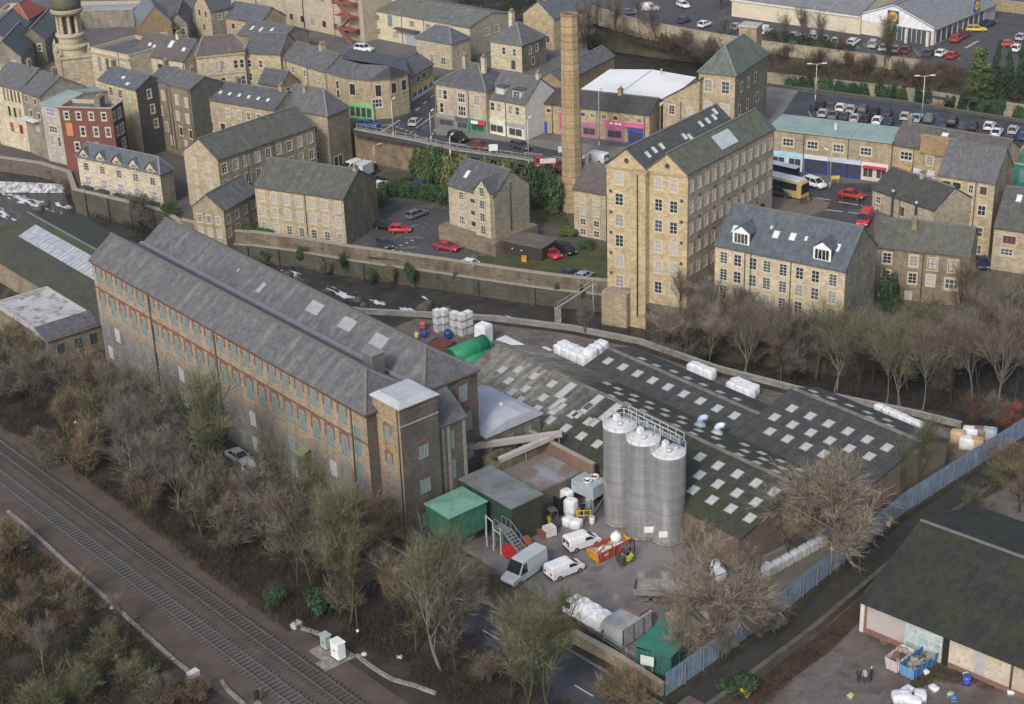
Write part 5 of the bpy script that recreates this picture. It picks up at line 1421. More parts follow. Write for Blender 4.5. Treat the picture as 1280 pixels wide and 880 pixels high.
# --- silos
alu=None
nt=NT('ribbed_aluminium');uvn=nt.n('ShaderNodeTexCoord').outputs['Object']
sp=nt.n('ShaderNodeSeparateXYZ');nt.l(uvn,sp.inputs[0])
wv=nt.n('ShaderNodeTexWave');wv.wave_type='BANDS';wv.bands_direction='Z';nt.l(uvn,wv.inputs[0]);wv.inputs['Scale'].default_value=.21;wv.inputs['Distortion'].default_value=.15
n1=nt.noise(uvn,.9,4,2.5,2.5,.12)
alu=fin(nt,nt.mix(nt.ramp(n1,.35,.7),nt.mix(nt.ramp(wv.outputs[1],.2,.8),(.42,.425,.44),(.50,.505,.52)),(.60,.61,.62)),.34,.5,.7)
seam=plain((.34,.35,.36),.4,.5,name='silo_seam')
galv=plain((.62,.63,.63),.45,.2,name='white_handrail')
def silo(bx_,by_,top,label,lad=False):
 p=W(bx_,by_);h=rise_to(p,top);r=1.93;p.y+=r;root=thing('silo',label,'silo',(p.x,p.y,0),MANG,'three ribbed metal silos')
 mb=MB();prof=[(r*.98,.35)]
 n=int(h/.3)
 for i in range(n+1):prof.append((r+(.005 if i%2 else-.005),.4+(h-.4)*i/n))
 mb.lathe(prof,40,0,smooth=True,cap=False);mb.build('shell',[alu],root)
 mb=MB()
 for z in(2.2,4.1,6.0,7.9,9.6):
  if z<h:mb.lathe([(r+.045,z),(r+.045,z+.07)],40,0,cap=False)
 mb.build('seam',[seam],root)
 mb=MB();mb.lathe([(r*1.02,0),(r*1.02,.36)],28);mb.build('plinth',[conc],root)
 mb=MB();mb.lathe([(r+.04,h-.05),(r+.04,h+.06),(r*.5,h+.35),(.3,h+.45)],36,0,smooth=False);mb.build('cap',[rough3((.62,.63,.63),(.52,.53,.53),.6)],root)
 mb=MB()
 for zz in(.55,1.1):
  k=28
  for i in range(k):a0,a1=2*pi*i/k,2*pi*(i+1)/k;mb.tube((cos(a0)*(r+.02),sin(a0)*(r+.02),h+zz),(cos(a1)*(r+.02),sin(a1)*(r+.02),h+zz),.024,.024,4,0,False)
 for i in range(12):a=2*pi*i/12;mb.tube((cos(a)*(r+.02),sin(a)*(r+.02),h-.1),(cos(a)*(r+.02),sin(a)*(r+.02),h+1.1),.024,.024,4)
 mb.build('handrail',[galv],root)
 mb=MB();mb.box(-1.0,-.1,h+.3,-.4,.5,h+1.0);mb.build('filter_box',[plain((.66,.67,.67),.5,name='filter_paint')],root)
 mb=MB();mb.lathe([(.33,h+.35),(.33,h+.7),(.2,h+.78)],12,0,(.5,-.4));mb.lathe([(.22,h+.3),(.22,h+.62)],12,0,(.55,.7));mb.build('hatch',[plain((.5,.51,.52),.4,.3,name='hatch_metal')],root)
 if lad:
  mb=MB();x,y=-r-.25,.0
  for dy in(-.22,.22):mb.bar((x,y+dy,.3),(x,y+dy,h+1.2),.06,.06)
  for k in range(int(h/.3)):mb.bar((x,y-.22,.4+k*.3),(x,y+.22,.4+k*.3),.03,.03)
  for k in range(int((h-2)/.9)):
   for j in range(6):a0,a1=pi/2+pi*j/6,pi/2+pi*(j+1)/6;mb.tube((x+cos(a0)*.42,y+sin(a0)*.42,2.3+.9*k),(x+cos(a1)*.42,y+sin(a1)*.42,2.3+.9*k),.02,.02,3,0,False)
  mb.build('ladder',[galv],root)
  mb=MB();mb.tube((-r-.1,-.8,.2),(-r-.1,-.8,h+.5),.09,.09,8);mb.build('fill_pipe',[galv],root)
 return root
silo(777,661,541,'ribbed metal silo furthest left of the three, nearest the shed roof')
silo(806,677,558,'ribbed metal silo standing between the two others')
silo(837,684,575,'shorter wider looking metal silo at right with caged ladder',True)
o=W(777,661);hg=rise_to(o,541);o.y+=1.93;o=o+MN*1.75-MD*.6;gw=thing('silo_gangway','pale railed gangway linking the tops of the silos','gangway',(o.x,o.y,hg+.1),MANG-.03)
mb=MB();mb.box(-.5,-.1,0,8.6,.7,.08);mb.build('deck',[steel],gw)
for y in(-.1,.7):
 mb=MB();mb.bar((-.5,y,1.1),(8.6,y,1.1),.045,.045);mb.bar((-.5,y,.55),(8.6,y,.55),.035,.035)
 for k in range(8):mb.bar((-.5+9.1*k/7,y,0),(-.5+9.1*k/7,y,1.1),.05,.05)
 mb.build('handrail',[galv],gw)
c0,c1,c2=W(1076,749,2.4),W(1280,832,2.4),W(1167,660,6)
yd=(c0-c1).normalized()
wh=House('warehouse','big warehouse with mossy dark roof and stained cream wall at lower right','warehouse',YR,2.4-YR,org=(c0.x-yd.x*46,c0.y-yd.y*46),ang=atan2(-yd.x,yd.y),a=24.2,b=46,wall=stone((.25,.12,.085),.4,.12,.3),gable='L',rise=3.7,found=1)
wh.gable_roof(sheet((.028,.028,.027),(.023,.023,.023),(.045,.044,.04),.6,(.037,.044,.017),1.1,2.6,seed=4),.5,.2)
crm=rough3((.52,.46,.37),(.42,.36,.28),.5,(.34,.29,.23),2.5)
wh.panel('cladding','L',.9,5.4,.75,3.6,rough3((.40,.37,.35),(.34,.31,.30),.5),.06)
wh.panel('cladding','L',10.4,17.0,.75,3.7,crm,.06)
wh.panel('cladding','L',17.3,23,.75,3.7,rough3((.4,.34,.27),(.33,.28,.22),.5,(.46,.4,.33),2),.06);wh.panel('cladding','L',23.2,40,.75,3.7,crm,.06)
wh.panel('translucent_panel','L',13.2,14.3,.78,3.6,plain((.36,.38,.38),.5,name='translucent_sheet'),.05,.04)
gl=wh.panel('glazed_frontage','L',5.4,9.6,.3,3.5,rough3((.30,.40,.40),(.48,.54,.54),.8,(.2,.24,.24),1.6,rough=.25),.07)
mb=MB()
for i in range(4):mb.box(-2.1+1.35*i,-.14,0,-2.02+1.35*i,-.07,3.2)
for z in(0,1.0,2.1,3.1):mb.box(-2.1,-.135,z,2.1,-.075,z+.08)
mb.build('mullion',[plain((.5,.52,.52),.5,name='mullion_paint')],gl)
wh.panel('doorway','L',9.65,10.3,.1,3.5,plain((.015,.015,.015),.9,name='dark_opening'),.03);wh.panel('corner_post','L',.1,.55,0,3.7,plain((.55,.52,.5),.8,name='pale_render'),.09)
wh.pipe('L',17.15,0,3.7,.06)
# --- the stone town on the far bank
YS=stone((.43,.335,.20),.35);YS2=stone((.39,.30,.18),.5,seed=1);BS=stone((.31,.25,.17),.6,seed=2);GS=stone((.28,.24,.185),.6,seed=3)
CRM=stone((.52,.43,.29),.25,.35,.8,seed=4);DS=stone((.2,.17,.13),.6,seed=5)
SL1=slate((.085,.088,.10),.12,.15);SL2=slate((.105,.105,.115),.2,.3,seed=1);SLM=slate((.09,.092,.085),.55,.2,(.09,.10,.05),seed=2);SLP=slate((.105,.088,.092),.2,.15,seed=3);SLB=slate((.095,.105,.125),.05,.12,seed=4)
GR='stone houses of the town'
def H(name,label,cat,z0,h,roof,rt='gable',over=.25,**k):
 o=House(name,label,cat,z0,h,**k)
 if rt=='gable':o.gable_roof(roof,over)
 elif rt=='hip':o.hip_roof(roof,over)
 elif rt=='flat':o.flat_roof(roof)
 return o
 # --- courtyard buildings
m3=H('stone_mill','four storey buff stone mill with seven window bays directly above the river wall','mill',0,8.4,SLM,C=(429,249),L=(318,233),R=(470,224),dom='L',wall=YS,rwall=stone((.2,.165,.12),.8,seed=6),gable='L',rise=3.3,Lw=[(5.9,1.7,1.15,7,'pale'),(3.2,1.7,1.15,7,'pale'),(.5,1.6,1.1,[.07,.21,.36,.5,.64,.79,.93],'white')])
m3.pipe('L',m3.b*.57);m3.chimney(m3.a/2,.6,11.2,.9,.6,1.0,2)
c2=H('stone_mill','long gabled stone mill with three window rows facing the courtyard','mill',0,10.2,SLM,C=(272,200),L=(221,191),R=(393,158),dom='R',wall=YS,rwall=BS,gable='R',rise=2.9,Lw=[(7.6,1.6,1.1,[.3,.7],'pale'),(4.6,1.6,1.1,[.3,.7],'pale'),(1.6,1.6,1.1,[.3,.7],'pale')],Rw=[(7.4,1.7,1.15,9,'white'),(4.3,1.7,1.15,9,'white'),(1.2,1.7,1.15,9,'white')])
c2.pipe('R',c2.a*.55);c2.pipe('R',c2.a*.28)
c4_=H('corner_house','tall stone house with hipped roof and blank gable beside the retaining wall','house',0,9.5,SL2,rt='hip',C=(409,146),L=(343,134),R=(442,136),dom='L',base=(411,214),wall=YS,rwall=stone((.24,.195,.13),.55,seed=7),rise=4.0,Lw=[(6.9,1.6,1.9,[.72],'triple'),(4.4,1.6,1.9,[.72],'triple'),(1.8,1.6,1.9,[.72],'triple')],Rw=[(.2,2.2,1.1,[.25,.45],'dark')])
c4_.chimney(c4_.a*.45,c4_.b*.55,13.3,1.4,.7,1.3,4);c4_.panel('shopfront','L',c4_.b*.5,c4_.b*.97,-.1,1.5,plain((.33,.32,.31),.6,name='shop_paint'))
c3=H('cottage','small two storey stone cottage with slate gable below the long gabled mill','house',0,5.5,SL2,C=(279,264),L=(241,258),R=(321,240),dom='R',base=(283,303),wall=YS2,rwall=BS,gable='R',rise=2.4,Lw=[(3.1,1.3,.9,[.2,.5,.8],'white'),(.7,1.3,.9,[.2,.5,.8],'pale')],Rw=[(3.1,1.3,1.0,4,'white'),(.7,1.3,1.0,4,'white')])
c5=H('terrace','row of pale stone houses with five small gables standing over the river','terrace',.5,6.0,SLB,rt='hip',C=(200,219),L=(96,196),R=(222,214),dom='L',wall=CRM,rwall=GS,rise=2.6,base=(206,256),Lw=[(3.3,1.5,1.3,[.1,.3,.5,.7,.9],'white'),(.5,1.7,1.7,[.1,.3,.5,.7,.9],'bay')],found=5)
for i in range(5):
 u=c5.b*(.1+.2*i);y=c5.b-u;hw=1.25;z0=c5.h-.4;zt=c5.h+2.0
 mb=MB();mb.poly([(-.06,y+hw,z0),(-.06,y-hw,z0),(-.06,y-hw,c5.h+.7),(-.06,y,zt),(-.06,y+hw,c5.h+.7)])
 mb.poly([(-.06,y-hw,z0),(1.2,y-hw,z0),(1.2,y-hw,c5.h+.7),(-.06,y-hw,c5.h+.7)]);mb.poly([(-.06,y+hw,z0),(1.2,y+hw,z0),(1.2,y+hw,c5.h+.7),(-.06,y+hw,c5.h+.7)])
 for s in(-1,1):mb.poly([(-.3,y,zt+.12),(2.6,y,zt+.12),(2.6,y+s*(hw+.25),c5.h+.6),(-.3,y+s*(hw+.25),c5.h+.6)],1)
 g=mb.build('gablet',[CRM,SLB],c5.root)
 f,p=window_meshes(1.0,1.1,'white2','pale');w=link('window',f,g,(-.2,y,c5.h-.1),-pi/2);link('pane',p,w)
mb=MB()
for i in range(5):
 y=c5.b*(.1+.2*i);mb.box(-1.1,y-1.3,.1,0,y+1.3,.25);mb.box(-1.1,y-1.3,1.1,-1.04,y+1.3,1.16)
 for k in range(8):mb.box(-1.09,y-1.28+k*.36,.25,-1.05,y-1.24+k*.36,1.1)
mb.build('balcony',[plain((.05,.045,.06),.7,name='balcony_iron')],c5.root)
mb5=H('courtyard_house','free standing stone house with tall gabled bay on a stone plinth in the courtyard','house',2.6,7.0,SL1,C=(617,247),L=(560,231),R=(656,228),dom='L',base=(620,297),wall=stone((.45,.37,.245),.25,seed=8),rwall=stone((.3,.26,.19),.3,seed=9),gable='L',rise=3.3,Lw=[(5.0,1.3,1.0,[.28],'white'),(2.9,1.4,1.2,[.28],'triple'),(.6,1.5,1.3,[.28],'triple'),(5.0,.7,1.0,[.54],'dark'),(2.9,.7,1.0,[.54],'dark'),(.9,.8,1.0,[.54],'dark')])
u0,u1=mb5.b*.655,mb5.b*.99;y0,y1=mb5.b-u1,mb5.b-u0;ym=(y0+y1)/2
bw=stone((.47,.385,.25),.2,seed=10)
mb=MB();hb=7.6;pk=9.7;d_=.8
mb.poly([(-d_,y1,-.5),(-d_,y0,-.5),(-d_,y0,hb),(-d_,ym,pk),(-d_,y1,hb)]);mb.poly([(-d_,y0,-.5),(0,y0,-.5),(0,y0,hb),(-d_,y0,hb)]);mb.poly([(-d_,y1,-.5),(0,y1,-.5),(0,y1,hb),(-d_,y1,hb)])
for s,yy in((-1,y0),(1,y1)):mb.poly([(-d_-.15,ym,pk+.15),(3.4,ym,pk+.15),(3.4,yy+s*.15,hb+.05),(-d_-.15,yy+s*.15,hb+.05)],1)
bay=mb.build('gabled_bay',[bw,SL1],mb5.root)
for z in(7.0,4.8,2.6,.4):
 f,p=window_meshes(1.1,1.5,'white','pale');w=link('window',f,bay,(-d_-.1,ym,z),-pi/2);link('pane',p,w)
mb5.pipe('R',mb5.a*.45,0,8.5);mb5.skylights('LL',[(.25,.5,.8,1.6)])
mb=MB();mb.box(-1.6,-1.5,-2.6,mb5.a+.3,mb5.b+1.2,-.02);mb.build('plinth',[stone((.25,.19,.12),.6,.35,.7)],mb5.root)
# --- the tall mill
wins=[]
for i in range(6):
 z=19.3-3.3*i-1.0
 st=['white','dark','white','white','pale','dark'][i]
 wins+=[(z,1.9,1.35,[.155],'white' if i!=4 else 'pale'),(z,1.9,.9,[.315],'white2'),(z,1.9,1.25,[.645],('pale','white','white','pale','pale','white')[i]),(z,1.9,1.25,[.83],('pale','white','white','white','pale','pale')[i])]
rw=[]
for i in range(5):
 z=19.3-3.3*i-.9
 fr=[(.55+j)/12 for j in range(12)if not(i==4 and j>5)and not(i==3 and j>9)]
 rw.append((z,1.5,.85,fr,'pale'))
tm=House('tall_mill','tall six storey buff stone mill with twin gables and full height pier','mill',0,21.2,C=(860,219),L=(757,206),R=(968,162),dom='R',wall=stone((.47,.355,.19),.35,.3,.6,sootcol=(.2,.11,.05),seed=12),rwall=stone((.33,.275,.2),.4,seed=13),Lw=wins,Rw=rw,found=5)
T2=stone((.47,.355,.19),.35,.3,.6,sootcol=(.2,.11,.05),seed=12)
hb2=tm.b/2
for y0 in(0,hb2):
 mb=MB()
 mb.ring([[(x,y0+hb2,21.2),(x,y0,21.2),(x,y0+hb2/2,24.0)]for x in(0,.4)]);mb.build('gable',[T2],tm.root)
tm.band('cornice',20.75,21.05,plain((.36,.29,.18),.9,name='dressed_stone'),'L',.14)
R1=slate((.075,.08,.082),.25,.1,(.07,.085,.05),seed=6);R2=slate((.10,.105,.088),.75,.15,(.10,.115,.06),seed=7)
tm.gable='R';tm.rise=2.8
for y0,mat,nm in((hb2,R1,'roof'),(0,R2,'roof')):
 rf=tm.gable_roof(mat,.12,.2,0,y0,tm.a,hb2,'R',2.8,.25)
 o=Vector((0,y0,21.2));ex=Vector((1,0,0));up=Vector((0,hb2/2,2.8));uu=up.normalized();n=ex.cross(uu)
 lst=[(.1,.45),(.18,.5),(.26,.5),(.5,.45),(.54,.35),(.72,.6),(.8,.6),(.88,.62),(.93,.8)]if y0 else[]
 for u,v in lst:
  c=o+ex*(u*tm.a)+uu*(v*up.length)+n*.23;ob=skylight_copy('skylight',.8,1.2,None,None);COL.objects.link(ob);ob.parent=rf
  ob.matrix_local=Matrix(((ex.x,uu.x,n.x,c.x),(ex.y,uu.y,n.y,c.y),(ex.z,uu.z,n.z,c.z),(0,0,0,1)))
 if not y0:
  c=o+ex*(.52*tm.a)+uu*(.52*up.length)+n*.22;mb=MB()
  for k in range(8):mb.box(-2.4+.6*k,-1.3,0,-1.86+.6*k,1.3,.09)
  ob=mb.build('glazed_strip',[plain((.42,.46,.48),.2,name='wired_roof_glass')],rf);ob.matrix_local=Matrix(((ex.x,uu.x,n.x,c.x),(ex.y,uu.y,n.y,c.y),(ex.z,uu.z,n.z,c.z),(0,0,0,1)))
ua,ub=tm.b*.345,tm.b*.535
mb=MB();mb.box(-1.1,tm.b-ub,-4.7,0.02,tm.b-ua,20.7);mb.box(-1.2,tm.b-ub-.1,20.7,0.0,tm.b-ua+.1,21.15,1);mb.build('pier',[T2,plain((.36,.29,.18),.9,name='dressed_stone')],tm.root)
mb=MB();mb.tube((-1.22,tm.b-(ua+ub)/2,-2),(-1.22,tm.b-(ua+ub)/2,20.6),.1,.1,6);mb.build('drainpipe',[plain((.05,.045,.045),.6,name='iron_pipe')],tm.root)
for u in(.05,.93):
 for i in range(6):tm.panel('tie_plate','L',tm.b*u-.22,tm.b*u+.22,16.9-3.3*i,17.35-3.3*i,plain((.07,.055,.04),.8,name='iron_plate'),.06)
for j in range(5):
 for i in range(3):tm.panel('tie_plate','R',tm.a*(.13+.17*j)-.2,tm.a*(.13+.17*j)+.2,17.0-3.3*i,17.4-3.3*i,plain((.07,.055,.04),.8,name='iron_plate'),.06)
for y in(hb2/2,hb2*1.5):
 mb=MB();mb.lathe([(.38,0),(.38,.08)],14);ob=mb.build('oculus',[plain((.07,.05,.04),.7,name='dark_oculus')],tm.root,(0,y,22.2));ob.rotation_euler=(0,-pi/2,0)
mb=MB();k=8;w=1.2;zb,zt=5.8,8.8
pts=[(-w,zb),(w,zb)]+[(w*cos(pi*i/k),zt+w*sin(pi*i/k))for i in range(k+1)]
mb.poly([(x,-.03,z)for x,z in pts]);mb.poly([(x*1.22,-.015,z+(.15 if z>zt else 0))for x,z in pts],1)
tm.root
mb.build('archway',[plain((.045,.035,.028),.9,name='dark_opening'),plain((.3,.25,.18),.9,name='dressed_stone')],tm.root,(tm.a*.87,0,0))
tm.panel('doorway','R',tm.a*.7-.7,tm.a*.7+.7,4.6,7.2,plain((.02,.02,.02),.9,name='dark_opening'),.03)
mb=MB();mb.box(-2.0,tm.b*.66,-4.6,.02,tm.b-.2,1.6,0);lt_=mb.build('lean_to',[YS2],tm.root)
mb=MB();mb.poly([(-2.2,tm.b,1.62),(-2.2,tm.b*.655,1.62),(0,tm.b*.67,2.7),(0,tm.b-.5,2.7)]);mb.poly([(-2.2,tm.b,1.62),(0,tm.b-.5,2.7),(0,tm.b,1.62)]);mb.build('lean_to_roof',[slate((.16,.15,.13),.2,.2)],lt_)
kx=.172;dl=math.atan(kx)
for o in tm.root.children:
 me=o.data
 if me.users==1 and o.location.length<1e-6:
  for v in me.vertices:v.co.x-=kx*v.co.y
  for c in o.children:c.location.x-=kx*c.location.y
 else:
  o.location.x-=kx*o.location.y
  if abs(o.rotation_euler.z+pi/2)<.01:o.rotation_euler.z+=dl
wg=H('mill_wing','lower four storey wing with purple slate roof left of the tall mill','wing',0,8.2,SLP,C=(757,243),L=(717,236),a=9,dom='L',wall=YS,gable='L',rise=3.2,Lw=[(6.0,1.2,1.1,[.28,.7],'pale'),(4.0,1.2,1.1,[.28,.7],'pale'),(2.1,1.1,1.1,[.28,.7],'white2'),(.3,1.1,1.1,[.28,.7],'white2')])
# --- dormer warehouse
fr=[.07,.18,.30,.41,.535,.66,.78,.91]
rows=[]
for i,z in enumerate((8.3,5.65,3.0)):
 for j,f in enumerate(fr):rows.append((z,1.85,1.25,[f],'tall' if j in(0,3,4,7)else 'white'))
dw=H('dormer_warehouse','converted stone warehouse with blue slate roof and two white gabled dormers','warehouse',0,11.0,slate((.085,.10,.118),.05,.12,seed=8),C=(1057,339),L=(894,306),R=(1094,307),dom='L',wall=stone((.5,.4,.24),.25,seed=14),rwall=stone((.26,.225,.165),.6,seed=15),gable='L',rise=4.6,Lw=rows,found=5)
for u in(.33*dw.b-.9,.60*dw.b-.1,.24*dw.b):dw.pipe('L',u,-3)
dw.skylights('LL',[(.1,.42,.9,1.3),(.415,.48,1.0,1.3),(.54,.5,1.0,1.3),(.36,.62,.4,.6),(.64,.52,.5,.8),(.88,.45,1.0,1.3)])
for u in(.19,.81):
 y=dw.b*(1-u);w=1.35;x=.55;zb=dw.h+.45;ze=dw.h+2.5;zr=dw.h+3.4;xr=4.2
 mb=MB()
 mb.poly([(x,y+w,zb),(x,y-w,zb),(x,y-w,ze),(x,y,zr),(x,y+w,ze)])
 for s in(-1,1):
  mb.poly([(x,y+s*w,zb),(x+3.0,y+s*w,ze),(x,y+s*w,ze)],2)
  mb.poly([(x-.2,y,zr+.1),(xr,y,zr+.1),(xr-.9,y+s*(w+.2),ze-.05),(x-.2,y+s*(w+.2),ze-.05)],1)
 dm=mb.build('dormer',[plain((.76,.76,.75),.5,name='dormer_paint'),slate((.085,.10,.118),.05,.12,seed=8),slate((.07,.08,.095),.05,.12,seed=8)],dw.root)
 f,p=window_meshes(2.3,1.7,'lights','none');wn=link('window',f,dm,(x-.1,y,zb+.25),-pi/2);link('pane',p,wn)
 # --- chimney
p=W(716,262,0);ch=thing('mill_chimney','tall octagonal stone mill chimney bound with iron hoops','chimney',(p.x,p.y,0),.25)
Hc=rise_to(p,19);r0,r1=1.95,1.48
mb=MB();n=8;rings=[]
for i in range(21):
 f=i/20;r=r0+(r1-r0)*f;rings.append([(r*cos(2*pi*k/n),r*sin(2*pi*k/n),-1+(Hc+1)*f)for k in range(n)])
mb.ring(rings,0,True);mb.build('shaft',[stone((.40,.285,.145),.5,.3,.55,sootcol=(.13,.08,.04),seed=17)],ch)
mb=MB()
for i in range(26):
 z=1.5+i*(Hc-2)/26;r=r0+(r1-r0)*(z+1)/(Hc+1)+.03;mb.lathe([(r,z),(r,z+.07)],8,0,smooth=False,cap=False)
mb.build('iron_hoop',[plain((.14,.08,.045),.8,name='rusty_iron')],ch)
mb=MB();mb.lathe([(r1*.98,Hc),(r1+.14,Hc),(r1+.14,Hc+.35),(r1-.25,Hc+.4),(r1-.3,Hc-.5)],8,0,smooth=False);mb.build('rim',[plain((.25,.17,.13),.9,name='weathered_stone')],ch)
# --- right hand side, bus street
sh=House('shop_row','two storey shop row with pale green flat roof and blue fascias by the bus stop','shops',S6,7.0,C=(1115,179),L=(960,161),a=8.3,dom='L',wall=YS2,Lw=[(4.3,1.4,2.0,[.17,.37,.58,.8],'triple')])
mb=MB();a,b=sh.a,sh.b;mb.box(-.35,-.1,7.0,a,b+.2,7.25)
for k in(.33,.66):mb.box(-.3,b*k-.06,7.25,a-.1,b*k+.06,7.33)
sh.roof=mb.build('roof',[rough3((.25,.335,.305),(.21,.29,.265),.25,(.28,.36,.33),1.2,rough=.7)],sh.root);mb=MB();mb.box(3,b*.48,7.25,3.5,b*.48+.5,8.3);mb.build('flue',[plain((.5,.5,.48),.6,name='flue_paint')],sh.roof)
def shopfront(o,side,u0,u1,h,fascia,body,label=None,glassf=.6,door=True,z0=0.0):
 w=u1-u0
 o.panel('shopfront',side,u0,u1,z0,z0+h-.75,body,.08)
 o.panel('fascia',side,u0,u1,z0+h-.75,z0+h,fascia,.22)
 n=max(1,int(w/2.2));
 for i in range(n):
  a=u0+w*(i+.12)/n;b_=u0+w*(i+.88)/n
  g=o.panel('shop_window',side,a,b_,z0+.55,z0+h-.95,plain((.06,.06,.065),.15,name='shop_glass'),.02,.085)
  mb=MB();ww=(b_-a)
  mb.box(-ww/2,-.135,0,ww/2,-.105,.1);mb.box(-ww/2,-.135,h-1.6,ww/2,-.105,h-1.5)
  for k in range(3):mb.box(-ww/2+(ww-.08)*k/2,-.14,0,-ww/2+(ww-.08)*k/2+.08,-.1,h-1.5)
  mb.build('mullion',[body],g)
P=lambda c,r=.5,n='shop_paint':plain(c,r,name=n)
shopfront(sh,'L',b*.03,b*.30,3.3,P((.36,.62,.72)),P((.55,.68,.72)));shopfront(sh,'L',b*.31,b*.505,3.3,P((.62,.62,.66)),P((.03,.05,.17)));shopfront(sh,'L',b*.51,b*.77,3.3,P((.5,.52,.62)),P((.03,.05,.17)));shopfront(sh,'L',b*.775,b*.985,3.2,P((.72,.6,.62)),P((.6,.5,.48)))
sh.panel('awning','L',b*.79,b*.97,2.3,2.7,P((.42,.05,.07)),.7)
c26=H('shop_row','shop row with purple slate roof and stepped stone front wall right of the green roof','shops',S6,6.6,SLP,C=(1252,203),L=(1115,180),a=8.2,dom='L',wall=stone((.42,.31,.17),.4,seed=18),gable='L',rise=2.5,Lw=[(4.2,1.5,2.2,[.14],'triple'),(4.0,1.6,1.2,[.36],'white')])
c26.skylights('LL',[(.42,.75,1.2,.9)])
mb=MB();b=c26.b;mb.box(-.3,b*.42,6.0,.3,b*.73,9.0);mb.box(-.36,b*.415,9.0,.36,b*.735,9.2,1);mb.build('parapet',[stone((.36,.24,.11),.7,seed=19,sootcol=(.16,.09,.04)),plain((.3,.23,.14),.9,name='coping_stone')],c26.root)
shopfront(c26,'L',b*.02,b*.2,3.1,P((.52,.3,.1)),P((.35,.42,.36)));shopfront(c26,'L',b*.22,b*.42,3.1,P((.6,.6,.62)),P((.5,.5,.5)))
c27=H('corner_house','tall four storey stone house with small grey windows at the right of the bus street','house',0,12.7,SL2,C=(1244,229),L=(1173,218),a=9,dom='L',base=(1237,322),wall=stone((.45,.35,.2),.35,seed=20),rwall=BS,gable='L',rise=4.2,Lw=[(10.6,1.0,1.3,[.16,.34],'dark'),(10.2,1.4,.8,[.59],'white2'),(10.3,1.3,1.1,[.81],'dark'),(7.2,1.7,1.1,[.15],'white'),(6.9,1.7,.9,[.58],'dark'),(6.8,1.7,1.3,[.81],'white2'),(3.2,1.5,1.1,[.22],'sash'),(3.4,1.5,1.0,[.57],'sash'),(3.2,1.6,1.2,[.80],'sash'),(.3,1.5,1.2,[.80],'white2')])
c27.pipe('L',c27.b*.68)
c28=H('rear_house','stone house with dark slate roof and two tall steel flues on its wall','house',2.0,7.4,slate((.06,.058,.056),.2,.1),C=(1168,263),L=(1091,236),a=8.5,dom='L',wall=stone((.40,.335,.235),.35,seed=21),gable='L',rise=2.6,Lw=[(5.3,1.1,1.0,[.1],'white2'),(3.2,1.2,.8,[.1],'white2'),(4.6,1.5,.9,[.5],'dark'),(2.4,1.0,1.2,[.42],'white2'),(.9,.9,.9,[.8],'dark')],found=4)
c28.panel('door','L',.3,1.4,0.1,2.6,plain((.62,.64,.66),.5,name='door_paint'))
for u,z1 in((.36,8.2),(.74,7.6)):
 q,_=c28.at('L',u*c28.b,0,-.35);mb=MB();mb.lathe([(.19,0),(.19,z1),(.3,z1),(.3,z1+.25),(.1,z1+.5)],10,0,(q[0],q[1]));mb.build('flue',[plain((.42,.43,.44),.4,.4,name='steel_flue')],c28.root)
c28.chimney(c28.a*.5,c28.b*.5,9.8,.9,.6,1.2,2)
c29=H('riverside_house','brown stone house with mossy roof half hidden by trees above the river','house',-1,9.0,slate((.10,.10,.09),.5,.15),C=(1212,321),L=(1092,308),a=9,dom='L',wall=stone((.27,.2,.12),.6,seed=22),rwall=BS,gable='L',rise=2.8,Lw=[(6.5,1.7,1.3,[.15,.43],'white'),(6.3,1.8,1.4,[.63,.84],'dark'),(3.7,1.7,1.3,[.15,.43,.62],'white'),(3.5,1.7,2.0,[.84],'triple'),(1.0,1.2,.9,[.12,.4],'pale')],found=5)
c29.chimney(c29.a*.4,c29.b*.62,11.2,1.0,.7,1.3,2)
c29.band('string_course',2.9,3.1,plain((.2,.16,.11),.9,name='dressed_stone'),'L',.1)
c30=H('end_house','stone house with red framed windows cut by the right edge','house',0,7.0,slate((.08,.08,.078),.35,.15),C=(1335,297),L=(1243,284),a=12,dom='L',wall=stone((.42,.34,.22),.35,seed=23),gable='L',rise=4.6,Lw=[(4.6,1.3,2.0,[.22],'red'),(2.6,1.2,2.0,[.2],'triple'),(.3,1.9,.9,[.04],'green')])
c30.skylights('LL',[(.22,.75,.9,1.4)])
c31=House('glass_building','green glazed building at the right edge behind the tall corner house','building',3,7.5,C=(1330,214),L=(1257,203),a=14,dom='L',wall=plain((.035,.20,.14),.4,name='green_cladding'),Lw=[(4.6,2.3,2.8,[.12,.4,.7],'strip'),(1.2,2.4,2.8,[.12,.4,.7],'strip')]);c31.flat_roof(rough3((.08,.22,.17),(.06,.16,.12),.3),.4)
# --- main street shops
s1=H('corner_shops','corner block of stone shops with grey roof at the road junction','shops',S6,8.4,SL1,rt='hip',C=(607,115),L=(543,105),a=10,dom='L',base=(608,169),wall=stone((.42,.335,.215),.35,seed=24),rise=3.4,Lw=[(5.6,1.9,1.0,[.1,.2],'sash'),(5.5,1.9,1.7,[.52],'triple'),(5.5,1.9,1.3,[.82],'white'),(2.9,2.0,1.0,[.12],'sash'),(2.9,2.0,1.8,[.52],'triple'),(2.9,2.0,1.3,[.82],'pale')])
s1.chimney(s1.a*.4,s1.b*.62,11.8,.8,.7,1.6,2);s1.chimney(s1.a*.4,s1.b*.25,11.8,.8,.8,1.8,3,CRM)
b=s1.b;shopfront(s1,'L',b*.02,b*.38,2.7,P((.25,.25,.25)),P((.17,.17,.17)));shopfront(s1,'L',b*.40,b*.64,2.7,P((.09,.10,.10)),P((.13,.17,.17)))
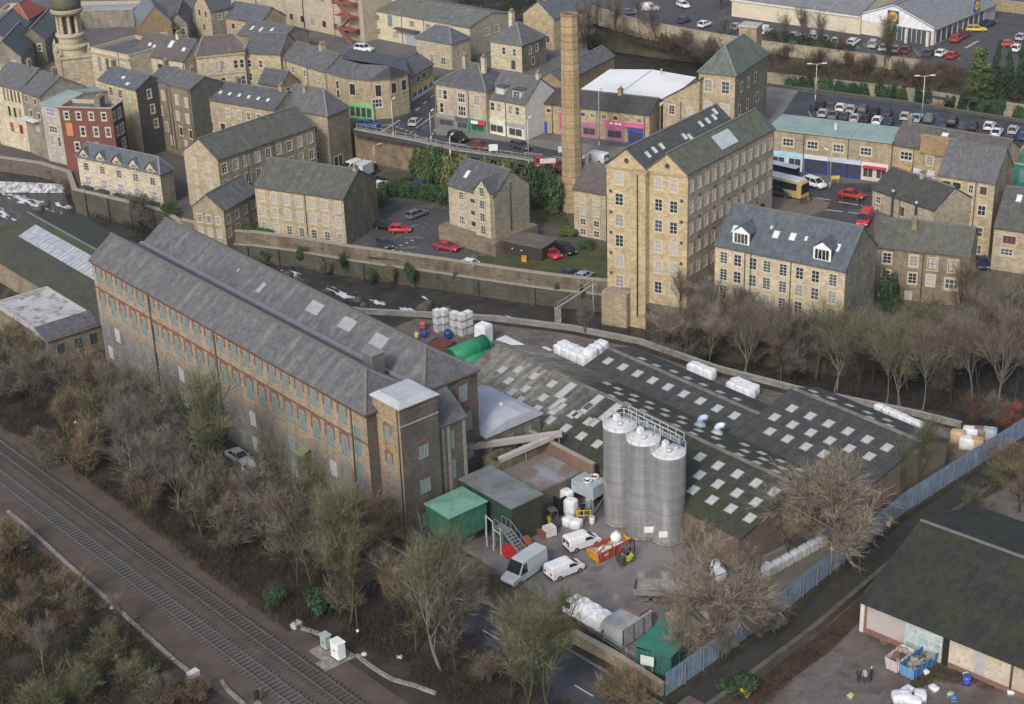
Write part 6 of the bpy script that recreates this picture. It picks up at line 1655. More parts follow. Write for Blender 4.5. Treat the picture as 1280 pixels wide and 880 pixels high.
shopfront(s1,'L',b*.66,b*.985,2.8,P((.03,.24,.14)),P((.03,.26,.15)));s1.panel('awning','L',b*.72,b*.85,2.0,2.5,P((.75,.75,.73)),.5);s1.panel('awning','L',b*.85,b*.985,2.0,2.7,P((.55,.05,.06)),.5)
s2=H('dormer_shops','cream stone shops with two white dormers beside the corner block','shops',S6,7.2,SL2,C=(656,131),L=(608,122),a=10,dom='L',base=(657,176),wall=stone((.52,.45,.31),.2,seed=25),rwall=plain((.62,.6,.55),.8,name='white_render'),gable='L',rise=3.6,Lw=[(4.6,1.6,1.0,[.15,.32,.62,.8],'sash')])
for u in(.28,.72):
 y=s2.b*(1-u);mb=MB();mb.box(.9,y-1.0,s2.h+.5,3.4,y+1.0,s2.h+2.1);mb.box(.7,y-1.15,s2.h+2.1,3.9,y+1.15,s2.h+2.25,1);dm=mb.build('dormer',[plain((.7,.7,.68),.5,name='dormer_paint'),SL1],s2.root)
 f,p=window_meshes(1.5,1.2,'white2','none');wn=link('window',f,dm,(.8,y,s2.h+.75),-pi/2);link('pane',p,wn)
b=s2.b;shopfront(s2,'L',b*.03,b*.48,3.0,P((.62,.6,.5)),P((.68,.66,.58)));shopfront(s2,'L',b*.52,b*.97,3.0,P((.3,.31,.34)),P((.6,.58,.5)))
s2.chimney(s2.a*.5,.5,10.6,.8,.6,1.0,2)
s3=H('betting_shop','long low stone shop building with pink and blue shopfronts behind the chimney','shops',S6,5.6,slate((.062,.058,.056),.1,.2),C=(812,144),L=(657,127),a=8.5,dom='L',base=(812,181),wall=stone((.40,.30,.165),.35,seed=26),gable='L',rise=1.8,Lw=[(4.0,.7,.8,[.12,.19,.47,.55,.64,.73,.82,.92],'dark')])
b=s3.b
for u0,u1,hh_,fc,bd in((.455,.585,2.9,(.36,.16,.24),(.34,.17,.25)),(.65,.80,3.0,(.42,.15,.25),(.36,.17,.26)),(.83,.95,2.8,(.06,.07,.3),(.04,.05,.26))):shopfront(s3,'L',b*u0,b*u1,hh_,P(fc),P(bd))
s3.panel('fascia','L',b*.645,b*.965,3.0,3.75,P((.62,.12,.25)),.3)
for u in(.018,.13):s3.panel('door','L',b*u,b*u+1.1,.05,2.2,P((.03,.07,.34)))
s3.panel('sign_panel','L',b*.285,b*.31,1.2,4.2,P((.5,.07,.2)),.35)
for u in(.69,.73,.76):s3.panel('sign_lettering','L',b*u,b*(u+.022),3.2,3.55,P((.8,.75,.78)),.02,.31)
mk=H('market_hall','large hall with bright white flat roof by the far river','hall',S6,6.2,SL1,rt=None,C=(826,131),L=(720,118),R=(868,98),dom='R',wall=stone((.33,.27,.18),.5,seed=27))
mb=MB();a,b=mk.a,mk.b;e=.3
mb.poly([(-e,-e,6.4),(a+e,-e,6.4),(a+e,b/2,7.1),(-e,b/2,7.1)]);mb.poly([(-e,b/2,7.1),(a+e,b/2,7.1),(a+e,b+e,6.4),(-e,b+e,6.4)]);mb.bar((-e,b/2,7.12),(a+e,b/2,7.12),.25,.1,1)
for x in(-e,a+e):mb.poly([(x,-e,6.1),(x,b+e,6.1),(x,b+e,6.4),(x,b/2,7.1),(x,-e,6.4)],1)
for y in(-e,b+e):mb.poly([(-e,y,6.1),(a+e,y,6.1),(a+e,y,6.4),(-e,y,6.4)],1)
mk.roof=mb.build('roof',[rough3((.78,.78,.76),(.70,.70,.69),.12,(.8,.8,.79),.7,rough=.6),plain((.5,.49,.47),.8,name='pale_edge_trim')],mk.root)
mb=MB();mb.lathe([(.12,6.8),(.12,7.9),(.2,7.9),(.2,8.0)],8,0,(a*.9,b*.35));mb.build('flue',[plain((.6,.6,.6),.4,name='flue_paint')],mk.roof)
tb=H('riverside_block','tall buff stone block with green slate hipped roof and big end chimney','mill',S6,13.5,slate((.10,.115,.105),.5,.35,(.12,.14,.09),(.2,.22,.21),seed=9),rt='hip',C=(919,96),L=(875,90),R=(960,68),dom='R',wall=stone((.42,.325,.19),.4,seed=28),rwall=stone((.22,.19,.145),.5,seed=29),rise=4.2,Lw=[(10.2,2.2,1.5,[.27,.74],'white'),(6.0,2.2,1.5,[.27,.74],'pale'),(2.2,2.2,1.5,[.27,.74],'pale')],Rw=[(10,1.6,.9,[.2,.4,.62],'dark'),(6.0,1.6,.9,[.15,.4,.7],'dark')])
mb=MB();mb.box(tb.a-1.6,tb.b*.25,12,tb.a+1.2,tb.b*.75,18.6);mb.box(tb.a-1.75,tb.b*.23,18.6,tb.a+1.35,tb.b*.77,18.95,1);mb.build('chimney',[stone((.34,.25,.13),.5,seed=30),plain((.4,.38,.35),.9,name='coping_stone')],tb.root)
tl=House('riverside_annexe','lower stone annexe with sloping dark roof attached to the tall riverside block','annexe',S6,8.0,C=(874,131),L=(829,124),a=13,dom='L',wall=stone((.42,.325,.19),.4,seed=28),Lw=[(5.4,1.7,1.2,[.24],'white'),(5.4,1.7,1.2,[.74],'pale'),(1.8,1.7,1.2,[.24,.74],'white')]);tl.shed_roof(slate((.085,.08,.07),.4,.2),'y0',4.5)
# --- top centre
cr=poly_house('curved_shops','curved stone corner building with slate roof and bright green shopfront','shops',S6,7.8,[(408,91),(434,98),(462,101),(487,99),(510,92)],[(505,74),(438,62)],[(425,73),(452,80),(487,82)],stone((.40,.30,.175),.4,seed=31),SL1,None,rows=[[(5.2,1.5,.7,[.5],'dark'),(3.4,1.5,.7,[.5],'dark')],[(4.6,2.2,1.2,[.2,.9],'dark')],[(4.6,2.2,1.1,[.4,.9],'dark'),(2.4,1.7,2.0,[.3,.8],'triple')],[(4.8,2.0,1.2,[.2,.75],'dark'),(2.4,1.7,2.2,[.25,.75],'triple')]],rise=2.8)
A_,B_=cr['P'][1],cr['P'][2];d=(B_-A_).normalized();o_=House.__new__(House);ang=atan2(d.y,d.x)
def free_panel(root,name,A,d,u0,u1,z0,z1,mat,dd=.1,off=0.0):
 mb=MB();mb.box(u0,-dd-off,z0,u1,.02-off,z1);return mb.build(name,[mat],root,(A.x,A.y,0),atan2(d.y,d.x))
Lg=(B_-A_).length;lime=P((.22,.48,.18))
free_panel(cr['root'],'fascia',A_,d,.1,Lg+.6,2.5,3.1,lime,.35);free_panel(cr['root'],'shopfront',A_,d,.1,Lg+.6,0,2.5,lime,.25)
for k in range(4):free_panel(cr['root'],'shop_window',A_,d,.35+k*1.25,1.3+k*1.25,.5,2.3,plain((.06,.065,.06),.15,name='shop_glass'),.02,.26)
ws=H('white_shop','small shop with white lower front and yellow fascia down the side street','shops',S6,5.0,SL2,C=(512,97),L=(490,84),R=(541,80),dom='R',wall=stone((.33,.28,.2),.4,seed=32),gable='R',rise=2.0,Rw=[(3.2,1.1,1.2,[.35,.6],'dark')])
shopfront(ws,'R',.3,ws.a-.3,2.6,P((.62,.42,.05)),P((.6,.62,.64)))
sv=H('side_terrace','stone terrace with slate roof stepping up towards the curved corner building','terrace',S6,7.5,SL2,C=(406,90),L=(352,73),a=8,dom='L',wall=stone((.45,.355,.21),.35,seed=33),gable='L',rise=2.6,Lw=[(5.2,1.3,.8,[.25,.52,.82],'sash'),(2.4,1.8,1.0,[.3,.55,.85],'pale')])
sv.chimney(4,sv.b*.4,9.8,1.2,.7,1.4,3)
ind=H('industrial_block','cream rendered industrial building with large mossy grey roof at top centre','factory',S6,6.9,sheet((.13,.135,.13),(.11,.115,.11),(.24,.23,.21),.45,(.10,.115,.055),1.2,3.0,seed=6),C=(587,35),L=(460,12),R=(627,15),dom='L',base=(590,71),wall=stone((.55,.46,.31),.2,.5,1.2,.08,seed=34),rwall=stone((.33,.29,.22),.25,.5,1.2,.1,seed=35),gable='L',rise=1.7,Lw=[(4.2,1.4,1.5,[.09,.44,.6,.75],'triple'),(1.0,1.4,1.5,[.09,.27],'triple'),(3.4,2.6,1.4,[.22],'strip')],Rw=[(3.6,1.5,1.6,[.38,.6],'triple')])
ind.panel('loading_door','L',ind.b*.37,ind.b*.49,0,3.2,plain((.33,.36,.38),.5,name='door_paint'));ind.panel('canopy','L',ind.b*.29,ind.b*.52,3.4,3.65,plain((.10,.06,.05),.7,name='canopy_paint'),1.4)
mb=MB();mb.box(5.0,ind.b-3.6,6,7.6,ind.b-.2,10.5);mb.build('lift_tower',[plain((.55,.53,.47),.8,name='pale_render')],ind.root)
an=H('hipped_annexe','small hip roofed stone annexe in front of the cream industrial building','annexe',S6,4.6,SLB,rt='hip',C=(564,56),L=(520,48),R=(587,48),dom='L',base=(565,88),wall=stone((.45,.365,.24),.3,seed=36),rise=2.6,Lw=[(.4,2.1,.9,[.45],'dark'),(.9,1.5,1.4,[.75],'white2')],Rw=[(2.6,1.3,1.2,[.4],'white2')])
bigrows=[]
for i in range(5):bigrows.append((1.4+3.0*i,1.5,1.3,14,('dark','pale','dark')[i%3]))
bm=H('spinning_mill','huge many windowed pale stone mill running off the top edge','mill',S6,17,SL1,rt='flat',org=tuple(W(456,53,S6))[:2],ang=atan2((W(456,53,S6)-W(270,10,S6)).normalized().y,(W(456,53,S6)-W(270,10,S6)).normalized().x)+pi/2,a=16,b=(W(456,53,S6)-W(270,10,S6)).length,wall=stone((.47,.385,.26),.35,.4,.9,.1,seed=37),Lw=bigrows)
for u in(.3,.62):bm.pipe('L',bm.b*u,0,16.8,.12)
q,_=bm.at('L',bm.b*.93,0,-2.0);fe=thing('fire_escape','rust red zigzag steel fire escape on the huge pale mill','fire escape',tuple(bm.root.matrix_basis@Vector((q[0],q[1],0))),bm.root.rotation_euler.z-pi/2)
redm=plain((.30,.10,.075),.7,name='red_steel')
for k in range(5):
 mb=MB();s=1 if k%2 else-1;mb.bar((-2*s,.6*s,3*k),(2*s,.6*s,3*k+3),.9,.12);mb.bar((-2*s,.6*s-.45,3*k+1),(2*s,.6*s-.45,3*k+4),.07,.07);mb.build('flight',[redm],fe)
 mb=MB();mb.box(-2.9,-1,3*k+2.9,2.9,1.4,3*k+3.02);mb.box(-2.9,-1.02,3*k+3.9,2.9,-.96,3*k+3.98);mb.build('landing',[redm],fe)
for x in(-2.8,2.8):
 for y in(-.95,1.3):mb=MB();mb.box(x-.06,y-.06,0,x+.06,y+.06,16);mb.build('post',[redm],fe)
vl=H('villa','square stone villa with steep bay roof and tall chimneys behind the shops','house',S6,6.0,SL2,rt='hip',C=(652,58),L=(613,52),R=(681,46),dom='L',base=(654,91),wall=stone((.5,.41,.26),.2,seed=38),rwall=DS,rise=3.6,Lw=[(3.3,1.6,.9,[.42,.76],'sash'),(.4,2.0,1.1,[.72],'dark')],Rw=[(3.4,1.5,.8,[.35,.62],'sash'),(.9,1.5,.8,[.45],'dark')])
vl.chimney(vl.a*.45,vl.b*.65,9.4,1.1,.9,2.2,3,CRM);vl.band('cornice',5.6,5.9,plain((.45,.38,.26),.9,name='dressed_stone'),'L',.18);vl.band('string_course',2.7,2.9,plain((.45,.38,.26),.9,name='dressed_stone'),'L',.1)
gh=H('gabled_house','buff gabled house with slate roof at the top behind the villa','house',S6,7.0,SLB,C=(692,24),L=(654,17),R=(714,8),dom='L',wall=stone((.42,.32,.18),.3,seed=39),gable='R',rise=3.2,Lw=[(1.5,1.5,.9,[.8],'dark')])
gh.chimney(2,gh.b*.5,10,.9,.9,1.2,2)
lo=H('outbuilding','low brown gabled outbuilding beside the chimney top row of shops','building',S6,3.4,SL2,C=(703,104),L=(677,98),R=(768,70),dom='R',wall=stone((.33,.23,.11),.4,seed=40),gable='R',rise=1.8)
# --- left: civic hall with domed turret
ct=W(97,106,S6);tr_=thing('domed_turret','ornate stone turret with columned lantern and big dark dome','turret',tuple(ct),.3)
OR=stone((.46,.37,.235),.35,.45,.9,sootcol=(.07,.06,.045),seed=41)
mb=MB();mb.lathe([(3.1,7.0),(3.1,8.2),(3.4,8.4),(3.5,8.8),(2.9,9.0)],24,0,smooth=False);mb.build('drum',[OR],tr_)
mb=MB();mb.box(-3.6,-3.6,-2,3.6,3.6,6.6);mb.box(-3.9,-3.9,6.6,3.9,3.9,7.1);mb.build('square_base',[OR],tr_)
for sx in(-1,1):
 for sy in(-1,1):mb=MB();mb.box(sx*3.3-.5,sy*3.3-.5,-2,sx*3.3+.5,sy*3.3+.5,8.0);mb.lathe([(.5,8.0),(.3,8.8),(.02,9.6)],8,0,(sx*3.3,sy*3.3));mb.build('corner_pier',[OR],tr_)
for i in range(4):
 a=pi/2*i;f,p=window_meshes(1.2,3.0,'arch','pale');w=link('window',f,tr_,(3.66*cos(a),3.66*sin(a),2.6),a+pi/2);link('pane',p,w)
for i in range(8):
 a=2*pi*i/8-pi/2+.1;f,p=window_meshes(.8,2.6,'arch','pale')
 for z in():w=link('window',f,tr_,(3.06*cos(a),3.06*sin(a),z),a+pi/2);link('pane',p,w)
mb=MB();mb.lathe([(2.5,9.0),(2.6,10.6),(3.0,10.8),(3.0,11.2),(2.3,11.4)],24,0,smooth=False);mb.build('upper_drum',[stone((.44,.36,.23),.4,.45,.9,seed=42)],tr_)
mb=MB();mb.lathe([(1.7,11.2),(1.7,15.4)],16,0,smooth=False);mb.build('lantern_core',[plain((.05,.045,.04),.8,name='dark_opening')],tr_)
for i in range(8):a=2*pi*i/8;mb=MB();mb.lathe([(.5,11.3),(.42,11.6),(.38,15.0),(.52,15.3)],8,0,(2.15*cos(a),2.15*sin(a)));mb.build('column',[OR],tr_)
mb=MB();mb.lathe([(2.7,15.2),(3.35,15.8),(3.35,16.3),(3.0,16.5)],24,0,smooth=False);mb.build('cornice',[stone((.38,.31,.2),.5,.45,.9,seed=43)],tr_)
mb=MB();mb.lathe([(3.0,16.4),(3.15,17.6),(2.9,19.2),(2.5,20.8),(1.2,22),(.5,22.4),(.45,23.6),(0.05,24.2)],24,0);mb.build('dome',[rough3((.10,.095,.07),(.13,.12,.09),.5,(.07,.065,.05),2)],tr_)
hl=H('civic_hall','ornate pale civic hall with arched windows adjoining the domed turret','hall',S6,8.6,rough3((.12,.12,.13),(.09,.09,.1),.3),rt='flat',C=(161,70),L=(113,60),a=12,dom='L',wall=CRM,Lw=[(3.9,3.2,1.1,[.2,.4,.58],'arch'),(3.9,2.6,1.8,[.84],'arch'),(.5,2.2,1.2,[.2,.4,.6,.84],'arch')])
hl.band('cornice',7.6,7.95,plain((.4,.33,.22),.9,name='dressed_stone'),'L',.3);hl.band('string_course',3.2,3.4,plain((.4,.33,.22),.9,name='dressed_stone'),'L',.12)
n1=H('arcade_row','pale stone row with arched upper windows and dark slate roof beside the civic hall','terrace',S6,7.2,SLP,C=(230,77),L=(166,67),a=9,dom='L',wall=stone((.52,.43,.28),.25,seed=44),gable='L',rise=3.3,Lw=[(3.9,2.0,1.6,[.18,.52,.84],'arch'),(.6,2.2,1.4,[.2,.5,.8],'dark')])
n1.skylights('LL',[(.22,.5,.9,.9),(.32,.45,.7,.8),(.6,.65,1.1,1.9),(.88,.5,1.0,1.0)]);n1.chimney(4.5,n1.b*.35,10.2,1.2,.7,1.3,3)
n2=H('street_block','prominent pale stone block with sash windows and deep cornice in the street','house',S6,9.3,SLP,rt='hip',C=(246,70),L=(232,66),R=(305,64),dom='R',wall=stone((.52,.42,.26),.25,seed=45),rise=3.2,Rw=[(5.9,1.8,.9,[.12,.42,.52,.8,.93],'sash'),(2.5,1.8,1.0,[.5,.8,.93],'sash'),(2.2,1.5,1.0,[.2],'dark')],Lw=[(5.9,1.8,1.0,[.5],'sash')])
n2.band('cornice',8.8,9.15,plain((.4,.32,.2),.9,name='dressed_stone'),'LR',.25);n2.band('string_course',4.9,5.1,plain((.4,.32,.2),.9,name='dressed_stone'),'LR',.1)
n3=H('street_house','narrow buff house with slate roof right of the prominent pale block','house',S6,8.6,SL1,C=(306,66),R=(350,68),b=9,dom='R',wall=stone((.44,.345,.2),.35,seed=46),gable='R',rise=3.0,Rw=[(5.6,1.6,.9,[.1,.42],'sash'),(2.8,1.6,.9,[.1,.42],'sash')])
n3.panel('archway','R',n3.a*.55,n3.a*.95,0,2.6,plain((.03,.025,.025),.9,name='dark_opening'))
n4=H('skylit_row','long stone row with six rooflights in its slate roof','terrace',3,8.4,SL1,C=(343,138),L=(240,121),a=9,dom='L',wall=stone((.38,.30,.185),.4,seed=47),gable='L',rise=2.3,Lw=[(5.6,1.5,.9,[.06,.2,.43,.57,.68,.8,.92],'white2'),(2.2,1.8,1.1,[.06,.2,.35,.5,.64,.8],'dark'),(-.9,1.7,1.1,[.1,.3,.5,.7],'dark')])
n4.skylights('LL',[(.17+.115*i,.42,.7,.9)for i in range(7)]);n4.pipe('L',n4.b*.02)
n5=H('tall_terrace','tall soot brown stone terrace with many drainpipes above the gabled terrace','terrace',1,13.2,SL2,C=(237,113),L=(187,98),R=(268,100),dom='L',wall=stone((.25,.19,.125),.6,seed=48),rwall=SLM,gable='L',rise=1.7,Lw=[(9.6,1.7,1.0,[.3,.64,.88],'pale'),(6.4,1.6,1.0,[.2,.62,.86],'pale'),(3.4,1.6,1.0,[.3,.66,.9],'dark'),(.8,1.6,1.0,[.4,.75],'pale')])
for u in(.1,.42,.5,.97):n5.pipe('L',n5.b*u)
n6=H('slate_gabled_house','stone house with lilac slate roof and white bay behind the red brick block','house',3,10.5,SLB,C=(170,113),L=(123,100),R=(192,98),dom='L',wall=stone((.45,.35,.21),.35,seed=49),rwall=stone((.06,.058,.06),.3,seed=50),gable='L',rise=1.9,Lw=[(8.0,1.7,1.3,[.3,.55],'white'),(8.0,1.7,1.0,[.8],'pale')],Rw=[(8.3,1.6,.9,[.4],'sash'),(5.2,1.6,.9,[.45],'sash'),(2.2,1.6,.9,[.5],'sash')])  # near-black right wall has the shade of the narrow gap put into its colour
n6.skylights('LL',[(.5,.5,1.0,.8),(.72,.2,1.0,.8)])
for o_h,lst in((n4,((.5,.08),(.5,.6))),(n5,((.5,.3),(.5,.95))),(n6,((.5,.96),)),(c26,((.5,.93),)),(s3,((.5,.3),)),(wg,((.5,.95),)),):
 for fx,fy in lst:o_h.chimney(o_h.a*fx,o_h.b*fy,o_h.h+o_h.rise-.1,.9,.7,1.2,2,DS if fy>.5 else None)
for o_h,us in((sh,(.3,.66)),(c26,(.21,)),(s1,(.02,.66)),(s2,(.5,)),(s3,(.22,.6,.96)),(ind,(.34,.56)),(sv,(.1,.6)),(hl,(.72,)),(n1,(.98,)),(c29,(.53,)),(c28,(.46,)),(tl,(.5,))):
 for u in us:o_h.pipe('L',o_h.b*u)
rb=H('red_brick_block','red brick block with pale window frames and flat greenish roof at left','house',3,9.6,rough3((.10,.12,.11),(.14,.15,.13),.3),rt='flat',C=(139,136),L=(73,134),R=(182,127),dom='L',wall=stone((.21,.062,.045),.45,.15,.35,.15,seed=51),rwall=stone((.10,.05,.045),.4,.15,.35,seed=52),Lw=[(7.3,1.4,.95,[.13,.36,.6,.84],'sash'),(4.1,1.7,.95,[.4,.65,.88],'sash'),(1.1,1.6,.95,[.25,.6],'sash')],Rw=[(7.2,1.5,1.0,[.16],'sash'),(7.0,1.7,1.6,[.6],'triple'),(4.0,1.6,1.0,[.25],'sash'),(3.8,1.8,1.6,[.65],'triple'),(.9,1.8,1.6,[.65],'triple')])
rb.panel('boarded_window','L',rb.b*.09,rb.b*.21,4.0,6.6,plain((.5,.2,.08),.8,name='faded_board'));rb.chimney(rb.a*.4,rb.b*.3,9.6,2.2,1.2,1.6,3,DS)
for i,(Lp,Cp,lab,wm,rm,rise,Lw,a)in enumerate((((-12,104),(26,113),'pale ornate end house with rows of tall narrow windows at the left edge',CRM,SL2,3.0,[(7.4,2.4,.6,[.42,.54,.66,.78,.9],'dark'),(4.2,2.0,.8,[.5,.68,.86],'dark'),(1.0,1.9,1.1,[.5,.8],'red')],10),((27,114),(49.5,122),'narrow grey stone house with white sloping canopy in the left row',GS,SL2,2.8,[(8.4,1.1,.7,[.2,.7],'dark'),(5.6,1.2,.8,[.35,.8],'dark'),(2.8,1.3,1.5,[.6],'bay')],10),((50.5,130),(73,135),'narrow house with white upper bay and pale green roof next to the red brick block',stone((.42,.38,.32),.4,seed=53),rough3((.22,.29,.27),(.28,.32,.31),.3),1.2,[(7.0,1.6,2.6,[.5],'bay'),(3.6,1.4,2.4,[.5],'triple'),(1.0,2.0,.9,[.35,.75],'sash')],13))):
 o=H('terrace_house',lab,'house',2.5,10.2 if i<2 else 9.0,rm,C=Cp,L=Lp,a=a,dom='L',wall=wm,gable='L',rise=rise,Lw=Lw,found=4)
 if i<2:o.chimney(a*.5,o.b*.3,o.h+rise-.2,1.0,.8,1.5,3,DS)
 if i==1:o.panel('canopy','L',.2,o.b*.75,5.0,5.2,plain((.6,.62,.64),.6,name='canopy_paint'),1.3)
 # --- top left roofs
ba=H('brown_gabled_hall','wide hall with pale slate roof and brown brick gables behind the civic hall','hall',S6,6.2,slate((.16,.175,.195),.05,.2,seed=10),C=(176,31),L=(112,20),R=(214,27),dom='R',wall=stone((.30,.19,.09),.3,.15,.35,seed=54),gable='L',rise=3.6,Rw=[(2.6,1.2,1.4,[.35,.7],'pale')])
tg=H('gabled_tower_house','tall narrow stone house with steep gable and two lamps at top left','house',S6,7.6,SL1,C=(263,14),L=(236,10),R=(290,8),dom='R',base=(266,50),wall=stone((.44,.345,.215),.3,seed=55),rwall=GS,gable='R',rise=4.0,Lw=[(5.0,1.4,.8,[.3,.68],'dark'),(1.8,1.4,.8,[.5],'dark')],Rw=[(4.4,1.2,1.0,[.4,.7],'white2')])
hr=H('low_terrace','low terrace with grey roof below the huge pale mill','terrace',S6,4.6,SLB,C=(326,29),L=(279,21),a=8,dom='L',wall=stone((.42,.29,.2),.3,seed=56),gable='L',rise=2.6,Lw=[(2.2,1.2,1.0,[.25,.55,.8],'dark')])
lb=H('skylit_outhouse','low slate outhouse with three rooflights before the low terrace','building',S6,3.6,SL2,C=(352,52),L=(297,43),a=9,dom='L',wall=BS,gable='L',rise=2.2);lb.skylights('LL',[(.2,.5,.8,1.4),(.4,.5,.8,1.4),(.62,.6,.8,1.2)])
for(nm,lab,C,L,R,h,rise,rf,wm,rt,k)in(('long_slate_house','long house with blue slate roof ridge receding at the far left edge',(14,52),(-25,44),(46,20),4.6,2.6,SLB,GS,'gable','R'),('hipped_chapel','stone building with dark hipped roof and arched window at far left',(26,71),(-14,72),(47,46),5.0,3.4,SL1,GS,'gable','R'),('side_street_house','dark stone house with slate roof and white sign near the turret',(56,50),(37,38),(76,28),5.4,2.6,SL2,DS,'gable','R'),('red_roofed_house','red clay roofed building beside the turret dome',(35,26),(22,14),(58,12),5.0,3.2,slate((.30,.075,.055),.05,.1,(.2,.08,.06),(.34,.12,.09)),stone((.3,.1,.07),.3,.15,.35),'hip',None),('white_roofed_shed','small shed with white flat roof at the top left',(22,13),(8,6),(32,4),4.0,0,rough3((.6,.6,.62),(.5,.5,.52),.4),GS,'flat',None),('grey_roofed_store','grey flat roofed store with white edge at the top behind the hall',(166,12),(100,-2),(178,1),4.2,0,rough3((.3,.31,.34),(.24,.25,.27),.3),GS,'flat',None),('brown_brick_house','brown brick house hidden behind the turret lantern',(76,26),(56,18),(92,12),4.6,2.4,SL2,stone((.30,.2,.1),.3),'gable','R'),('back_street_house','slate roofed house between brown hall and tall gabled house',(234,30),(214,24),(240,12),4.4,2.4,SL1,stone((.26,.22,.17),.5),'gable','R'),('rear_terrace','grey roofed rear terrace between skylit row and arcade',(235,86),(184,76),(240,78),3.0,1.5,SL2,BS,'gable','L'),('corner_infill','small slate roofed infill house at the foot of the curved corner building',(352,108),(322,104),(372,100),4.5,2.2,SL1,YS2,'gable','L')):
 H(nm,lab,'house',S6,h,rf,rt=rt,C=C,L=L,R=R,dom='R',wall=wm,gable=k,rise=rise,Rw=[(h-2.2,1.4,.9,4,'dark')]if h>4.3 else(),Lw=[(h-2.4,1.5,.9,2,'sash')]if h>4.3 else())
 # --- supermarket
SR=sheet((.19,.195,.205),(.175,.18,.19),(.22,.225,.23),.08,(.15,.15,.15),.6,8,.6)
ld=H('supermarket','supermarket with grey metal roof and white gable over its glazed entrance','supermarket',S9,3.8,SR,C=(1168,37),L=(1075,18),R=(1245,5),dom='R',base=(1166,57),wall=stone((.55,.49,.38),.1,.5,1.2,.08),rwall=plain((.3,.3,.31),.6,name='grey_cladding'),gable='R',rise=3.6,over=.5)
wp=plain((.7,.7,.71),.5,name='white_gable_panel')
mb=MB();b=ld.b;mb.poly([(-.06,b,3.0),(-.06,0,3.0),(-.06,0,3.8),(-.06,b/2,7.4),(-.06,b,3.8)]);mb.build('gable_panel',[wp],ld.root)
gl_=ld.panel('glazed_entrance','L',b*.5,b*.97,0,2.9,plain((.07,.085,.095),.12,name='shop_glass'),.05)
mb=MB();w=b*.47
for k in range(9):mb.box(-w/2+w*k/8-.06,-.14,0,-w/2+w*k/8+.06,-.05,2.9)
mb.build('mullion',[plain((.55,.56,.57),.5,name='mullion_paint')],gl_)
for k in range(2):mb=MB();mb.box(-1.6,b*(.02+.26*k),-.0,-1.1,b*(.02+.26*k)+.5,3.0);mb.build('pillar',[plain((.6,.55,.45),.8,name='pale_render')],ld.root)
g2=ld.panel('side_glazing','R',.6,ld.a*.8,.3,3.0,plain((.09,.10,.115),.12,name='shop_glass'),.05);mb=MB();w=ld.a*.8-.6
for k in range(10):mb.box(-w/2+w*k/9-.15,-.18,0,-w/2+w*k/9+.15,-.05,2.7)
mb.build('pier',[plain((.42,.42,.42),.7,name='grey_cladding')],g2)
def roundel(parent,loc,rz,s):
 """square blue sign with a yellow disc, red ring and short wordmark"""
 mb=MB();mb.box(-s/2,-.12,0,s/2,0,s);sg=mb.build('sign',[plain((.01,.05,.28),.4,name='sign_blue')],parent,loc,rz)
 def disc(r,y,col,nm,ri=0):
  m=MB();n=28
  for i in range(n):
   a0,a1=2*pi*i/n,2*pi*(i+1)/n
   m.poly([(r*cos(a0),y,s/2+r*sin(a0)),(r*cos(a1),y,s/2+r*sin(a1)),(ri*cos(a1),y,s/2+ri*sin(a1)),(ri*cos(a0),y,s/2+ri*sin(a0))]if ri else[(r*cos(a0),y,s/2+r*sin(a0)),(r*cos(a1),y,s/2+r*sin(a1)),(0,y,s/2)])
  return m.build(nm,[plain(col,.4,name='sign_'+nm)],sg)
 disc(s*.42,-.13,(.75,.55,.02),'disc');disc(s*.46,-.135,(.6,.03,.03),'ring',s*.405)
 bl_=plain((.01,.04,.3),.4,name='sign_letter_blue');rd_=plain((.6,.03,.03),.4,name='sign_letter_red')
 m=MB();h=s*.3;w=s*.13;z=s*.35;y=-.15;t=s*.045
 def bx(x0,z0,x1,z1,k=0):m.box(x0*s,y,s*z0,x1*s,y+.01,s*z1,k)
 bx(-.32,.36,-.27,.64);bx(-.27,.36,-.17,.41)
 bx(-.13,.36,-.08,.56,1);bx(-.135,.6,-.075,.66,1)
 bx(-.03,.36,.02,.64);bx(.02,.36,.09,.41);bx(.02,.59,.09,.64);bx(.09,.39,.14,.61)
 bx(.19,.36,.24,.64);bx(.24,.36,.33,.41)
 m.build('lettering',[bl_,rd_],sg)
roundel(ld.root,(-.14,b/2,3.5),-pi/2,2.6);roundel(ld.root,(ld.a*.62,-.6,4.0),0,2.4)
lw_=H('supermarket_wing','long pale low wing of the supermarket with grey metal roof','supermarket',S9,4.4,SR,C=(1076,18),L=(915,-4),a=24,dom='L',wall=stone((.55,.47,.34),.12,.5,1.2,.08),gable='L',rise=3.2,over=.6);lw_.band('eaves_fascia',3.6,4.3,plain((.62,.62,.62),.5,name='white_fascia'),'L',.3)
p=W(1255,6,S9);rw2=long_wall('brick_wall','brown boundary wall at the top right behind the supermarket','wall',[W(1235,12,S9),W(1300,20,S9)],S9,S9+2.4,.4,stone((.33,.24,.13),.4),copm)
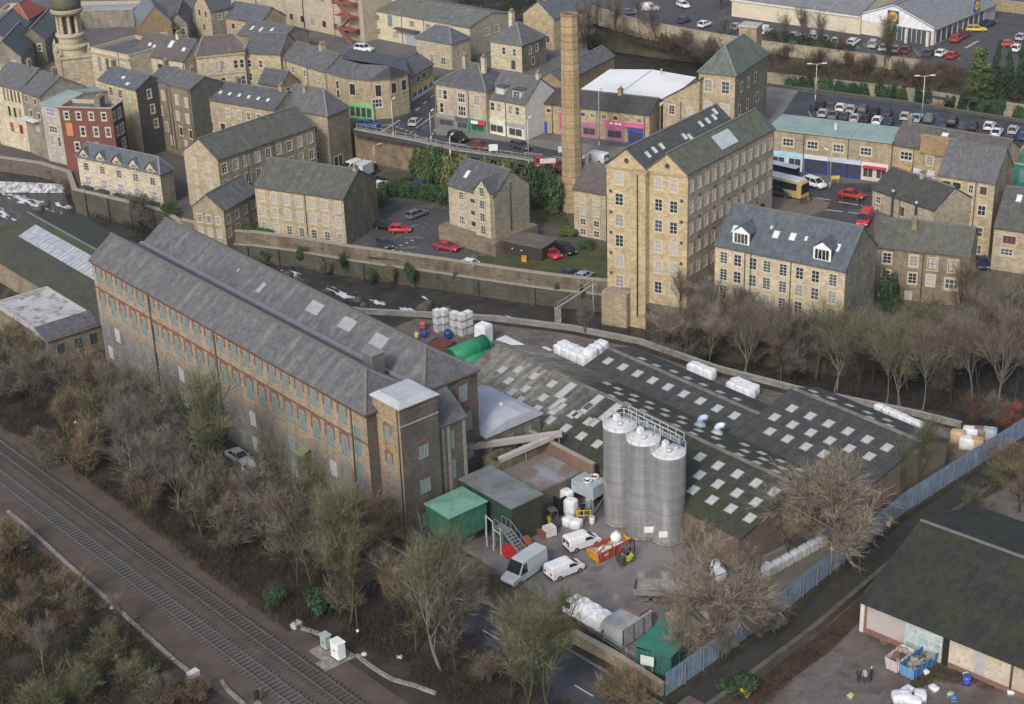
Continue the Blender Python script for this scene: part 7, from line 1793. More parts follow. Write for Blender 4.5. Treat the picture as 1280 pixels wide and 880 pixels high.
# --- parked and moving cars
BLK=(.012,.012,.014);DGY=(.05,.052,.056);GRY=(.14,.145,.15);SIL=(.42,.43,.44);WHT=(.72,.72,.72);RED=(.42,.03,.03);MAR=(.16,.025,.03);BLU=(.03,.08,.25);DBL=(.02,.035,.09);LBL=(.28,.38,.48);BEI=(.4,.36,.27);YEL=(.55,.42,.06)
G1,G2,G3,G4,G5='cars parked in the courtyard','cars on the main street','cars in the upper car park','cars at the supermarket','cars in the bus street'
K=('hatchback','saloon','estate','off_roader','people_carrier')
h_,s_,e_,o_,m_=K
for c in((468,225,8,-3,0,DGY,e_,'dark grey estate nose to the box trailer, behind the courtyard hedge',G1),(476,231,8,-3,0,WHT,h_,'white hatchback beside the dark estate behind the courtyard hedge',G1),(511,229,10,2,0,BLK,s_,'black car left of a blue one between hedge and retaining wall',G1),(526,231,10,2,0,BLU,s_,'blue car right of the black one between hedge and retaining wall',G1),(521,267,8,-3,0,GRY,e_,'silver grey estate alone in the middle of the courtyard',G1),(481,282,10,1,0,BLK,h_,'black hatchback beside a bright red one at the end of the stone mill',G1),(500,286,10,0,0,(.5,.03,.025),h_,'bright red hatchback beside a black one in the courtyard',G1),(481,305,7,5,0,DGY,h_,'dark grey hatchback at the corner of the stone mill by the river wall',G1),(559,308,10,2,0,(.36,.02,.05),s_,'crimson saloon crossing the courtyard by the plinth',G1),(590,331,10,2,0,WHT,h_,'white hatchback against the river wall parapet',G1),(641,289,8,-4,0,SIL,e_,'silver estate beside the side wall of the free standing courtyard house',G1),(690,317,10,5,0,(.5,.03,.035),h_,'red hatchback on the lawn beside a black car near the tall mill',G1),(708,312,8,4,0,BLK,h_,'black hatchback on the lawn beside a red car near the tall mill',G1),(714,341,8,-3,0,DGY,s_,'charcoal car left of a silver one by the river wall below the tall mill',G1),(730,345,8,-5,0,LBL,h_,'silver blue hatchback by the river wall below the tall mill',G1),(461,155,10,1,6,BLU,h_,'blue hatchback on the street in front of the green shopfront',G2),(519,152,6,-5,6,SIL,h_,'silver hatchback at the road junction',G2),(573,172,10,3,6,BLK,o_,'black car with white stripe beside the corner block of shops',G2),(601,182,10,2,6,MAR,h_,'dark red hatchback on the street in front of the cream shops',G2),(651,182,10,3,6,DGY,e_,'dark silver estate on the street below the blue doors',G2),(674,203,2,5,6,RED,h_,'red hatchback left of the white panel near the chimney',G2),(697,207,10,3,6,MAR,s_,'maroon car half hidden behind the mill chimney',G2),(741,212,10,2,6,LBL,h_,'pale blue car below the white van right of the chimney',G2),(1018,229,10,3,6,WHT,m_,'white people carrier in front of the bus',G5),(976,241,10,2,6,DGY,o_,'dark off roader behind the yellow bus near the archway',G5),(1065,243,10,2,6,RED,s_,'red saloon driving along the bus street',G5),(987,277,10,3,6,(.3,.1,.13),h_,'pinkish maroon hatchback behind the dormer warehouse',G5),(1002,280,10,3,6,DGY,h_,'dark grey hatchback between maroon and white ones behind the dormer warehouse',G5),(1022,281,10,2,6,WHT,h_,'white hatchback behind the ridge of the dormer warehouse',G5),(1228,328,3,9,0,DBL,s_,'dark blue car in the gap beside the tall corner house',None),(455,61,10,1,6,WHT,o_,'white and black off roader on the yard above the curved shops',None),(319,590,8,5,0,(.6,.62,.64),h_,'pale silver hatchback on the valley road beside the textile mill',None),(299,571,8,5,0,SIL,s_,'silver saloon half hidden by trees on the valley road',None)):
 car(c[0],c[1],c[2],c[3],c[4],c[5],c[6],c[7],c[8])
front=[(1029,141,SIL,h_),(1042,143,GRY,s_),(1056,145,DGY,h_),(1069,147,SIL,h_),(1082,148,BLK,s_),(1097,150,WHT,h_),(1111,152,DBL,h_)]
back=[(1026,131,BLK,s_),(1039,133,DGY,h_),(1051,134,WHT,h_),(1064,136,SIL,h_),(1079,137,DGY,m_),(1093,139,BLK,s_),(1109,141,DGY,h_)]
nth=('first','second','third','fourth','fifth','sixth','seventh','eighth','ninth','tenth')
CN={SIL:'silver',GRY:'mid grey',DGY:'dark grey',BLK:'black',WHT:'white',DBL:'dark blue',RED:'red',MAR:'maroon',BLU:'blue',LBL:'pale blue',BEI:'beige',YEL:'yellow'}
def kn(k):return{'off_roader':'off roader','people_carrier':'people carrier'}.get(k,k)
for nm,row in(('front',front),('back',back)):
 for i,(x,y,c,k)in enumerate(row):car(x,y,4,-6,6,c,k,'%s %s, %s from left in %s row of the packed upper car park'%(CN[c],kn(k),nth[i],nm),G3)
for x,y,c,k,l in((1132,145,SIL,h_,'silver hatchback just right of the packed block in the upper car park'),(1146,147,LBL,s_,'pale blue saloon second right of the packed block'),(1162,147,GRY,e_,'grey estate right of the lamp post in the upper car park'),(1191,151,BLK,e_,'black estate alone above the purple slate roof'),(1216,157,DGY,h_,'dark hatchback low behind the purple slate ridge'),(1237,157,WHT,h_,'white hatchback above the end of the purple slate roof'),(1246,165,WHT,s_,'white saloon peeping over the purple slate roof end'),(1267,162,SIL,h_,'silver hatchback by the right edge of the upper car park'),(1262,174,DGY,s_,'dark grey saloon above the green glazed building'),(1280,170,BLU,h_,'blue hatchback cut by the right edge in the upper car park')):
 car(x,y,4,-6,6,c,k,l,G3)
for x,y,dx,dy,c,k,l in((787,15,10,-1,GRY,s_,'grey saloon left of the white van at the top edge'),(854,6,8,3,WHT,h_,'white hatchback at the top edge in the middle'),(855,25,8,-3,DGY,h_,'dark hatchback in shrubs below the white one at top middle'),(881,30,8,-3,WHT,h_,'white hatchback among shrubs at the bank top'),(921,33,6,-3,SIL,h_,'silver hatchback left of the white van by the supermarket wing'),(981,42,3,-4,DGY,s_,'dark grey saloon, leftmost of the row below the supermarket wing'),(992,44,3,-4,SIL,h_,'silver hatchback between dark saloon and white car below the supermarket wing'),(1005,46,3,-4,WHT,h_,'white hatchback next to the row\'s white van'),(1032,48,3,-4,LBL,h_,'pale blue hatchback right of the row\'s white van'),(1045,51,3,-4,SIL,h_,'silver hatchback ending the row below the supermarket wing'),(1067,52,6,-4,WHT,e_,'white estate before the corner of the supermarket wing'),(1092,55,4,-4,SIL,m_,'silver people carrier below the supermarket gable'),(1106,59,4,-4,WHT,h_,'white hatchback beside the silver people carrier'),(1120,61,4,-4,BEI,h_,'beige hatchback between white and maroon cars'),(1133,62,4,-4,MAR,s_,'maroon saloon below the supermarket entrance'),(1161,66,5,-3,DGY,s_,'dark grey saloon left of a white one near the conifers'),(1177,66,5,-3,WHT,h_,'white hatchback between dark and red ones near the conifers'),(1191,69,5,-3,RED,h_,'red hatchback nearest the conifers'),(1196,48,6,-4,RED,m_,'red people carrier by the supermarket side glazing'),(1206,43,6,-4,MAR,h_,'dark red hatchback right behind the red people carrier'),(1220,36,8,0,YEL,e_,'yellow estate beside the supermarket side wall'),(1236,29,8,-3,DBL,s_,'dark blue saloon behind the yellow estate'),(1262,55,7,0,RED,h_,'red hatchback alone near the right edge above the conifers'),(1277,46,6,-4,SIL,h_,'silver hatchback at the right edge above the conifers'),(1272,60,6,-3,WHT,h_,'white hatchback at the right edge next to the conifers')):
 car(x,y,dx,dy,9,c,k,l,G4)
van('white_van','white van near the top edge beside a grey saloon',812,9,10,0,9,WHT)
van('white_van','white van at the left end of the supermarket car rows',956,37,6,-3,9,WHT)
van('white_van','white van in the middle of the row below the supermarket wing',1018,44,3,-4,9,WHT)
van('white_van','white van on the street right of the mill chimney',744,196,-10,-2,6,WHT,4.9)
van('white_van','white van parked at the foot of the hipped corner house',438,208,-8,3,0,WHT,4.4)
van('large_van','tall silver grey panel van beside the steel stair in the mill yard',655,708,-25,17,.03,(.50,.53,.56),6.0,2.05,2.6,nose=1.15)
van('white_van','small white van with side door in the middle of the mill yard',706,709,25,-10,.03,(.78,.78,.79),4.5,1.8,1.85,tail_glass=False)
van('white_van','small white van with dark rear windows beside the yellow and red skip',728,675,25,-8,.03,(.78,.78,.79),4.3,1.75,1.85)
van('red_van','red pickup van parked against the stone house with steel flues',1081,272,-4,7,6,(.5,.03,.05),5.0,1.9,2.0)
def box_lorry(px,py,dx,dy,z,label,L=5.0,H=2.6,col=(.55,.58,.58),cabc=(.03,.03,.035)):
 p=W(px,py,z+1);q=W(px+dx,py+dy,z+1);r=thing('box_lorry',label,'lorry',(p.x,p.y,z),atan2(q.y-p.y,q.x-p.x))
 mb=MB();mb.box(-L/2,-1.05,.75,L/2-1.6,1.05,H+.3);mb.build('cargo_box',[plain(col,.5,name='box_paint')],r)
 mb=MB();mb.ring([[(x,-.95,.5),(x,-.98,1.2),(x-(.0 if x<L/2-.5 else.35),-.85,2.05),(x-(.0 if x<L/2-.5 else.35),.85,2.05),(x,.98,1.2),(x,.95,.5)]for x in(L/2-1.5,L/2)],0);mb.build('cab',[plain(cabc,.35,name='cab_paint')],r)
 mb=MB();mb.poly([(L/2+.01,-.85,1.25),(L/2+.01,.85,1.25),(L/2-.3,.75,1.95),(L/2-.3,-.75,1.95)]);mb.build('windscreen',[CARGLASS],r)
 mb=MB();mb.box(-L/2,-.4,.5,L/2-.2,.4,.75);mb.build('chassis',[TRIM],r);add_wheels(r,(-L*.28,L*.36),.85,.38)
box_lorry(458,214,8,-4,0,'small box lorry with pale body and dark cab in the courtyard')
p=W(980,230,7.5);q=W(1006,236,7.5);bus=thing('coach','yellow and orange coach with dark windows standing at the bus stop','bus',(p.x-1.2,p.y,6),atan2(q.y-p.y,q.x-p.x))
def bx(n,x0,y0,z0,x1,y1,z1,m,par=None):mb=MB();mb.box(x0,y0,z0,x1,y1,z1);return mb.build(n,[m],par or bus)
bL=11.0
mb=MB()
sec=lambda x,k=1.0,zt=3.15:[(x,-1.25*k,.4),(x,-1.27*k,1.4),(x,-1.2*k,zt-.12),(x,-1.0*k,zt),(x,1.0*k,zt),(x,1.2*k,zt-.12),(x,1.27*k,1.4),(x,1.25*k,.4)]
mb.ring([sec(-bL/2,.97),sec(-bL/2+.2),sec(bL/2-.5),sec(bL/2-.05,.95,2.9)],0,True,False);bd=mb.build('body',[plain((.46,.34,.13),.4,name='coach_paint')],bus)
mb=MB();mb.box(-bL/2+.3,-1.285,.8,bL/2-5,1.285,1.35);mb.build('orange_band',[plain((.5,.2,.04),.35,name='coach_paint')],bus)
bx('side_windows',-bL/2+.3,-1.29,1.6,bL/2-.9,1.29,2.75,CARGLASS);bx('windscreen',bL/2-.35,-1.1,1.15,bL/2+.03,1.1,2.7,CARGLASS)
bx('roof',-bL/2+.2,-1.15,3.1,bL/2-.6,1.15,3.24,plain((.55,.57,.6),.5,name='coach_roof'));bx('bumper',bL/2-.1,-1.2,.35,bL/2+.06,1.2,.75,plain((.5,.34,.09),.4,name='coach_paint'))
add_wheels(bus,(-bL*.25,bL*.3),1.1,.48)
o=W(975,221,6);shl=thing('bus_shelter','dark bus shelter with pale curved roof in front of the blue shop','bus shelter',tuple(o),bus.rotation_euler.z)
mb=MB();mb.box(-3.5,-.8,2.3,3.6,.8,2.42);mb.build('roof',[plain((.42,.45,.5),.4,name='shelter_roof')],shl);mb=MB();mb.box(-3.4,.62,.3,3.5,.66,2.2);mb.build('back_panel',[CARGLASS],shl)
for x in(-3.3,0,3.4):mb=MB();mb.box(x-.05,.6,0,x+.05,.7,2.3);mb.build('post',[TRIM],shl)
def yard(px,py,dx,dy,z=.03,h=0.0):p=W(px,py,z+h);q=W(px+dx,py+dy,z+h);return(p.x,p.y,z),atan2(q.y-p.y,q.x-p.x)
l,a=yard(736,768,-27,-16,.03,1.1);cv=thing('covered_lorry','white tarpaulin covered tipper lorry beside the grey container','lorry',l,a)
mb=MB();n=8;rnd=random.Random(3)
R=[]
for i in range(9):
 x=-2.9+4.4*i/8;hh=2.25+(.12 if i%2 else-.03);R.append([(x,y_*(1+.03*sin(i*1.9+k)),z_+(.1*sin(i*2.3+k*1.7)if z_>1.2 else 0))for k,(y_,z_)in enumerate(((1.12,.75),(1.14,1.3),(1.08,1.9),(.85,2.2),(.3,2.32+.05*(i%2)),(-.3,2.3),(-.85,2.2),(-1.08,1.9),(-1.14,1.3),(-1.12,.75)))])
mb.ring(R,0,True,False);mb.build('tarpaulin',[rough3((.78,.79,.79),(.66,.67,.67),.9,(.8,.8,.8),3)],cv)
mb=MB();mb.ring([[(x,-1.0,.5),(x,-1.0,1.2),(x-d,-.85,2.1),(x-d,.85,2.1),(x,1.0,1.2),(x,1.0,.5)]for x,d in((1.6,0),(3.1,.5))],0);mb.build('cab',[plain((.7,.71,.72),.4,name='cab_paint')],cv)
mb=MB();mb.poly([(3.12,-.85,1.25),(3.12,.85,1.25),(2.65,.75,2.02),(2.65,-.75,2.02)]);mb.build('windscreen',[CARGLASS],cv)
for s in(-1,1):mb=MB();mb.poly([(1.9,s*1.012,1.25),(2.9,s*1.012,1.25),(2.55,s*.87,1.98),(1.9,s*.87,1.98)]);mb.build('side_window',[CARGLASS],cv)
mb=MB();mb.box(-2.9,-.95,.55,1.6,.95,.95);mb.build('chassis',[TRIM],cv);add_wheels(cv,(-1.8,2.2),.85,.4)
c0,c1,c2=W(779,788,2.35),W(754,776,2.35),W(815,764,2.35)
cn=thing('storage_container','grey steel storage container with weathered flat roof at the lower yard edge','container',(c0.x,c0.y,.03),atan2((c2-c0).y,(c2-c0).x));Lc,Wc=(c2-c0).length,(c1-c0).length
mb=MB();mb.box(0,0,.15,Lc,Wc,2.3);mb.build('body',[sheet((.40,.42,.44),(.37,.39,.41),(.27,.26,.25),.1,(.3,.28,.27),.5,3,.5)],cn)
mb=MB();mb.box(-.05,-.05,2.3,Lc+.05,Wc+.05,2.4);mb.build('roof',[rough3((.34,.35,.36),(.26,.25,.25),.8,(.42,.43,.43),2.2)],cn)
for x in(.0,Lc*.36,Lc*.7,Lc):mb=MB();mb.box(x-.06,-.04,.1,x+.06,.06,2.3);mb.build('post',[plain((.08,.085,.09),.6,name='dark_steel')],cn)
mb=MB();mb.box(-.04,.1,.25,.02,Wc-.1,2.2);dr=mb.build('door',[plain((.48,.5,.51),.5,name='container_door')],cn)
mb=MB();mb.box(Lc*.6,.2,2.4,Lc-.2,Wc-.2,2.75);mb.build('roof_tray',[plain((.16,.12,.11),.8,name='rusty_steel')],cn)
mb=MB();mb.box(.1,.1,-.03,Lc-.1,Wc-.1,.15);mb.build('base',[TRIM],cn)
l,a=yard(823,740,20,1,.03,.8);tr=thing('flatbed_trailer','grey flatbed trailer under the pale bare tree in the yard','trailer',l,a)
mb=MB();mb.box(-2.6,-1.1,1.0,2.6,1.1,1.15);mb.build('deck',[plain((.3,.3,.3),.7,name='trailer_deck')],tr);mb=MB();mb.box(-2.6,-1.12,1.15,2.6,-1.06,1.75);mb.box(-2.6,1.06,1.15,2.6,1.12,1.75);mb.box(-2.62,-1.1,1.15,-2.56,1.1,1.95);mb.build('side_board',[rough3((.24,.24,.24),(.17,.17,.17),.8)],tr)
mb=MB();mb.box(-2.4,-.4,.7,2.6,.4,1.0);mb.bar((2.6,0,.8),(3.9,0,.7),.12,.12);mb.build('chassis',[TRIM],tr);add_wheels(tr,(-1.2,-.3),.85,.38)
h0,h1,h2=W(838,822,2.5),W(799,803,2.5),W(862,797,2.5)
gh2=thing('green_hut','low green hut with sloping roof at the bottom corner of the mill yard','hut',(h0.x,h0.y,.03),atan2((h2-h0).y,(h2-h0).x));Lh,Wh=(h2-h0).length+1.5,(h1-h0).length
mb=MB();mb.poly([(0,0,0),(Lh,0,0),(Lh,0,2.5),(0,0,2.5)]);mb.poly([(0,Wh,0),(0,0,0),(0,0,2.5),(0,Wh,2.2)]);mb.poly([(Lh,0,0),(Lh,Wh,0),(Lh,Wh,2.2),(Lh,0,2.5)]);mb.poly([(Lh,Wh,0),(0,Wh,0),(0,Wh,2.2),(Lh,Wh,2.2)]);mb.build('wall',[sheet((.03,.13,.105),(.028,.12,.1),(.05,.15,.12),.1,(.04,.08,.06),.6,3)],gh2)
mb=MB();mb.box(-.15,-.15,2.5,Lh+.15,Wh/2,2.6);mb.poly([(-.15,-.15,2.62),(Lh+.15,-.15,2.62),(Lh+.15,Wh+.15,2.5),(-.15,Wh+.15,2.5)]);mb.build('roof',[rough3((.035,.16,.125),(.045,.19,.15),.7,rough=.6)],gh2)
for x in(.1,Lh*.33,Lh*.66):mb=MB();mb.box(x,-.05,0,x+.12,.03,2.45);mb.build('post',[plain((.04,.17,.13),.6,name='green_paint')],gh2)
def sign_board(px,py,z,w,h,label,col=(.7,.7,.7),ang=0.0,post=True):
 p=W(px,py,z);r=thing('notice_board',label,'sign',tuple(p),ang)
 mb=MB();mb.box(-w/2,-.03,1.3,w/2,.03,1.3+h);mb.build('board',[plain(col,.5,name='board_paint')],r);mb=MB()
 for x in(-w*.35,w*.35):mb.tube((x,.06,0),(x,.06,1.3+h),.04,.04,6)
 mb.build('post',[galv],r)
sign_board(811,678,.0,1.0,.8,'white notice board standing at the foot of the middle silo');sign_board(829,684,.0,1.0,.8,'white notice board standing at the foot of the right silo')
sign_board(809,845,0,1.4,1.1,'blank white board on posts by the stone wall at the yard corner',(.66,.67,.68),-.4)
sign_board(617,197,6,1.6,1.2,'blank white street sign at the retaining wall railing');sign_board(701,199,6,.9,1.1,'small pale sign by the street left of the chimney',(.5,.6,.68))
sign_board(685,213,6,2.8,.9,'pinkish white advertising board between two red cars',(.6,.5,.5));sign_board(1043,233,6,1.6,.6,'yellow grit box sign on the bus street pavement',(.6,.42,.1));sign_board(108,66,6,1.2,1.0,'white wall sign in the dark side street by the turret')
def skip(px,py,dx,dy,z,cols,L,wd,h,label,load):
 l,a=yard(px,py,dx,dy,z,.8);r=thing('waste_skip',label,'skip',l,a);mb=MB();t=.08;fl=.25
 m=[plain(cols[0],.5,name='skip_paint'),plain(cols[1],.5,name='skip_paint')]
 O=[(-L/2-fl,-wd/2),(L/2+fl,-wd/2),(L/2+fl,wd/2),(-L/2-fl,wd/2)];I=[(-L/2,-wd/2+.1),(L/2,-wd/2+.1),(L/2,wd/2-.1),(-L/2,wd/2-.1)]
 for i in range(4):
  A,B=O[i],O[(i+1)%4];C,D=I[i],I[(i+1)%4]
  mb.poly([(C[0],C[1],.1),(D[0],D[1],.1),(B[0],B[1],h),(A[0],A[1],h)],i%2)
  mb.poly([(C[0]*.96,C[1]*.94,.2),(D[0]*.96,D[1]*.94,.2),(B[0]*.96,B[1]*.94,h),(A[0]*.96,A[1]*.94,h)],i%2);mb.poly([(A[0],A[1],h),(B[0],B[1],h),(B[0]*.96,B[1]*.94,h),(A[0]*.96,A[1]*.94,h)],i%2)
  n=5 if i%2==0 else 3
  for k in range(n):
   f=(k+.5)/n;q0=Vector((C[0]+(D[0]-C[0])*f,C[1]+(D[1]-C[1])*f,.1));q1=Vector((A[0]+(B[0]-A[0])*f,A[1]+(B[1]-A[1])*f,h));o=(q0+q1)/2;o.z=0;o=o.normalized()*.05;mb.bar(q0+o,q1+o,.12,.1,i%2)
 mb.poly([(x,y,.1)for x,y in I][::-1]);mb.build('tub',m,r)
 rnd=random.Random(int(px));ld=MB()
 for k in range(load[0]):
  x,y=rnd.uniform(-.44,.44)*L,rnd.uniform(-.38,.38)*wd;s=rnd.uniform(.2,.5);M=Matrix.Translation((x,y,h*rnd.uniform(.55,.95)))@Matrix.Rotation(rnd.uniform(0,6),4,'Z')@Matrix.Rotation(rnd.uniform(-.5,.5),4,'X')
  ld.box(-s,-s*rnd.uniform(.3,.9),-.2,s,s*.6,rnd.uniform(.0,.3),rnd.randrange(len(load[1])),M)
 ld.box(-L/2,-wd/2+.12,.3,L/2,wd/2-.12,h*.5,0);ld.build('rubbish',[plain(c,.9,name='waste')for c in load[1]],r)
skip(761,684,26,-13,.03,((.40,.07,.05),(.62,.32,.03)),4.6,1.9,1.3,'large red sided skip with yellow ends full of waste in the mill yard',(26,((.33,.2,.14),(.55,.5,.46),(.4,.3,.22),(.7,.7,.7))))
l,a=yard(770,674,20,-10,.03,1.4);bb=thing('bulk_bag','big white bulk bag on the waste in the red skip','bag',(l[0],l[1],1.35),.4);mb=MB();mb.lathe([(.35,-.3),(.62,0),(.68,.4),(.5,.8),(.15,.95)],10);mb.build('sack',[rough3((.72,.72,.71),(.6,.6,.6),1.2)],bb);mb=MB();mb.lathe([(.13,.9),(.2,1.1)],8);mb.build('neck',[rough3((.72,.72,.71),(.6,.6,.6),1.2)],bb)
skip(1149,828,17,-13,YR,((.05,.16,.34),(.16,.32,.55)),4.2,1.8,1.4,'blue skip with grey rubbish beside the lower warehouse',(24,((.13,.13,.12),(.2,.2,.19),(.26,.25,.22))))
skip(1124,824,17,-13,YR,((.52,.47,.45),(.56,.51,.49)),2.6,1.5,1.5,'dirty white skip next to the blue one',(12,((.2,.1,.09),(.14,.09,.08),(.3,.26,.22))))
def forklift(px,py,dx,dy,col,label,z=.03):
 l,a=yard(px,py,dx,dy,z,.8);r=thing('forklift',label,'forklift',l,a)
 bx('body',-.95,-.5,.3,.55,.5,.95,plain(col,.4,name='forklift_paint'),r);bx('counterweight',-1.25,-.52,.3,-.7,.52,1.15,plain((.06,.06,.055),.6,name='counterweight_paint'),r);bx('seat',-.4,-.25,.95,.1,.25,1.3,TRIM,r)
 mb=MB()
 for x,y in((-.75,-.45),(-.75,.45),(.45,-.45),(.45,.45)):mb.bar((x,y,.9),(x*.85,y,2.05),.07,.07)
 mb.box(-.68,-.48,2.05,.42,.48,2.12);mb.build('overhead_guard',[plain((.1,.1,.09),.6,name='guard_steel')],r)
 mb=MB();mb.box(.75,-.42,.1,.87,-.3,2.4);mb.box(.75,.3,.1,.87,.42,2.4);mb.box(.77,-.3,2.3,.85,.3,2.4);mb.box(.78,-.3,1.2,.84,.3,1.3);mb.build('mast',[TRIM],r);mb=MB();mb.box(.88,-.38,.1,1.95,-.22,.16);mb.box(.88,.22,.1,1.95,.38,.16);mb.box(.86,-.45,.1,.92,.45,.6);mb.build('fork',[steel],r)
 add_wheels(r,(-.8,.45),.42,.3)
forklift(784,694,18,-10,(.62,.60,.04),'yellow and black forklift beside the red and yellow skip');forklift(690,648,-12,-12,(.55,.45,.03),'yellow forklift in front of the dark open container')
c=W(737,640);cu=thing('cooling_unit','pale blue grey cooling unit with two fans on a steel frame','cooling unit',(c.x,c.y+1,0),MANG+.1);bl2=plain((.38,.44,.48),.5,.2,name='plant_steel')
bx('casing',-1.6,-1.3,2.3,1.8,1.3,3.9,bl2,cu)
for y in(-.6,.65):mb=MB();mb.lathe([(.55,3.9),(.6,4.2),(.52,4.2),(.5,3.95)],18,0,(.3,y));f=mb.build('fan_ring',[galv],cu);mb=MB();[mb.bar((.3,y,4.05),(.3+.48*cos(k*1.57),y+.48*sin(k*1.57),4.05),.14,.03)for k in range(4)];mb.build('fan_blade',[TRIM],f)
for x in(-1.5,1.7):
 for y in(-1.2,1.2):bx('leg',x-.08,y-.08,0,x+.08,y+.08,2.3,steel,cu)
mb=MB();mb.bar((-1.5,-1.2,.3),(1.7,-1.2,2.1),.08,.08);mb.bar((1.7,-1.2,.3),(1.7,1.2,2.1),.08,.08);mb.build('brace',[steel],cu);mb=MB();mb.tube((-1.6,0,3.2),(-4.6,-.6,3.6),.14,.14,8);mb.build('pipe',[bl2],cu)
mb=MB();mb.lathe([(.5,0),(.5,1.3),(.3,1.6)],12,0,(0,0));mb.build('pump',[bl2],cu)
l,a=yard(697,628,10,-4,.03,.8);oc=thing('open_bin','black open topped steel bin behind the white stacks','bin',l,MANG);mb=MB()
for q in((-1.5,-1,1.5,-.92),(-1.5,.92,1.5,1),(-1.5,-.92,-1.42,.92),(1.42,-.92,1.5,.92)):mb.box(q[0],q[1],.1,q[2],q[3],2.3)
mb.box(-1.42,-.92,.1,1.42,.92,.2);mb.build('tub',[plain((.015,.016,.02),.6,name='black_steel')],oc);bx('runner',-1.4,-.6,0,1.4,.6,.1,TRIM,oc)
def ibc(p,rz,label,group,col=(.68,.70,.72),cap=None):
 r=thing('caged_tank',label,'tank',tuple(p),rz,group);bx('pallet',-.55,-.5,0,.55,.5,.14,plain((.3,.24,.16),.9,name='pallet_wood'),r)
 mb=MB();mb.ring([[(x*k,y*k,z)for x,y in((-.5,-.45),(.5,-.45),(.5,.45),(-.5,.45))]for k,z in((.97,.15),(1,.25),(1,1.02),(.93,1.12))],0);mb.lathe([(.15,1.1),(.15,1.2)],10);mb.build('bottle',[plain(col,.4,name='white_plastic')],r)
 mb=MB()
 for k in range(5):
  x=-.54+1.08*k/4;mb.box(x-.015,-.515,.15,x+.015,-.49,1.13);mb.box(x-.015,.49,.15,x+.015,.515,1.13)
 for z in(.35,.7,1.1):mb.box(-.55,-.52,z,.55,-.5,z+.03);mb.box(-.55,.5,z,.55,.52,z+.03);mb.box(-.56,-.5,z,-.54,.5,z+.03);mb.box(.54,-.5,z,.56,.5,z+.03)
 mb.build('cage',[galv],r)
 return r
gI='white caged tanks stacked behind the mill'
for ci,(cx,cy,n,nm)in enumerate(((548,415,3,'left hand column'),(556,414,3,'second column'),(569,418,3,'third column'),(578,420,3,'fourth column'),(586,417,3,'right hand rear column'))):
 p=W(cx,cy)
 for k in range(n):ibc(Vector((p.x,p.y,.05+1.22*k)),MANG+random.uniform(-.08,.08),'white caged tank, %s in the %s behind the mill'%(('bottom','middle','top')[k],nm),gI,(.74,.76,.78)if k else(.56,.58,.62))
p=W(605,428);bigw=thing('wrapped_crate','large white wrapped crate behind the green tubes','crate',(p.x,p.y,.05),MANG+.2)
mb=MB();mb.ring([[(x*k,y*k,z)for x,y in((-1,-.9),(1,-.9),(1,.9),(-1,.9))]for k,z in((.98,.1),(1,.4),(1,2.5),(.86,2.9))],0);mb.build('wrapping',[rough3((.76,.77,.78),(.66,.68,.7),.8)],bigw);bx('pallet',-.95,-.85,0,.95,.85,.12,plain((.3,.24,.16),.9,name='pallet_wood'),bigw)
def drum(px,py,z,col,label,r=.32,h=.95):
 p=W(px,py,z);o=thing('drum',label,'drum',tuple(p));mb=MB();mb.lathe([(r,0),(r,h*.3),(r*1.05,h*.33),(r,h*.36),(r,h*.64),(r*1.05,h*.67),(r,h*.7),(r,h),(r*.9,h)],14);mb.build('barrel',[plain(col,.4,name='drum_plastic')],o);mb=MB();mb.lathe([(r*.95,h),(r*.95,h+.05)],14);mb.build('lid',[plain(tuple(v*.7 for v in col),.5,name='drum_plastic')],o)
drum(560,423,.05,(.02,.06,.3),'large blue drum in front of the white caged tanks',.55,1.25);drum(531,421,.05,(.03,.08,.3),'blue drum left of the white caged tanks',.4,1.0);drum(529,412,.05,(.4,.1,.07),'red drum left of the white caged tanks',.5,1.4);drum(521,423,.05,(.6,.6,.25),'small yellow drum at the edge of the mill roof')
drum(740,655,.03,(.66,.66,.66),'white drum right of the yellow barrier');drum(1208,855,YR,(.06,.09,.4),'blue drum with white top by the lower warehouse wall',.42,1.0)
def pile_box(px,py,z,dims,col,label,name='crate',cat='crate',rz=None,slat=True):
 p=W(px,py,z);r=thing(name,label,cat,tuple(p),MANG+.3 if rz is None else rz);w,d,h=dims
 mb=MB();t=.05
 for q in((-w/2,-d/2,w/2,-d/2+t),(-w/2,d/2-t,w/2,d/2),(-w/2,-d/2+t,-w/2+t,d/2-t),(w/2-t,-d/2+t,w/2,d/2-t)):mb.box(q[0],q[1],.1,q[2],q[3],h)
 mb.box(-w/2+t,-d/2+t,.1,w/2-t,d/2-t,h*.8,1);mb.build('side',[plain(col,.8,name='crate_side'),plain(tuple(v*.8 for v in col),.9,name='crate_content')],r)
 mb=MB();mb.box(-w/2,-d/2,0,-w/2+.12,d/2,.1);mb.box(w/2-.12,-d/2,0,w/2,d/2,.1);mb.build('runner',[plain((.22,.17,.11),.9,name='pallet_wood')],r)
 return r
pile_box(552,433,.05,(3.2,2.6,.7),(.17,.06,.045),'shallow rust red crate between mill roof and green tubes')
pile_box(679,671,.03,(1.1,1.0,.9),(.22,.09,.06),'small rusty bin beside the white box in the yard',rz=.4);pile_box(687,669,.03,(1.3,1.1,1.2),(.62,.6,.58),'open white box on the yard by the green shed',rz=.5);pile_box(657,682,.03,(1.1,1.0,1.0),(.38,.13,.05),'orange brown crate behind the silver van',rz=.5);pile_box(638,694,.03,(1.6,1.3,1.1),(.50,.03,.03),'bright red machine crate at the foot of the steel stair',rz=.4);pile_box(719,645,.03,(1.1,.9,1.2),(.3,.17,.09),'brown crate left of the yellow barrier',rz=.2)
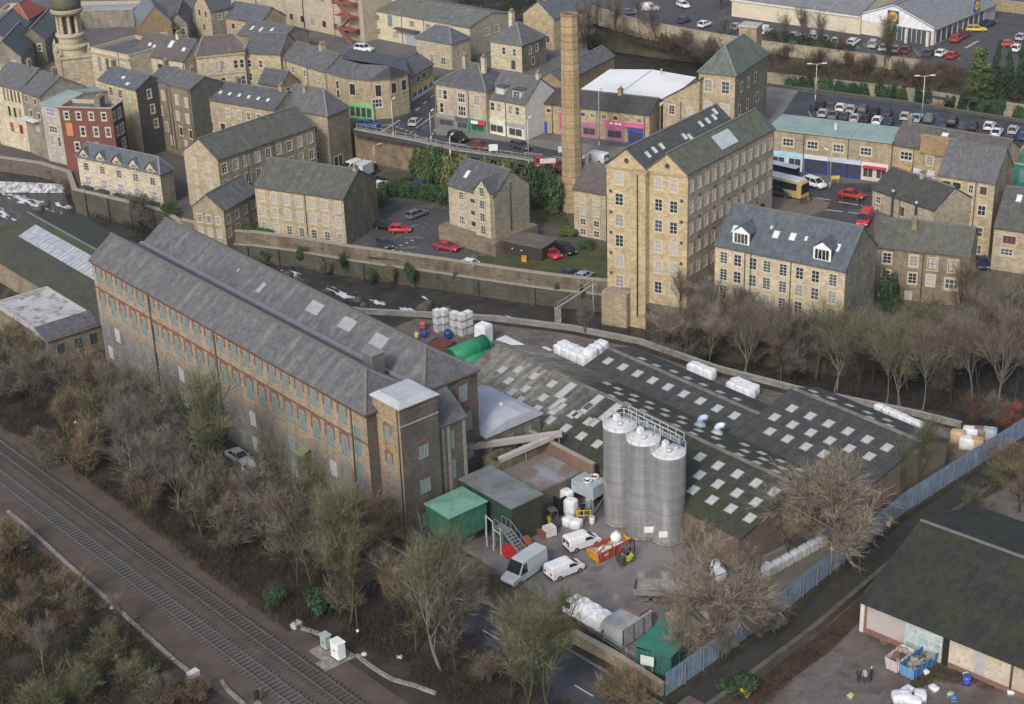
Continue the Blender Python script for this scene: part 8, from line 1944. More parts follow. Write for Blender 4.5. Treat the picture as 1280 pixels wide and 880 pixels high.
p=W(730,652);yb=thing('safety_barrier','yellow tubular safety barrier beside the cooling unit','barrier',(p.x,p.y,.03),MANG+.9);ym_=plain((.5,.42,.03),.5,name='yellow_paint')
for x in(-.8,0,.8):mb=MB();mb.tube((x,0,0),(x,0,1.5),.06,.06,7);mb.build('post',[ym_],yb)
for z in(.8,1.45):mb=MB();mb.tube((-.8,0,z),(.8,0,z),.05,.05,6);mb.build('rail',[ym_],yb)
def bale(p,dims,rz,col,label,group,seed,name='wrapped_bale',cat='bale'):
 rnd=random.Random(seed);w,d,h=dims;r=thing(name,label,cat,tuple(p),rz,group);mb=MB();R=[]
 n=16
 for z,k in((.1,.9),(.2,1.0),(h*.45,1.03),(h*.88,1.0),(h,.9),(h+.07,.5)):
  ring=[]
  for i in range(n):
   a=2*pi*i/n;c,s=cos(a),sin(a);q=(abs(c)**9+abs(s)**9)**(-1/9);ring.append((c*q*w/2*k*rnd.uniform(.95,1.04),s*q*d/2*k*rnd.uniform(.95,1.04),z+rnd.uniform(-.04,.04)))
  R.append(ring)
 mb.ring(R,0,True,True);mb.build('wrapping',[rough3(col,tuple(v*.8 for v in col),1.4,tuple(min(.82,v*1.1)for v in col),4,rough=.5)],r)
 mb=MB();mb.box(-w*.46,-d*.46,0,w*.46,d*.46,.1);mb.build('pallet',[plain((.3,.24,.16),.9,name='pallet_wood')],r)
gB='white wrapped bales behind the weaving sheds';k=0
spots=[]
for(cx,cy,nx,ny,dx,dy,hs)in((706,441,4,2,9.5,4.2,1.3),(752,446,3,1,-7,4.5,2.0),(868,468,3,1,9,3.6,1.3),(922,487,3,2,9,3.8,1.2)):
 for j in range(ny):
  for i in range(nx):spots.append((cx+dx*i-5*j,cy+dy*i+4*j,hs,(nx,ny,i,j),cx))
PL={706:'between the two weaving shed gables',752:'against the middle shed gable',868:'behind the middle shed ridge',922:'at the joint of middle and far sheds'}
for x,y,hs,(nx,ny,i,j),cx in spots:
 k+=1;bale(W(x,y,.05),(1.75,1.6,hs+.4),MANG+.1*((k*7)%5-2),(.74,.75,.77),'white wrapped bale %s, %s from left%s'%(PL[cx],nth[i],'' if ny==1 else(', rear row' if j==0 else ', front row')),gB,k)
p0,p1=W(1100,513,.05),W(1147,534,.05)
for i in range(6):bale(p0.lerp(p1,i/5),(1.5,1.1,.8),MANG,(.70,.71,.72),'white wrapped bale, %s from the left in the line along the far river wall'%nth[i],'line of white bales by the river wall',40+i)
for pts,lab in((((620,424),(632,419),(660,433),(650,434)),'long white sheet panel lying beyond the green tubes'),(((675,434),(682,433),(690,437),(684,439)),'small white sheet panel left of the wrapped bales')):
 w=[W(q[0],q[1],4.2)for q in pts];o=w[0];r=thing('roof_panel',lab,'panel',(o.x,o.y,0));mb=MB();mb.prism([(q.x-o.x,q.y-o.y)for q in w],4.1,4.2);mb.build('sheet',[rough3((.66,.66,.67),(.56,.56,.57),.6)],r);mb=MB()
 for q in w:mb.box(q.x-o.x-.08,q.y-o.y-.08,0,q.x-o.x+.08,q.y-o.y+.08,4.1)
 mb.build('support',[steel],r)
for a_,b_,r_,z_,lab,nc in(((562,446),(606,428),1.45,4.2,'big bright green tube lying behind the mill',.24),((577,455),(618,438),1.3,3.0,'second green tube lying in front of the first',.21),((588,461),(626,447),1.1,2.0,'pale green tube lowest of the three against the shed',.24)):
 A,B=W(*a_,z_),W(*b_,z_);o=thing('green_tube',lab,'tube',(A.x,A.y,0),0,'green tubes behind the mill');mb=MB();d=B-A;mb.tube((0,0,z_-.3),(d.x,d.y,z_-.3),r_,r_,22);mb.build('shell',[rough3((.03,nc,.11),(.045,nc*1.2,.14),.3,rough=.45)],o)
 mb=MB()
 for u in(.0,.33,.66,.985):mb.tube((d.x*u,d.y*u,z_-.3),(d.x*(u+.015),d.y*(u+.015),z_-.3),r_+.05,r_+.05,22,0)
 mb.build('band',[plain((.05,.3,.17),.5,name='green_band')],o);mb=MB()
 for u in(.15,.8):mb.box(d.x*u-.9,d.y*u-.3,0,d.x*u+.9,d.y*u+.3,max(.3,z_-.3-r_*.8))
 mb.build('cradle',[steel],o)
rnd=random.Random(9);gC='cardboard bales stacked in the yard corner'
cards=[(843,776,.03),(852,772,.03),(861,768,.03),(846,783,.03),(866,779,.03),(876,772,.03),(886,770,.03),(880,783,.03),(893,778,.03),(903,772,.03),(897,766,.03),(870,790,.03)]
for i,(x,y,z)in enumerate(cards):
 c=((.42,.33,.22),(.5,.4,.28),(.62,.6,.57),(.36,.28,.19),(.3,.27,.24))[i%5]
 bale(W(x,y,z),(1.5,1.2,1.0+.5*(i%2)),MANG+rnd.uniform(-.3,.3),c,'%s bale, %s from left in the heap under the pale tree'%(('brown cardboard','light cardboard','whitish paper','dark cardboard','greyish')[i%5],('first','second','third','fourth','fifth','sixth','seventh','eighth','ninth','tenth','eleventh','twelfth')[sorted(range(12),key=lambda j:cards[j][0]).index(i)]),gC,60+i,'cardboard_bale')
gS='white sacks piled beside the open bin'
for i,(x,y,h,lb)in enumerate(((709,636,2.6,'tall white wrapped stack behind a shorter one by the open bin'),(703,633,2.2,'white wrapped stack at left against the open bin'),(714,645,2.3,'grey white wrapped stack nearest the brown crate'),(711,657,1.1,'low white sack heap, left one on the yard'),(720,660,1.1,'low white sack heap, right one on the yard'))):
 bale(W(x,y,.03),(1.4,1.3,h),MANG+.1*i,(.66,.67,.7),lb,gS,80+i,'wrapped_stack','stack')
for i,(x,y,c,lb)in enumerate(((1197,552,(.5,.36,.22),'tan timber stack at left in the corner by the blue fence'),(1208,560,(.70,.70,.69),'white wrapped pack between timber stacks by the blue fence'),(1222,548,(.2,.16,.13),'dark brown pallet stack at the back of the fence corner'),(1219,561,(.45,.31,.21),'reddish timber stack at right by the blue fence'),(1236,549,(.35,.38,.4),'grey pack of sheets against the blue fence'),(1212,548,(.70,.70,.69),'small white wrapped pack behind the larger white one'))):
 bale(W(x,y,.05),(1.9,1.5,1.5),MANG+.5,c,lb,'goods stacked in the fence corner',90+i,'goods_stack','stack')
pa,pb=W(962,718,.05),W(1026,682,.05)
for i in range(7):ibc(pa.lerp(pb,i/6),MANG+pi/2,'pale caged tank, %s from left in the line inside the blue fence'%nth[i],'line of pale crates in the yard',(.55,.59,.63))
for i,(x,y,lb)in enumerate(((1122,618,'blue white sack behind ivy trunks near the fence'),(1133,611,'blue white sack right of another behind ivy trunks'),(1118,628,'lowest blue white sack behind the ivy trunks'))):bale(W(x,y,.05),(1.3,1.2,1.4),.4*i,(.52,.58,.68),lb,'sacks behind the ivy trunks',120+i,'sack','sack')
for i,(x,y,lb)in enumerate(((893,718,'tall white wrapped pile seen through the pale bare tree'),(900,724,'lower white wrapped pile seen through the pale bare tree'))):bale(W(x,y,.05),(1.2,1.2,1.7-.5*i),.4*i,(.68,.69,.7),lb,None,130+i,'wrapped_stack','stack')
pile_box(960,715,.05,(1.2,1.2,.9),(.6,.63,.66),'pale plastic tub at the end of the crate line');pile_box(1106,655,.05,(1.6,1.0,.8),(.4,.32,.2),'light wooden crate at the foot of the blue fence');pile_box(1048,690,.05,(1.5,1.1,1.0),(.55,.52,.48),'white topped crate behind the blue fence')
pile_box(931,868,-1.2,(1.0,.9,.9),(.6,.36,.05),'bright yellow crate on the red leaf litter');pile_box(900,876,-1.2,(.5,.4,.4),(.7,.7,.7),'small white box in the leaf litter by the lane')
tarp=rough3((.66,.66,.72),(.55,.55,.6),.8,(.72,.72,.76),3)
for i,(x,y,s,lb)in enumerate(((1127,876,1.5,'lilac white bin bag heap at the bottom edge, leftmost'),(1134,866,1.0,'white bin bag behind the larger heap'),(1150,873,1.2,'white bin bag right of the larger heap'),(1167,863,.8,'flat white torn bag near the warehouse'),(1142,880,1.2,'white bin bag cut by the bottom edge'))):bale(W(x,y,YR+.02),(s*1.3,s,s*.6),i*.7,(.64,.64,.7),lb,'white rubbish bags',140+i,'rubbish_bag','bag')
for i,(x,y,c,lb)in enumerate(((1192,875,(.05,.18,.42),'blue plastic bag at the bottom edge'),(1188,870,(.3,.42,.3),'pale green bag behind the blue one'),(1157,842,(.6,.6,.58),'small white bag beside the blue skip'),(1263,868,(.68,.68,.68),'small white can by the warehouse base'),(1063,872,(.45,.4,.2),'small yellow bag in the open lower yard'),(1208,846,(.6,.6,.6),'small white bag on the red leaves by the warehouse'))):bale(W(x,y,YR+.02),(.7,.6,.4),i,c,lb,None,150+i,'litter_bag','bag')
person(1073,853,YR,1.2,(.03,.035,.05),(.03,.03,.045),'person in dark coat, left of three standing in the lower yard',group='people in the lower yard');person(1080.5,854,YR,-2.4,(.34,.36,.33),(.04,.04,.05),'person in pale grey coat between two others in the lower yard',group='people in the lower yard',arms=.3);person(1088.5,851,YR,2.6,(.025,.025,.03),(.02,.02,.025),'person in black with white cap, right of three in the lower yard',(.7,.7,.7),'people in the lower yard')
person(1013,139,6,0,(.03,.03,.035),(.02,.02,.025),'person in dark clothes left of the packed upper car park');person(1013,252,6,.5,(.03,.03,.03),(.025,.025,.03),'person in dark clothes standing on the traffic island');person(1074,258,6,.5,(.02,.02,.025),(.02,.02,.02),'person in black beside the lane to the red pickup van')
def moto(px,py,ang,label):
 p=W(px,py,6);r=thing('motorcycle',label,'motorcycle',tuple(p),ang,'motorcycles by the red pickup van');w,rm=wheel_meshes(.31)
 for x in(-.68,.68):o=link('wheel',w,r,(x,0,.31));o.scale=(1,.6,1);link('rim',rm,o)
 mb=MB();mb.ring([[(x,-w_,z0),(x,w_,z0),(x,w_*.7,z1),(x,-w_*.7,z1)]for x,w_,z0,z1 in((-.75,.1,.62,.8),(-.2,.16,.45,.82),(.25,.18,.45,.98),(.5,.1,.6,.9))],0);mb.build('body',[plain((.02,.02,.025),.4,name='motorcycle_paint')],r);mb=MB();mb.tube((.68,0,.31),(.45,0,1.0),.05,.05,6);mb.bar((.42,-.35,1.05),(.42,.35,1.05),.05,.05);mb.build('handlebar',[TRIM],r)
moto(1066,294,.4,'black motorcycle parked left of another below the red pickup van');moto(1073,291,.9,'black motorcycle parked right of another below the red pickup van')
def street_lamp(px,py,z,top,label,arms=2,group=None,ang=0.0,col=(.5,.5,.5)):
 p=W(px,py,z);h=rise_to(p,top);r=thing('street_lamp',label,'street lamp',tuple(p),ang,group);m=plain(col,.5,name='lamp_steel')
 mb=MB();mb.tube((0,0,0),(0,0,1.2),.13,.12,8);mb.tube((0,0,1.2),(0,0,h),.09,.06,8);mb.build('column',[m],r)
 for s in((-1,1)if arms==2 else(1,)):mb=MB();mb.bar((0,0,h-.05),(s*1.5,0,h+.12),.07,.07);a=mb.build('arm',[m],r);mb=MB();mb.box(s*1.45-.45,-.17,h+.04,s*1.45+.45,.17,h+.2);mb.build('lantern',[plain((.66,.66,.64),.4,name='lantern_housing')],a)
street_lamp(1019,126,6,80,'twin armed street lamp at the left end of the upper car park',group='car park lamps');street_lamp(1152,150,6,95,'twin armed street lamp in the middle of the upper car park',group='car park lamps')
street_lamp(492,172,6,126,'grey street lamp in front of the blue car at the junction',1,'street lamps',1.2);street_lamp(539,178,6,141,'grey street lamp above the retaining wall greenery',1,'street lamps',1.2);street_lamp(661,208,6,150,'grey street lamp before the blue doors',1,'street lamps',1.2);street_lamp(749,185,6,115,'dark street lamp in front of the pink shopfront',1,'street lamps',1.2);street_lamp(563,195,6,171,'short white street lamp post by the black car',1,'street lamps',1.2,(.62,.62,.62));street_lamp(1037,236,6,190,'slim pinkish lamp post in front of the blue shops',1,'street lamps',2.0,(.4,.3,.3))
street_lamp(469,209,0,182,'pale lamp post in the courtyard corner below the retaining wall',1,'street lamps',.5,(.55,.5,.42))
A,B=W(697,385,-1.0),W(741,356,1.5);o=thing('steel_gantry','pale steel gantry sloping over the river wall with a leaning post','gantry',(A.x,A.y,0));d=B-A
mb=MB();[mb.bar((k_*.35,k_*.3,-1.0),(d.x+k_*.35,d.y+k_*.3,1.5),.12,.14)for k_ in(-1,1)];[mb.bar((d.x*u_/9-.35,d.y*u_/9-.3,-1+2.5*u_/9),(d.x*(u_+.8)/9+.35,d.y*(u_+.8)/9+.3,-1+2.5*(u_+.8)/9),.07,.07)for u_ in range(9)];mb.bar((0,-.4,.0),(d.x,d.y-.4,2.5),.05,.05);[mb.bar((d.x*u_/4,d.y*u_/4-.4,-1+2.5*u_/4),(d.x*u_/4,d.y*u_/4-.4,2.5*u_/4),.05,.05)for u_ in range(5)];mb.build('beam',[plain((.4,.38,.34),.7,name='pale_steel')],o)
C=W(742,392,-3.6);mb=MB();mb.tube((C.x-A.x,C.y-A.y,-4.2),(d.x,d.y,1.6),.08,.08,7);mb.build('post',[plain((.4,.38,.34),.7,name='pale_steel')],o);mb=MB();mb.box(-.5,-.5,-4.2,.5,.5,-1.0);mb.build('pedestal',[conc],o)
p=W(655,322);hk=thing('timber_store','dark timber store with mossy flat roof behind the courtyard house','store',(p.x,p.y,0),-.6);bx('wall',-4.6,0,0,3.5,4.6,2.2,plain((.045,.032,.03),.8,name='dark_timber'),hk);bx('roof',-4.8,-.2,2.2,3.7,4.8,2.42,rough3((.11,.10,.085),(.14,.13,.11),.5),hk)
for x in(-2.2,-.4):mb=MB();mb.lathe([(.12,0),(.12,.1)],10);l_=mb.build('wall_lamp',[plain((.7,.7,.68),.4,name='lamp_glass')],hk,(x,-.02,1.2));l_.rotation_euler=(pi/2,0,0)
p=W(655,325);gb=thing('grit_bin','small orange yellow bin on the lawn below the timber store','bin',(p.x,p.y-.5,0));bx('tub',-.4,-.35,0,.4,.35,.75,plain((.6,.33,.03),.5,name='orange_plastic'),gb);bx('lid',-.44,-.39,.75,.44,.39,.88,plain((.5,.27,.03),.5,name='orange_plastic'),gb)
p=W(935,205,6)
p=W(1011,253,6.1);pl=thing('planter','dark square planter on the traffic island','planter',(p.x-.9,p.y,6.1));bx('tub',-.5,-.5,0,.5,.5,.6,plain((.06,.05,.045),.8,name='dark_timber'),pl);bx('soil',-.42,-.42,.5,.42,.42,.64,soil,pl)
# --- trees and shrubs
BR=(.165,.135,.105);GB=(.165,.15,.125);OL=(.145,.145,.085);OC=(.205,.16,.10);PK=(.17,.142,.115);GY=(.175,.162,.135);TAN=(.26,.22,.17);RU=(.13,.08,.06)
BK_G=(.09,.10,.045);BK_B=(.07,.06,.045);BK_W=(.24,.225,.19)
ga='bare trees between railway and valley road'
for k,x,y,H_,c,b,w,d in(('scrub0',15,500,6,GB,BK_B,1.3,'grey brown scrubby tree'),('ash1',45,512,8,OL,BK_G,1.1,'olive bare tree'),('scrub1',70,500,7,PK,BK_B,1.3,'pinkish multi stemmed tree'),('ash0',98,530,9,BR,BK_B,1.1,'brown bare tree'),('scrub0',120,492,7,OC,BK_B,1.4,'ochre tinted bushy tree'),('ash2',142,545,10,GB,BK_B,1.0,'grey brown bare tree'),('birch0',163,598,11,GB,BK_W,.9,'pale stemmed birch'),('scrub1',165,520,8,OC,BK_B,1.3,'ochre bushy tree'),('slim0',190,575,12,GY,BK_B,1.1,'slender grey tree'),('ash1',213,612,11,PK,BK_B,1.0,'pinkish brown bare tree'),('birch1',222,640,10,GB,BK_W,.9,'twin pale stemmed birch'),('ash0',240,590,12,OL,BK_G,1.0,'olive green bare tree'),('ash2',268,637,17,OL,BK_G,.9,'tall ivy green bare tree'),('scrub0',290,660,7,OC,BK_B,1.3,'ochre scrubby tree'),('scrub1',310,640,6,OC,BK_B,1.4,'pale ochre bushy tree'),('ash1',330,690,10,GB,BK_B,1.1,'grey brown bare tree'),('slim1',352,668,11,OL,BK_G,1.2,'olive slender tree'),('ash0',372,730,12,BR,BK_B,1.0,'brown bare tree'),('ash2',398,712,13,OL,BK_G,1.1,'olive tinted bare tree'),('slim0',425,770,14,OL,BK_G,1.1,'moss green slender tree'),('scrub0',440,700,9,OC,BK_B,1.2,'straw coloured bushy tree'),('slim1',436,785,14,OL,BK_G,1.0,'mossy slender tree by the dark post'),('ash1',462,740,12,OC,BK_B,1.0,'straw brown bare tree'),('slim0',497,792,9,OC,BK_B,1.1,'thin straw coloured tree'),('slim1',552,838,15,OL,BK_W,1.2,'tall mossy tree with pale foot'),('ash0',570,842,13,GB,BK_B,.9,'leaning dark stemmed tree'),('slim0',520,815,10,OL,BK_G,1.2,'olive slender tree near the road'),('ash2',640,876,10,GB,BK_B,1.0,'grey bare tree'),('ash1',690,895,13,OL,BK_G,1.0,'broad olive bare tree'),('slim1',655,905,12,OL,BK_G,1.3,'olive slender tree at the bottom edge'),('scrub0',770,880,5,OC,BK_B,1.3,'straw coloured bush by the stone wall'),('scrub1',800,895,5,OC,BK_B,1.3,'pale straw bush below the blank board'),('scrub0',610,855,4,BR,BK_B,1.3,'low brown scrub by the road'),('scrub0',596,735,4,OC,BK_B,1.2,'pale straw scrub by the silver van'),('scrub0',480,680,7,OC,BK_B,1.3,'straw bushy tree below the mill end')):
 f_=1.15 if k.startswith('scrub')else 1.3
 if k=='ash1':k='slim1';w=1.25
 if k=='ash2':k='slim0';w=1.2
 tree(k,x,y,0,H_*f_,c,b,ga,d,w)
rnd=random.Random(77);CC=(BR,GB,OL,OC,PK,GY);CW=('brown','dull brown','olive','ochre','pinkish','grey');CC2=(BR,GB,OL,PK,TAN);CW2=('brown','dull grey','olive','pinkish','tan')
for i in range(18):
 u=(i+.5)/18*.7+rnd.uniform(-.01,.01);x=30+590*u;y0_=470+330*u;y1_=575+290*u if u<.75 else 790+60*u
 y=rnd.uniform(y0_+22,y1_);j=rnd.randrange(6)
 tree(('ash0','slim0','slim1','scrub0','scrub1','birch0')[j],x,y,0,rnd.uniform(10,15)if j not in(3,4)else rnd.uniform(6,9),CC[q_:=rnd.randrange(6)],BK_B if j%2 else BK_G,ga,CW[q_]+(' rounded bare tree',' upright bare tree',' slender bare tree',' low bushy tree',' many stemmed scrub tree',' spreading bare tree')[j],1.15)
gb_='scrubby trees in the lower left corner'
for k,x,y,H_,c,b,w,d in(('scrub1',15,700,6,OC,BK_B,1.3,'ochre bushy tree'),('slim0',42,790,8,PK,BK_B,1.1,'slender pinkish tree'),('scrub0',20,800,5.5,OC,BK_B,1.2,'yellowish scrubby tree'),('birch0',58,850,8,GB,BK_W,1.0,'pale stemmed birch'),('scrub1',80,760,6,OC,BK_B,1.2,'orange brown bushy tree'),('sapling0',105,800,7,PK,BK_B,1.4,'pinkish sapling clump'),('scrub0',135,830,5.5,OL,BK_G,1.4,'dark olive scrubby tree'),('scrub1',170,865,5,OL,BK_G,1.4,'olive bushy tree'),('scrub0',60,900,6,OL,BK_G,1.4,'olive grey scrub at the bottom edge'),('scrub1',210,890,5,BR,BK_B,1.3,'brown scrub at the bottom edge'),('scrub0',110,880,6,OL,BK_G,1.3,'dark green grey scrub'),('sapling0',5,760,7,OC,BK_B,1.4,'yellow brown sapling clump at the left edge'),('scrub1',250,880,4,OC,BK_B,1.2,'low ochre scrub near the junction box'),('sapling0',150,800,6,PK,BK_B,1.3,'thin pinkish saplings')):
 tree(k,x,y,-.3,H_,c,b,gb_,d,w)
gw_='pale bare trees in the mill yard'
for k,x,y,H_,c,b,w,d in(('willow0',1040,705,16,TAN,(.2,.16,.11),1.35,'big pale tan bare tree before the far shed'),('willow1',885,795,14,TAN,(.2,.16,.11),1.4,'wide pale tan bare tree over the yard trailers'),('ash1',925,770,10,GY,BK_B,1.1,'greyish bare tree over the cardboard bales'),('willow0',850,830,8,TAN,(.2,.16,.11),1.2,'smaller tan tree by the green hut'),('slim1',1150,618,12,OL,BK_G,1.0,'ivy stemmed tree by the fence'),('slim0',1128,632,10,OL,BK_G,.9,'mossy stemmed tree near white sacks'),('ash2',985,700,8,TAN,BK_B,1.0,'tan bare tree by the pale crates'),('scrub1',940,800,5,GB,BK_B,1.3,'grey scrub inside the blue fence'),('scrub0',1070,690,5,TAN,BK_B,1.2,'tan scrub inside the blue fence'),('scrub1',905,825,5,GB,BK_B,1.2,'dark scrub outside the blue fence'),('scrub0',870,700,6,TAN,BK_B,1.3,'tan scrub at the foot of the silos'),('scrub0',965,790,4.5,GB,BK_B,1.3,'grey brown scrub on the lane')):
 tree(k,x,y,0,H_,c,b,gw_,d,w)
gr_='bare riverside trees below the stone warehouses'
i=0
for k,x,y,H_,c,b,w,d in(('scrub0',830,452,8,BR,BK_B,1.3,'brown bushy tree'),('ash0',858,460,11,BR,BK_B,1.0,'brown bare tree'),('birch0',885,462,11,TAN,BK_W,1.0,'tan birch'),('ash1',905,440,10,BR,BK_B,1.1,'brown bare tree'),('birch1',930,470,12,BR,BK_W,1.0,'twin stemmed brown birch'),('ash2',950,455,10,GB,BK_B,1.0,'grey brown bare tree'),('birch0',976,473,13,GB,BK_W,1.0,'white stemmed birch'),('ash0',1000,462,10,GB,BK_B,1.1,'dull brown bare tree'),('birch1',1044,487,13,OL,BK_W,1.1,'white twin stemmed birch'),('ash1',1020,470,11,OL,BK_G,1.1,'olive bare tree'),('ash2',1073,492,12,BR,BK_B,1.0,'dark stemmed bare tree'),('birch0',1107,508,14,OL,BK_W,1.0,'tall white stemmed birch'),('birch1',1126,510,14,OL,BK_W,.9,'leaning white stemmed birch'),('birch0',1153,513,14,BR,BK_W,1.0,'white birch at the water bend'),('ash0',1090,480,11,GB,BK_B,1.1,'grey bare tree'),('ash1',1135,485,11,OL,BK_G,1.1,'mossy bare tree'),('ash2',1180,490,12,BR,BK_B,1.1,'brown bare tree'),('birch1',1245,505,15,PK,BK_W,1.0,'white birch close to the right edge'),('birch0',1215,500,13,PK,BK_W,1.0,'pale pinkish birch'),('ash0',1268,500,14,PK,BK_B,1.1,'pinkish brown bare tree'),('ash1',1205,470,12,BR,BK_B,1.2,'broad brown tree'),('ash2',1250,455,13,GY,BK_B,1.2,'grey broad tree'),('ash0',1285,450,13,PK,BK_B,1.1,'pinkish tree cut by the right edge'),('scrub1',1120,440,8,OL,BK_G,1.4,'olive bushy tree below the brown riverside house'),('scrub0',1160,430,8,OC,BK_B,1.4,'straw bushy tree below the brown riverside house'),('ash1',1190,400,10,OC,BK_B,1.1,'straw coloured tree at the house corner'),('scrub1',1080,435,7,GB,BK_B,1.4,'grey scrub below the dormer warehouse end'),('scrub0',1040,432,6,BR,BK_B,1.5,'brown scrub below the dormer warehouse'),('scrub1',990,425,6,BR,BK_B,1.5,'reddish scrub below the dormer warehouse'),('scrub0',940,415,7,TAN,BK_B,1.4,'tan scrub below the dormer warehouse'),('scrub1',890,405,7,TAN,BK_B,1.4,'tan scrub at the tall mill foot'),('ash0',850,395,8,TAN,BK_B,1.2,'tan bare tree before the tall mill'),('slim0',731,425,7,GY,(.2,.19,.16),1.2,'pale leafless tree standing in the river'),('birch0',1240,420,10,OC,BK_W,1.1,'straw birch at the right'),('scrub1',1270,400,7,OC,BK_B,1.4,'straw scrub below the end house')):
 z=-3.2 if y>435 else-1.0
 if k in('ash0','ash2'):k='slim0' if k=='ash0' else 'birch1';w*=1.15
 tree(k,x,y,z,H_*1.12,c,b,gr_,d,w)
rnd=random.Random(78)
for i in range(20):
 x=rnd.uniform(835,1290);y=rnd.uniform(425,505)if x>960 else rnd.uniform(412,470);j=rnd.randrange(6)
 if x<1160 and y>480:y-=40
 tree(('slim1','ash1','birch0','scrub0','slim0','scrub1')[j],x,y,-3.2 if y>435 else-1.0,rnd.uniform(9,13)if j not in(3,5)else rnd.uniform(5,8),CC2[q_:=rnd.randrange(5)],BK_B,gr_,CW2[q_]+(' rounded bare tree',' spreading bare tree',' fine twigged birch',' low scrub',' upright bare tree',' many stemmed scrub')[j],1.2)
for x,y,H_,c,d in((1215,530,5,RU,'rusty brown shrub tree beside the fence corner stacks'),(1262,540,5,(.22,.095,.05),'orange beech like shrub by the blue fence'),(1240,530,5,PK,'pinkish shrub tree behind the fence corner stacks')):tree('scrub0',x,y,0,H_,c,BK_B,'shrubs at the fence corner',d,1.3)
for k,x,y,H_,c,d in(('ash0',1275,640,8,OC,'straw tree outside the fence at the right edge'),('scrub1',1245,615,5,OL,'olive scrub outside the blue fence'),('scrub0',1215,640,4,OL,'low olive scrub beside the lane'),('scrub1',1265,600,6,OC,'yellowish scrub against the blue fence')):tree(k,x,y,YR,H_,c,BK_B,'scrub between lane and lower yard',d,1.2)
for k,x,y,H_,c,d in(('scrub0',85,248,5,BR,'reddish brown bankside scrub'),('scrub1',125,262,5,GB,'grey bankside scrub'),('scrub0',160,272,6,GB,'grey scrub beneath the gabled terrace'),('ash1',178,290,9,GY,'pale grey bare tree'),('scrub1',205,285,5,OL,'olive scrub near the cottage'),('scrub0',75,232,4.5,RU,'russet scrub beside the weir')):tree(k,x,y,-3.5,H_,c,BK_B,'scrub on the bank below the gabled terrace',d,1.3)
for k,x,y,H_,c,d in(('ash1',-8,330,9,GB,'grey bare tree at the left edge'),('scrub0',12,320,7,OL,'olive scrub beside the mossy shed'),('scrub1',20,395,5,OL,'olive scrub before the mossy shed'),('ash0',8,470,9,OL,'olive bare tree below the boiler house'),('scrub0',40,460,6,OC,'ochre scrub below the boiler house'),('scrub1',20,440,6,OC,'yellowish scrub left of the boiler house')):tree(k,x,y,0,H_,c,BK_B,'trees around the mossy shed',d,1.2)
gf='thin bare trees on the supermarket bank'
for k,x,y,z,H_,c,d in(('slim0',979,72,6,11,GB,'thin bare tree'),('slim1',1004,76,6,13,GB,'tall thin bare tree'),('slim0',1026,76,6,12,GB,'thin bare tree'),('slim1',1104,94,6,14,OL,'tall olive bare tree'),('slim0',1112,92,6,13,GB,'thin grey tree'),('ash0',905,62,6,9,GB,'grey bare tree behind the end chimney'),('ash1',820,48,7,9,BR,'brown bare tree'),('slim1',800,44,7,10,GY,'thin pale tree'),('ash2',770,40,7,10,GB,'grey bare tree'),('ash0',730,60,6,12,BR,'brown bare tree behind the mill chimney'),('ash1',745,42,6,10,GB,'dull grey tree'),('slim0',1050,84,6,9,BR,'brown thin tree'),('scrub0',1175,105,6,6,RU,'russet bushy tree by the conifers'),('scrub1',1195,112,6,6,RU,'russet bushy tree right of another by the conifers'),('scrub0',1145,100,6,5,BR,'brown bushy tree'),('scrub1',1060,88,6,5,RU,'russet scrub'),('scrub0',980,78,6,4.5,RU,'russet scrub by the river wall'),('scrub1',930,72,6,4,BR,'brown scrub'),('scrub0',860,66,6,4,RU,'russet bankside scrub'),('scrub1',830,60,6,4,RU,'russet bankside scrub'),('scrub0',1125,98,6,5,RU,'russet scrub'),('scrub1',1085,92,6,5,GB,'grey scrub'),('ash1',640,5,6,9,GB,'grey tree at the top edge'),('ash0',600,-6,6,9,BR,'brown tree at the top edge'),('ash2',900,12,9,8,BR,'brown tree by the supermarket wing'),('ash0',930,5,9,8,OC,'straw tree by the supermarket wing')):
 tree(k,x,y,z,H_,c,BK_B,gf,d,1.1)
rnd=random.Random(79)
for i in range(34):
 u=rnd.random();x=770+500*u;y=50+66*u+rnd.uniform(-8,12);z=5.5
 tree(('scrub0','scrub1')[i%2],x,y,z,rnd.uniform(3,6),(RU,BR,GB,OL)[q_:=rnd.randrange(4)],BK_B,gf,('russet','brown','greyish','olive')[q_]+(' spreading scrub',' upright scrub')[i%2],1.3)
E1=(.06,.105,.042);E2=(.042,.075,.036);E3=(.11,.145,.055);E4=(.18,.19,.07);E5=(.04,.07,.04)
bush('conifer',1243,118,6,6.5,11,E2,'dark conifer standing between two others on the supermarket bank','tree','evergreens on the supermarket bank','conifer_tree');bush('tall',1222,116,6,9,9.5,E3,'bright green bushy evergreen left of the conifers','tree','evergreens on the supermarket bank','evergreen_tree');bush('conifer',1257,122,6,7,10,E2,'dark conifer close to the right edge of the supermarket bank','tree','evergreens on the supermarket bank','conifer_tree');bush('conifer',1272,124,6,7,11,E5,'bluish dark conifer at the right edge','tree','evergreens on the supermarket bank','conifer_tree');bush('tall',1231,128,5.2,7,6,E1,'dark green bush below the conifers','tree','evergreens on the supermarket bank','evergreen_tree')
gi='ivy hanging over the far river wall'
for j in range(26):
 x=985+j*12+rnd.uniform(-4,4);y=(96+(x-960)*.105 if x<1122 else 113+(x-1122)*.1456);q=W(x,y,5.0);q.y-=1.1
 if j in(3,9,15,16,23):continue
 bush('round0' if j%2 else 'round1',0,0,1.4+rnd.uniform(0,1.0),rnd.uniform(1.5,2.4),rnd.uniform(3.2,4.6),(E1,E2,E2,E5)[j%4],None,'shrub',gi,'ivy_clump',ry=.9,world=q,desc=('green','dark green','deep green','bluish green')[j%4]+' ivy clump')
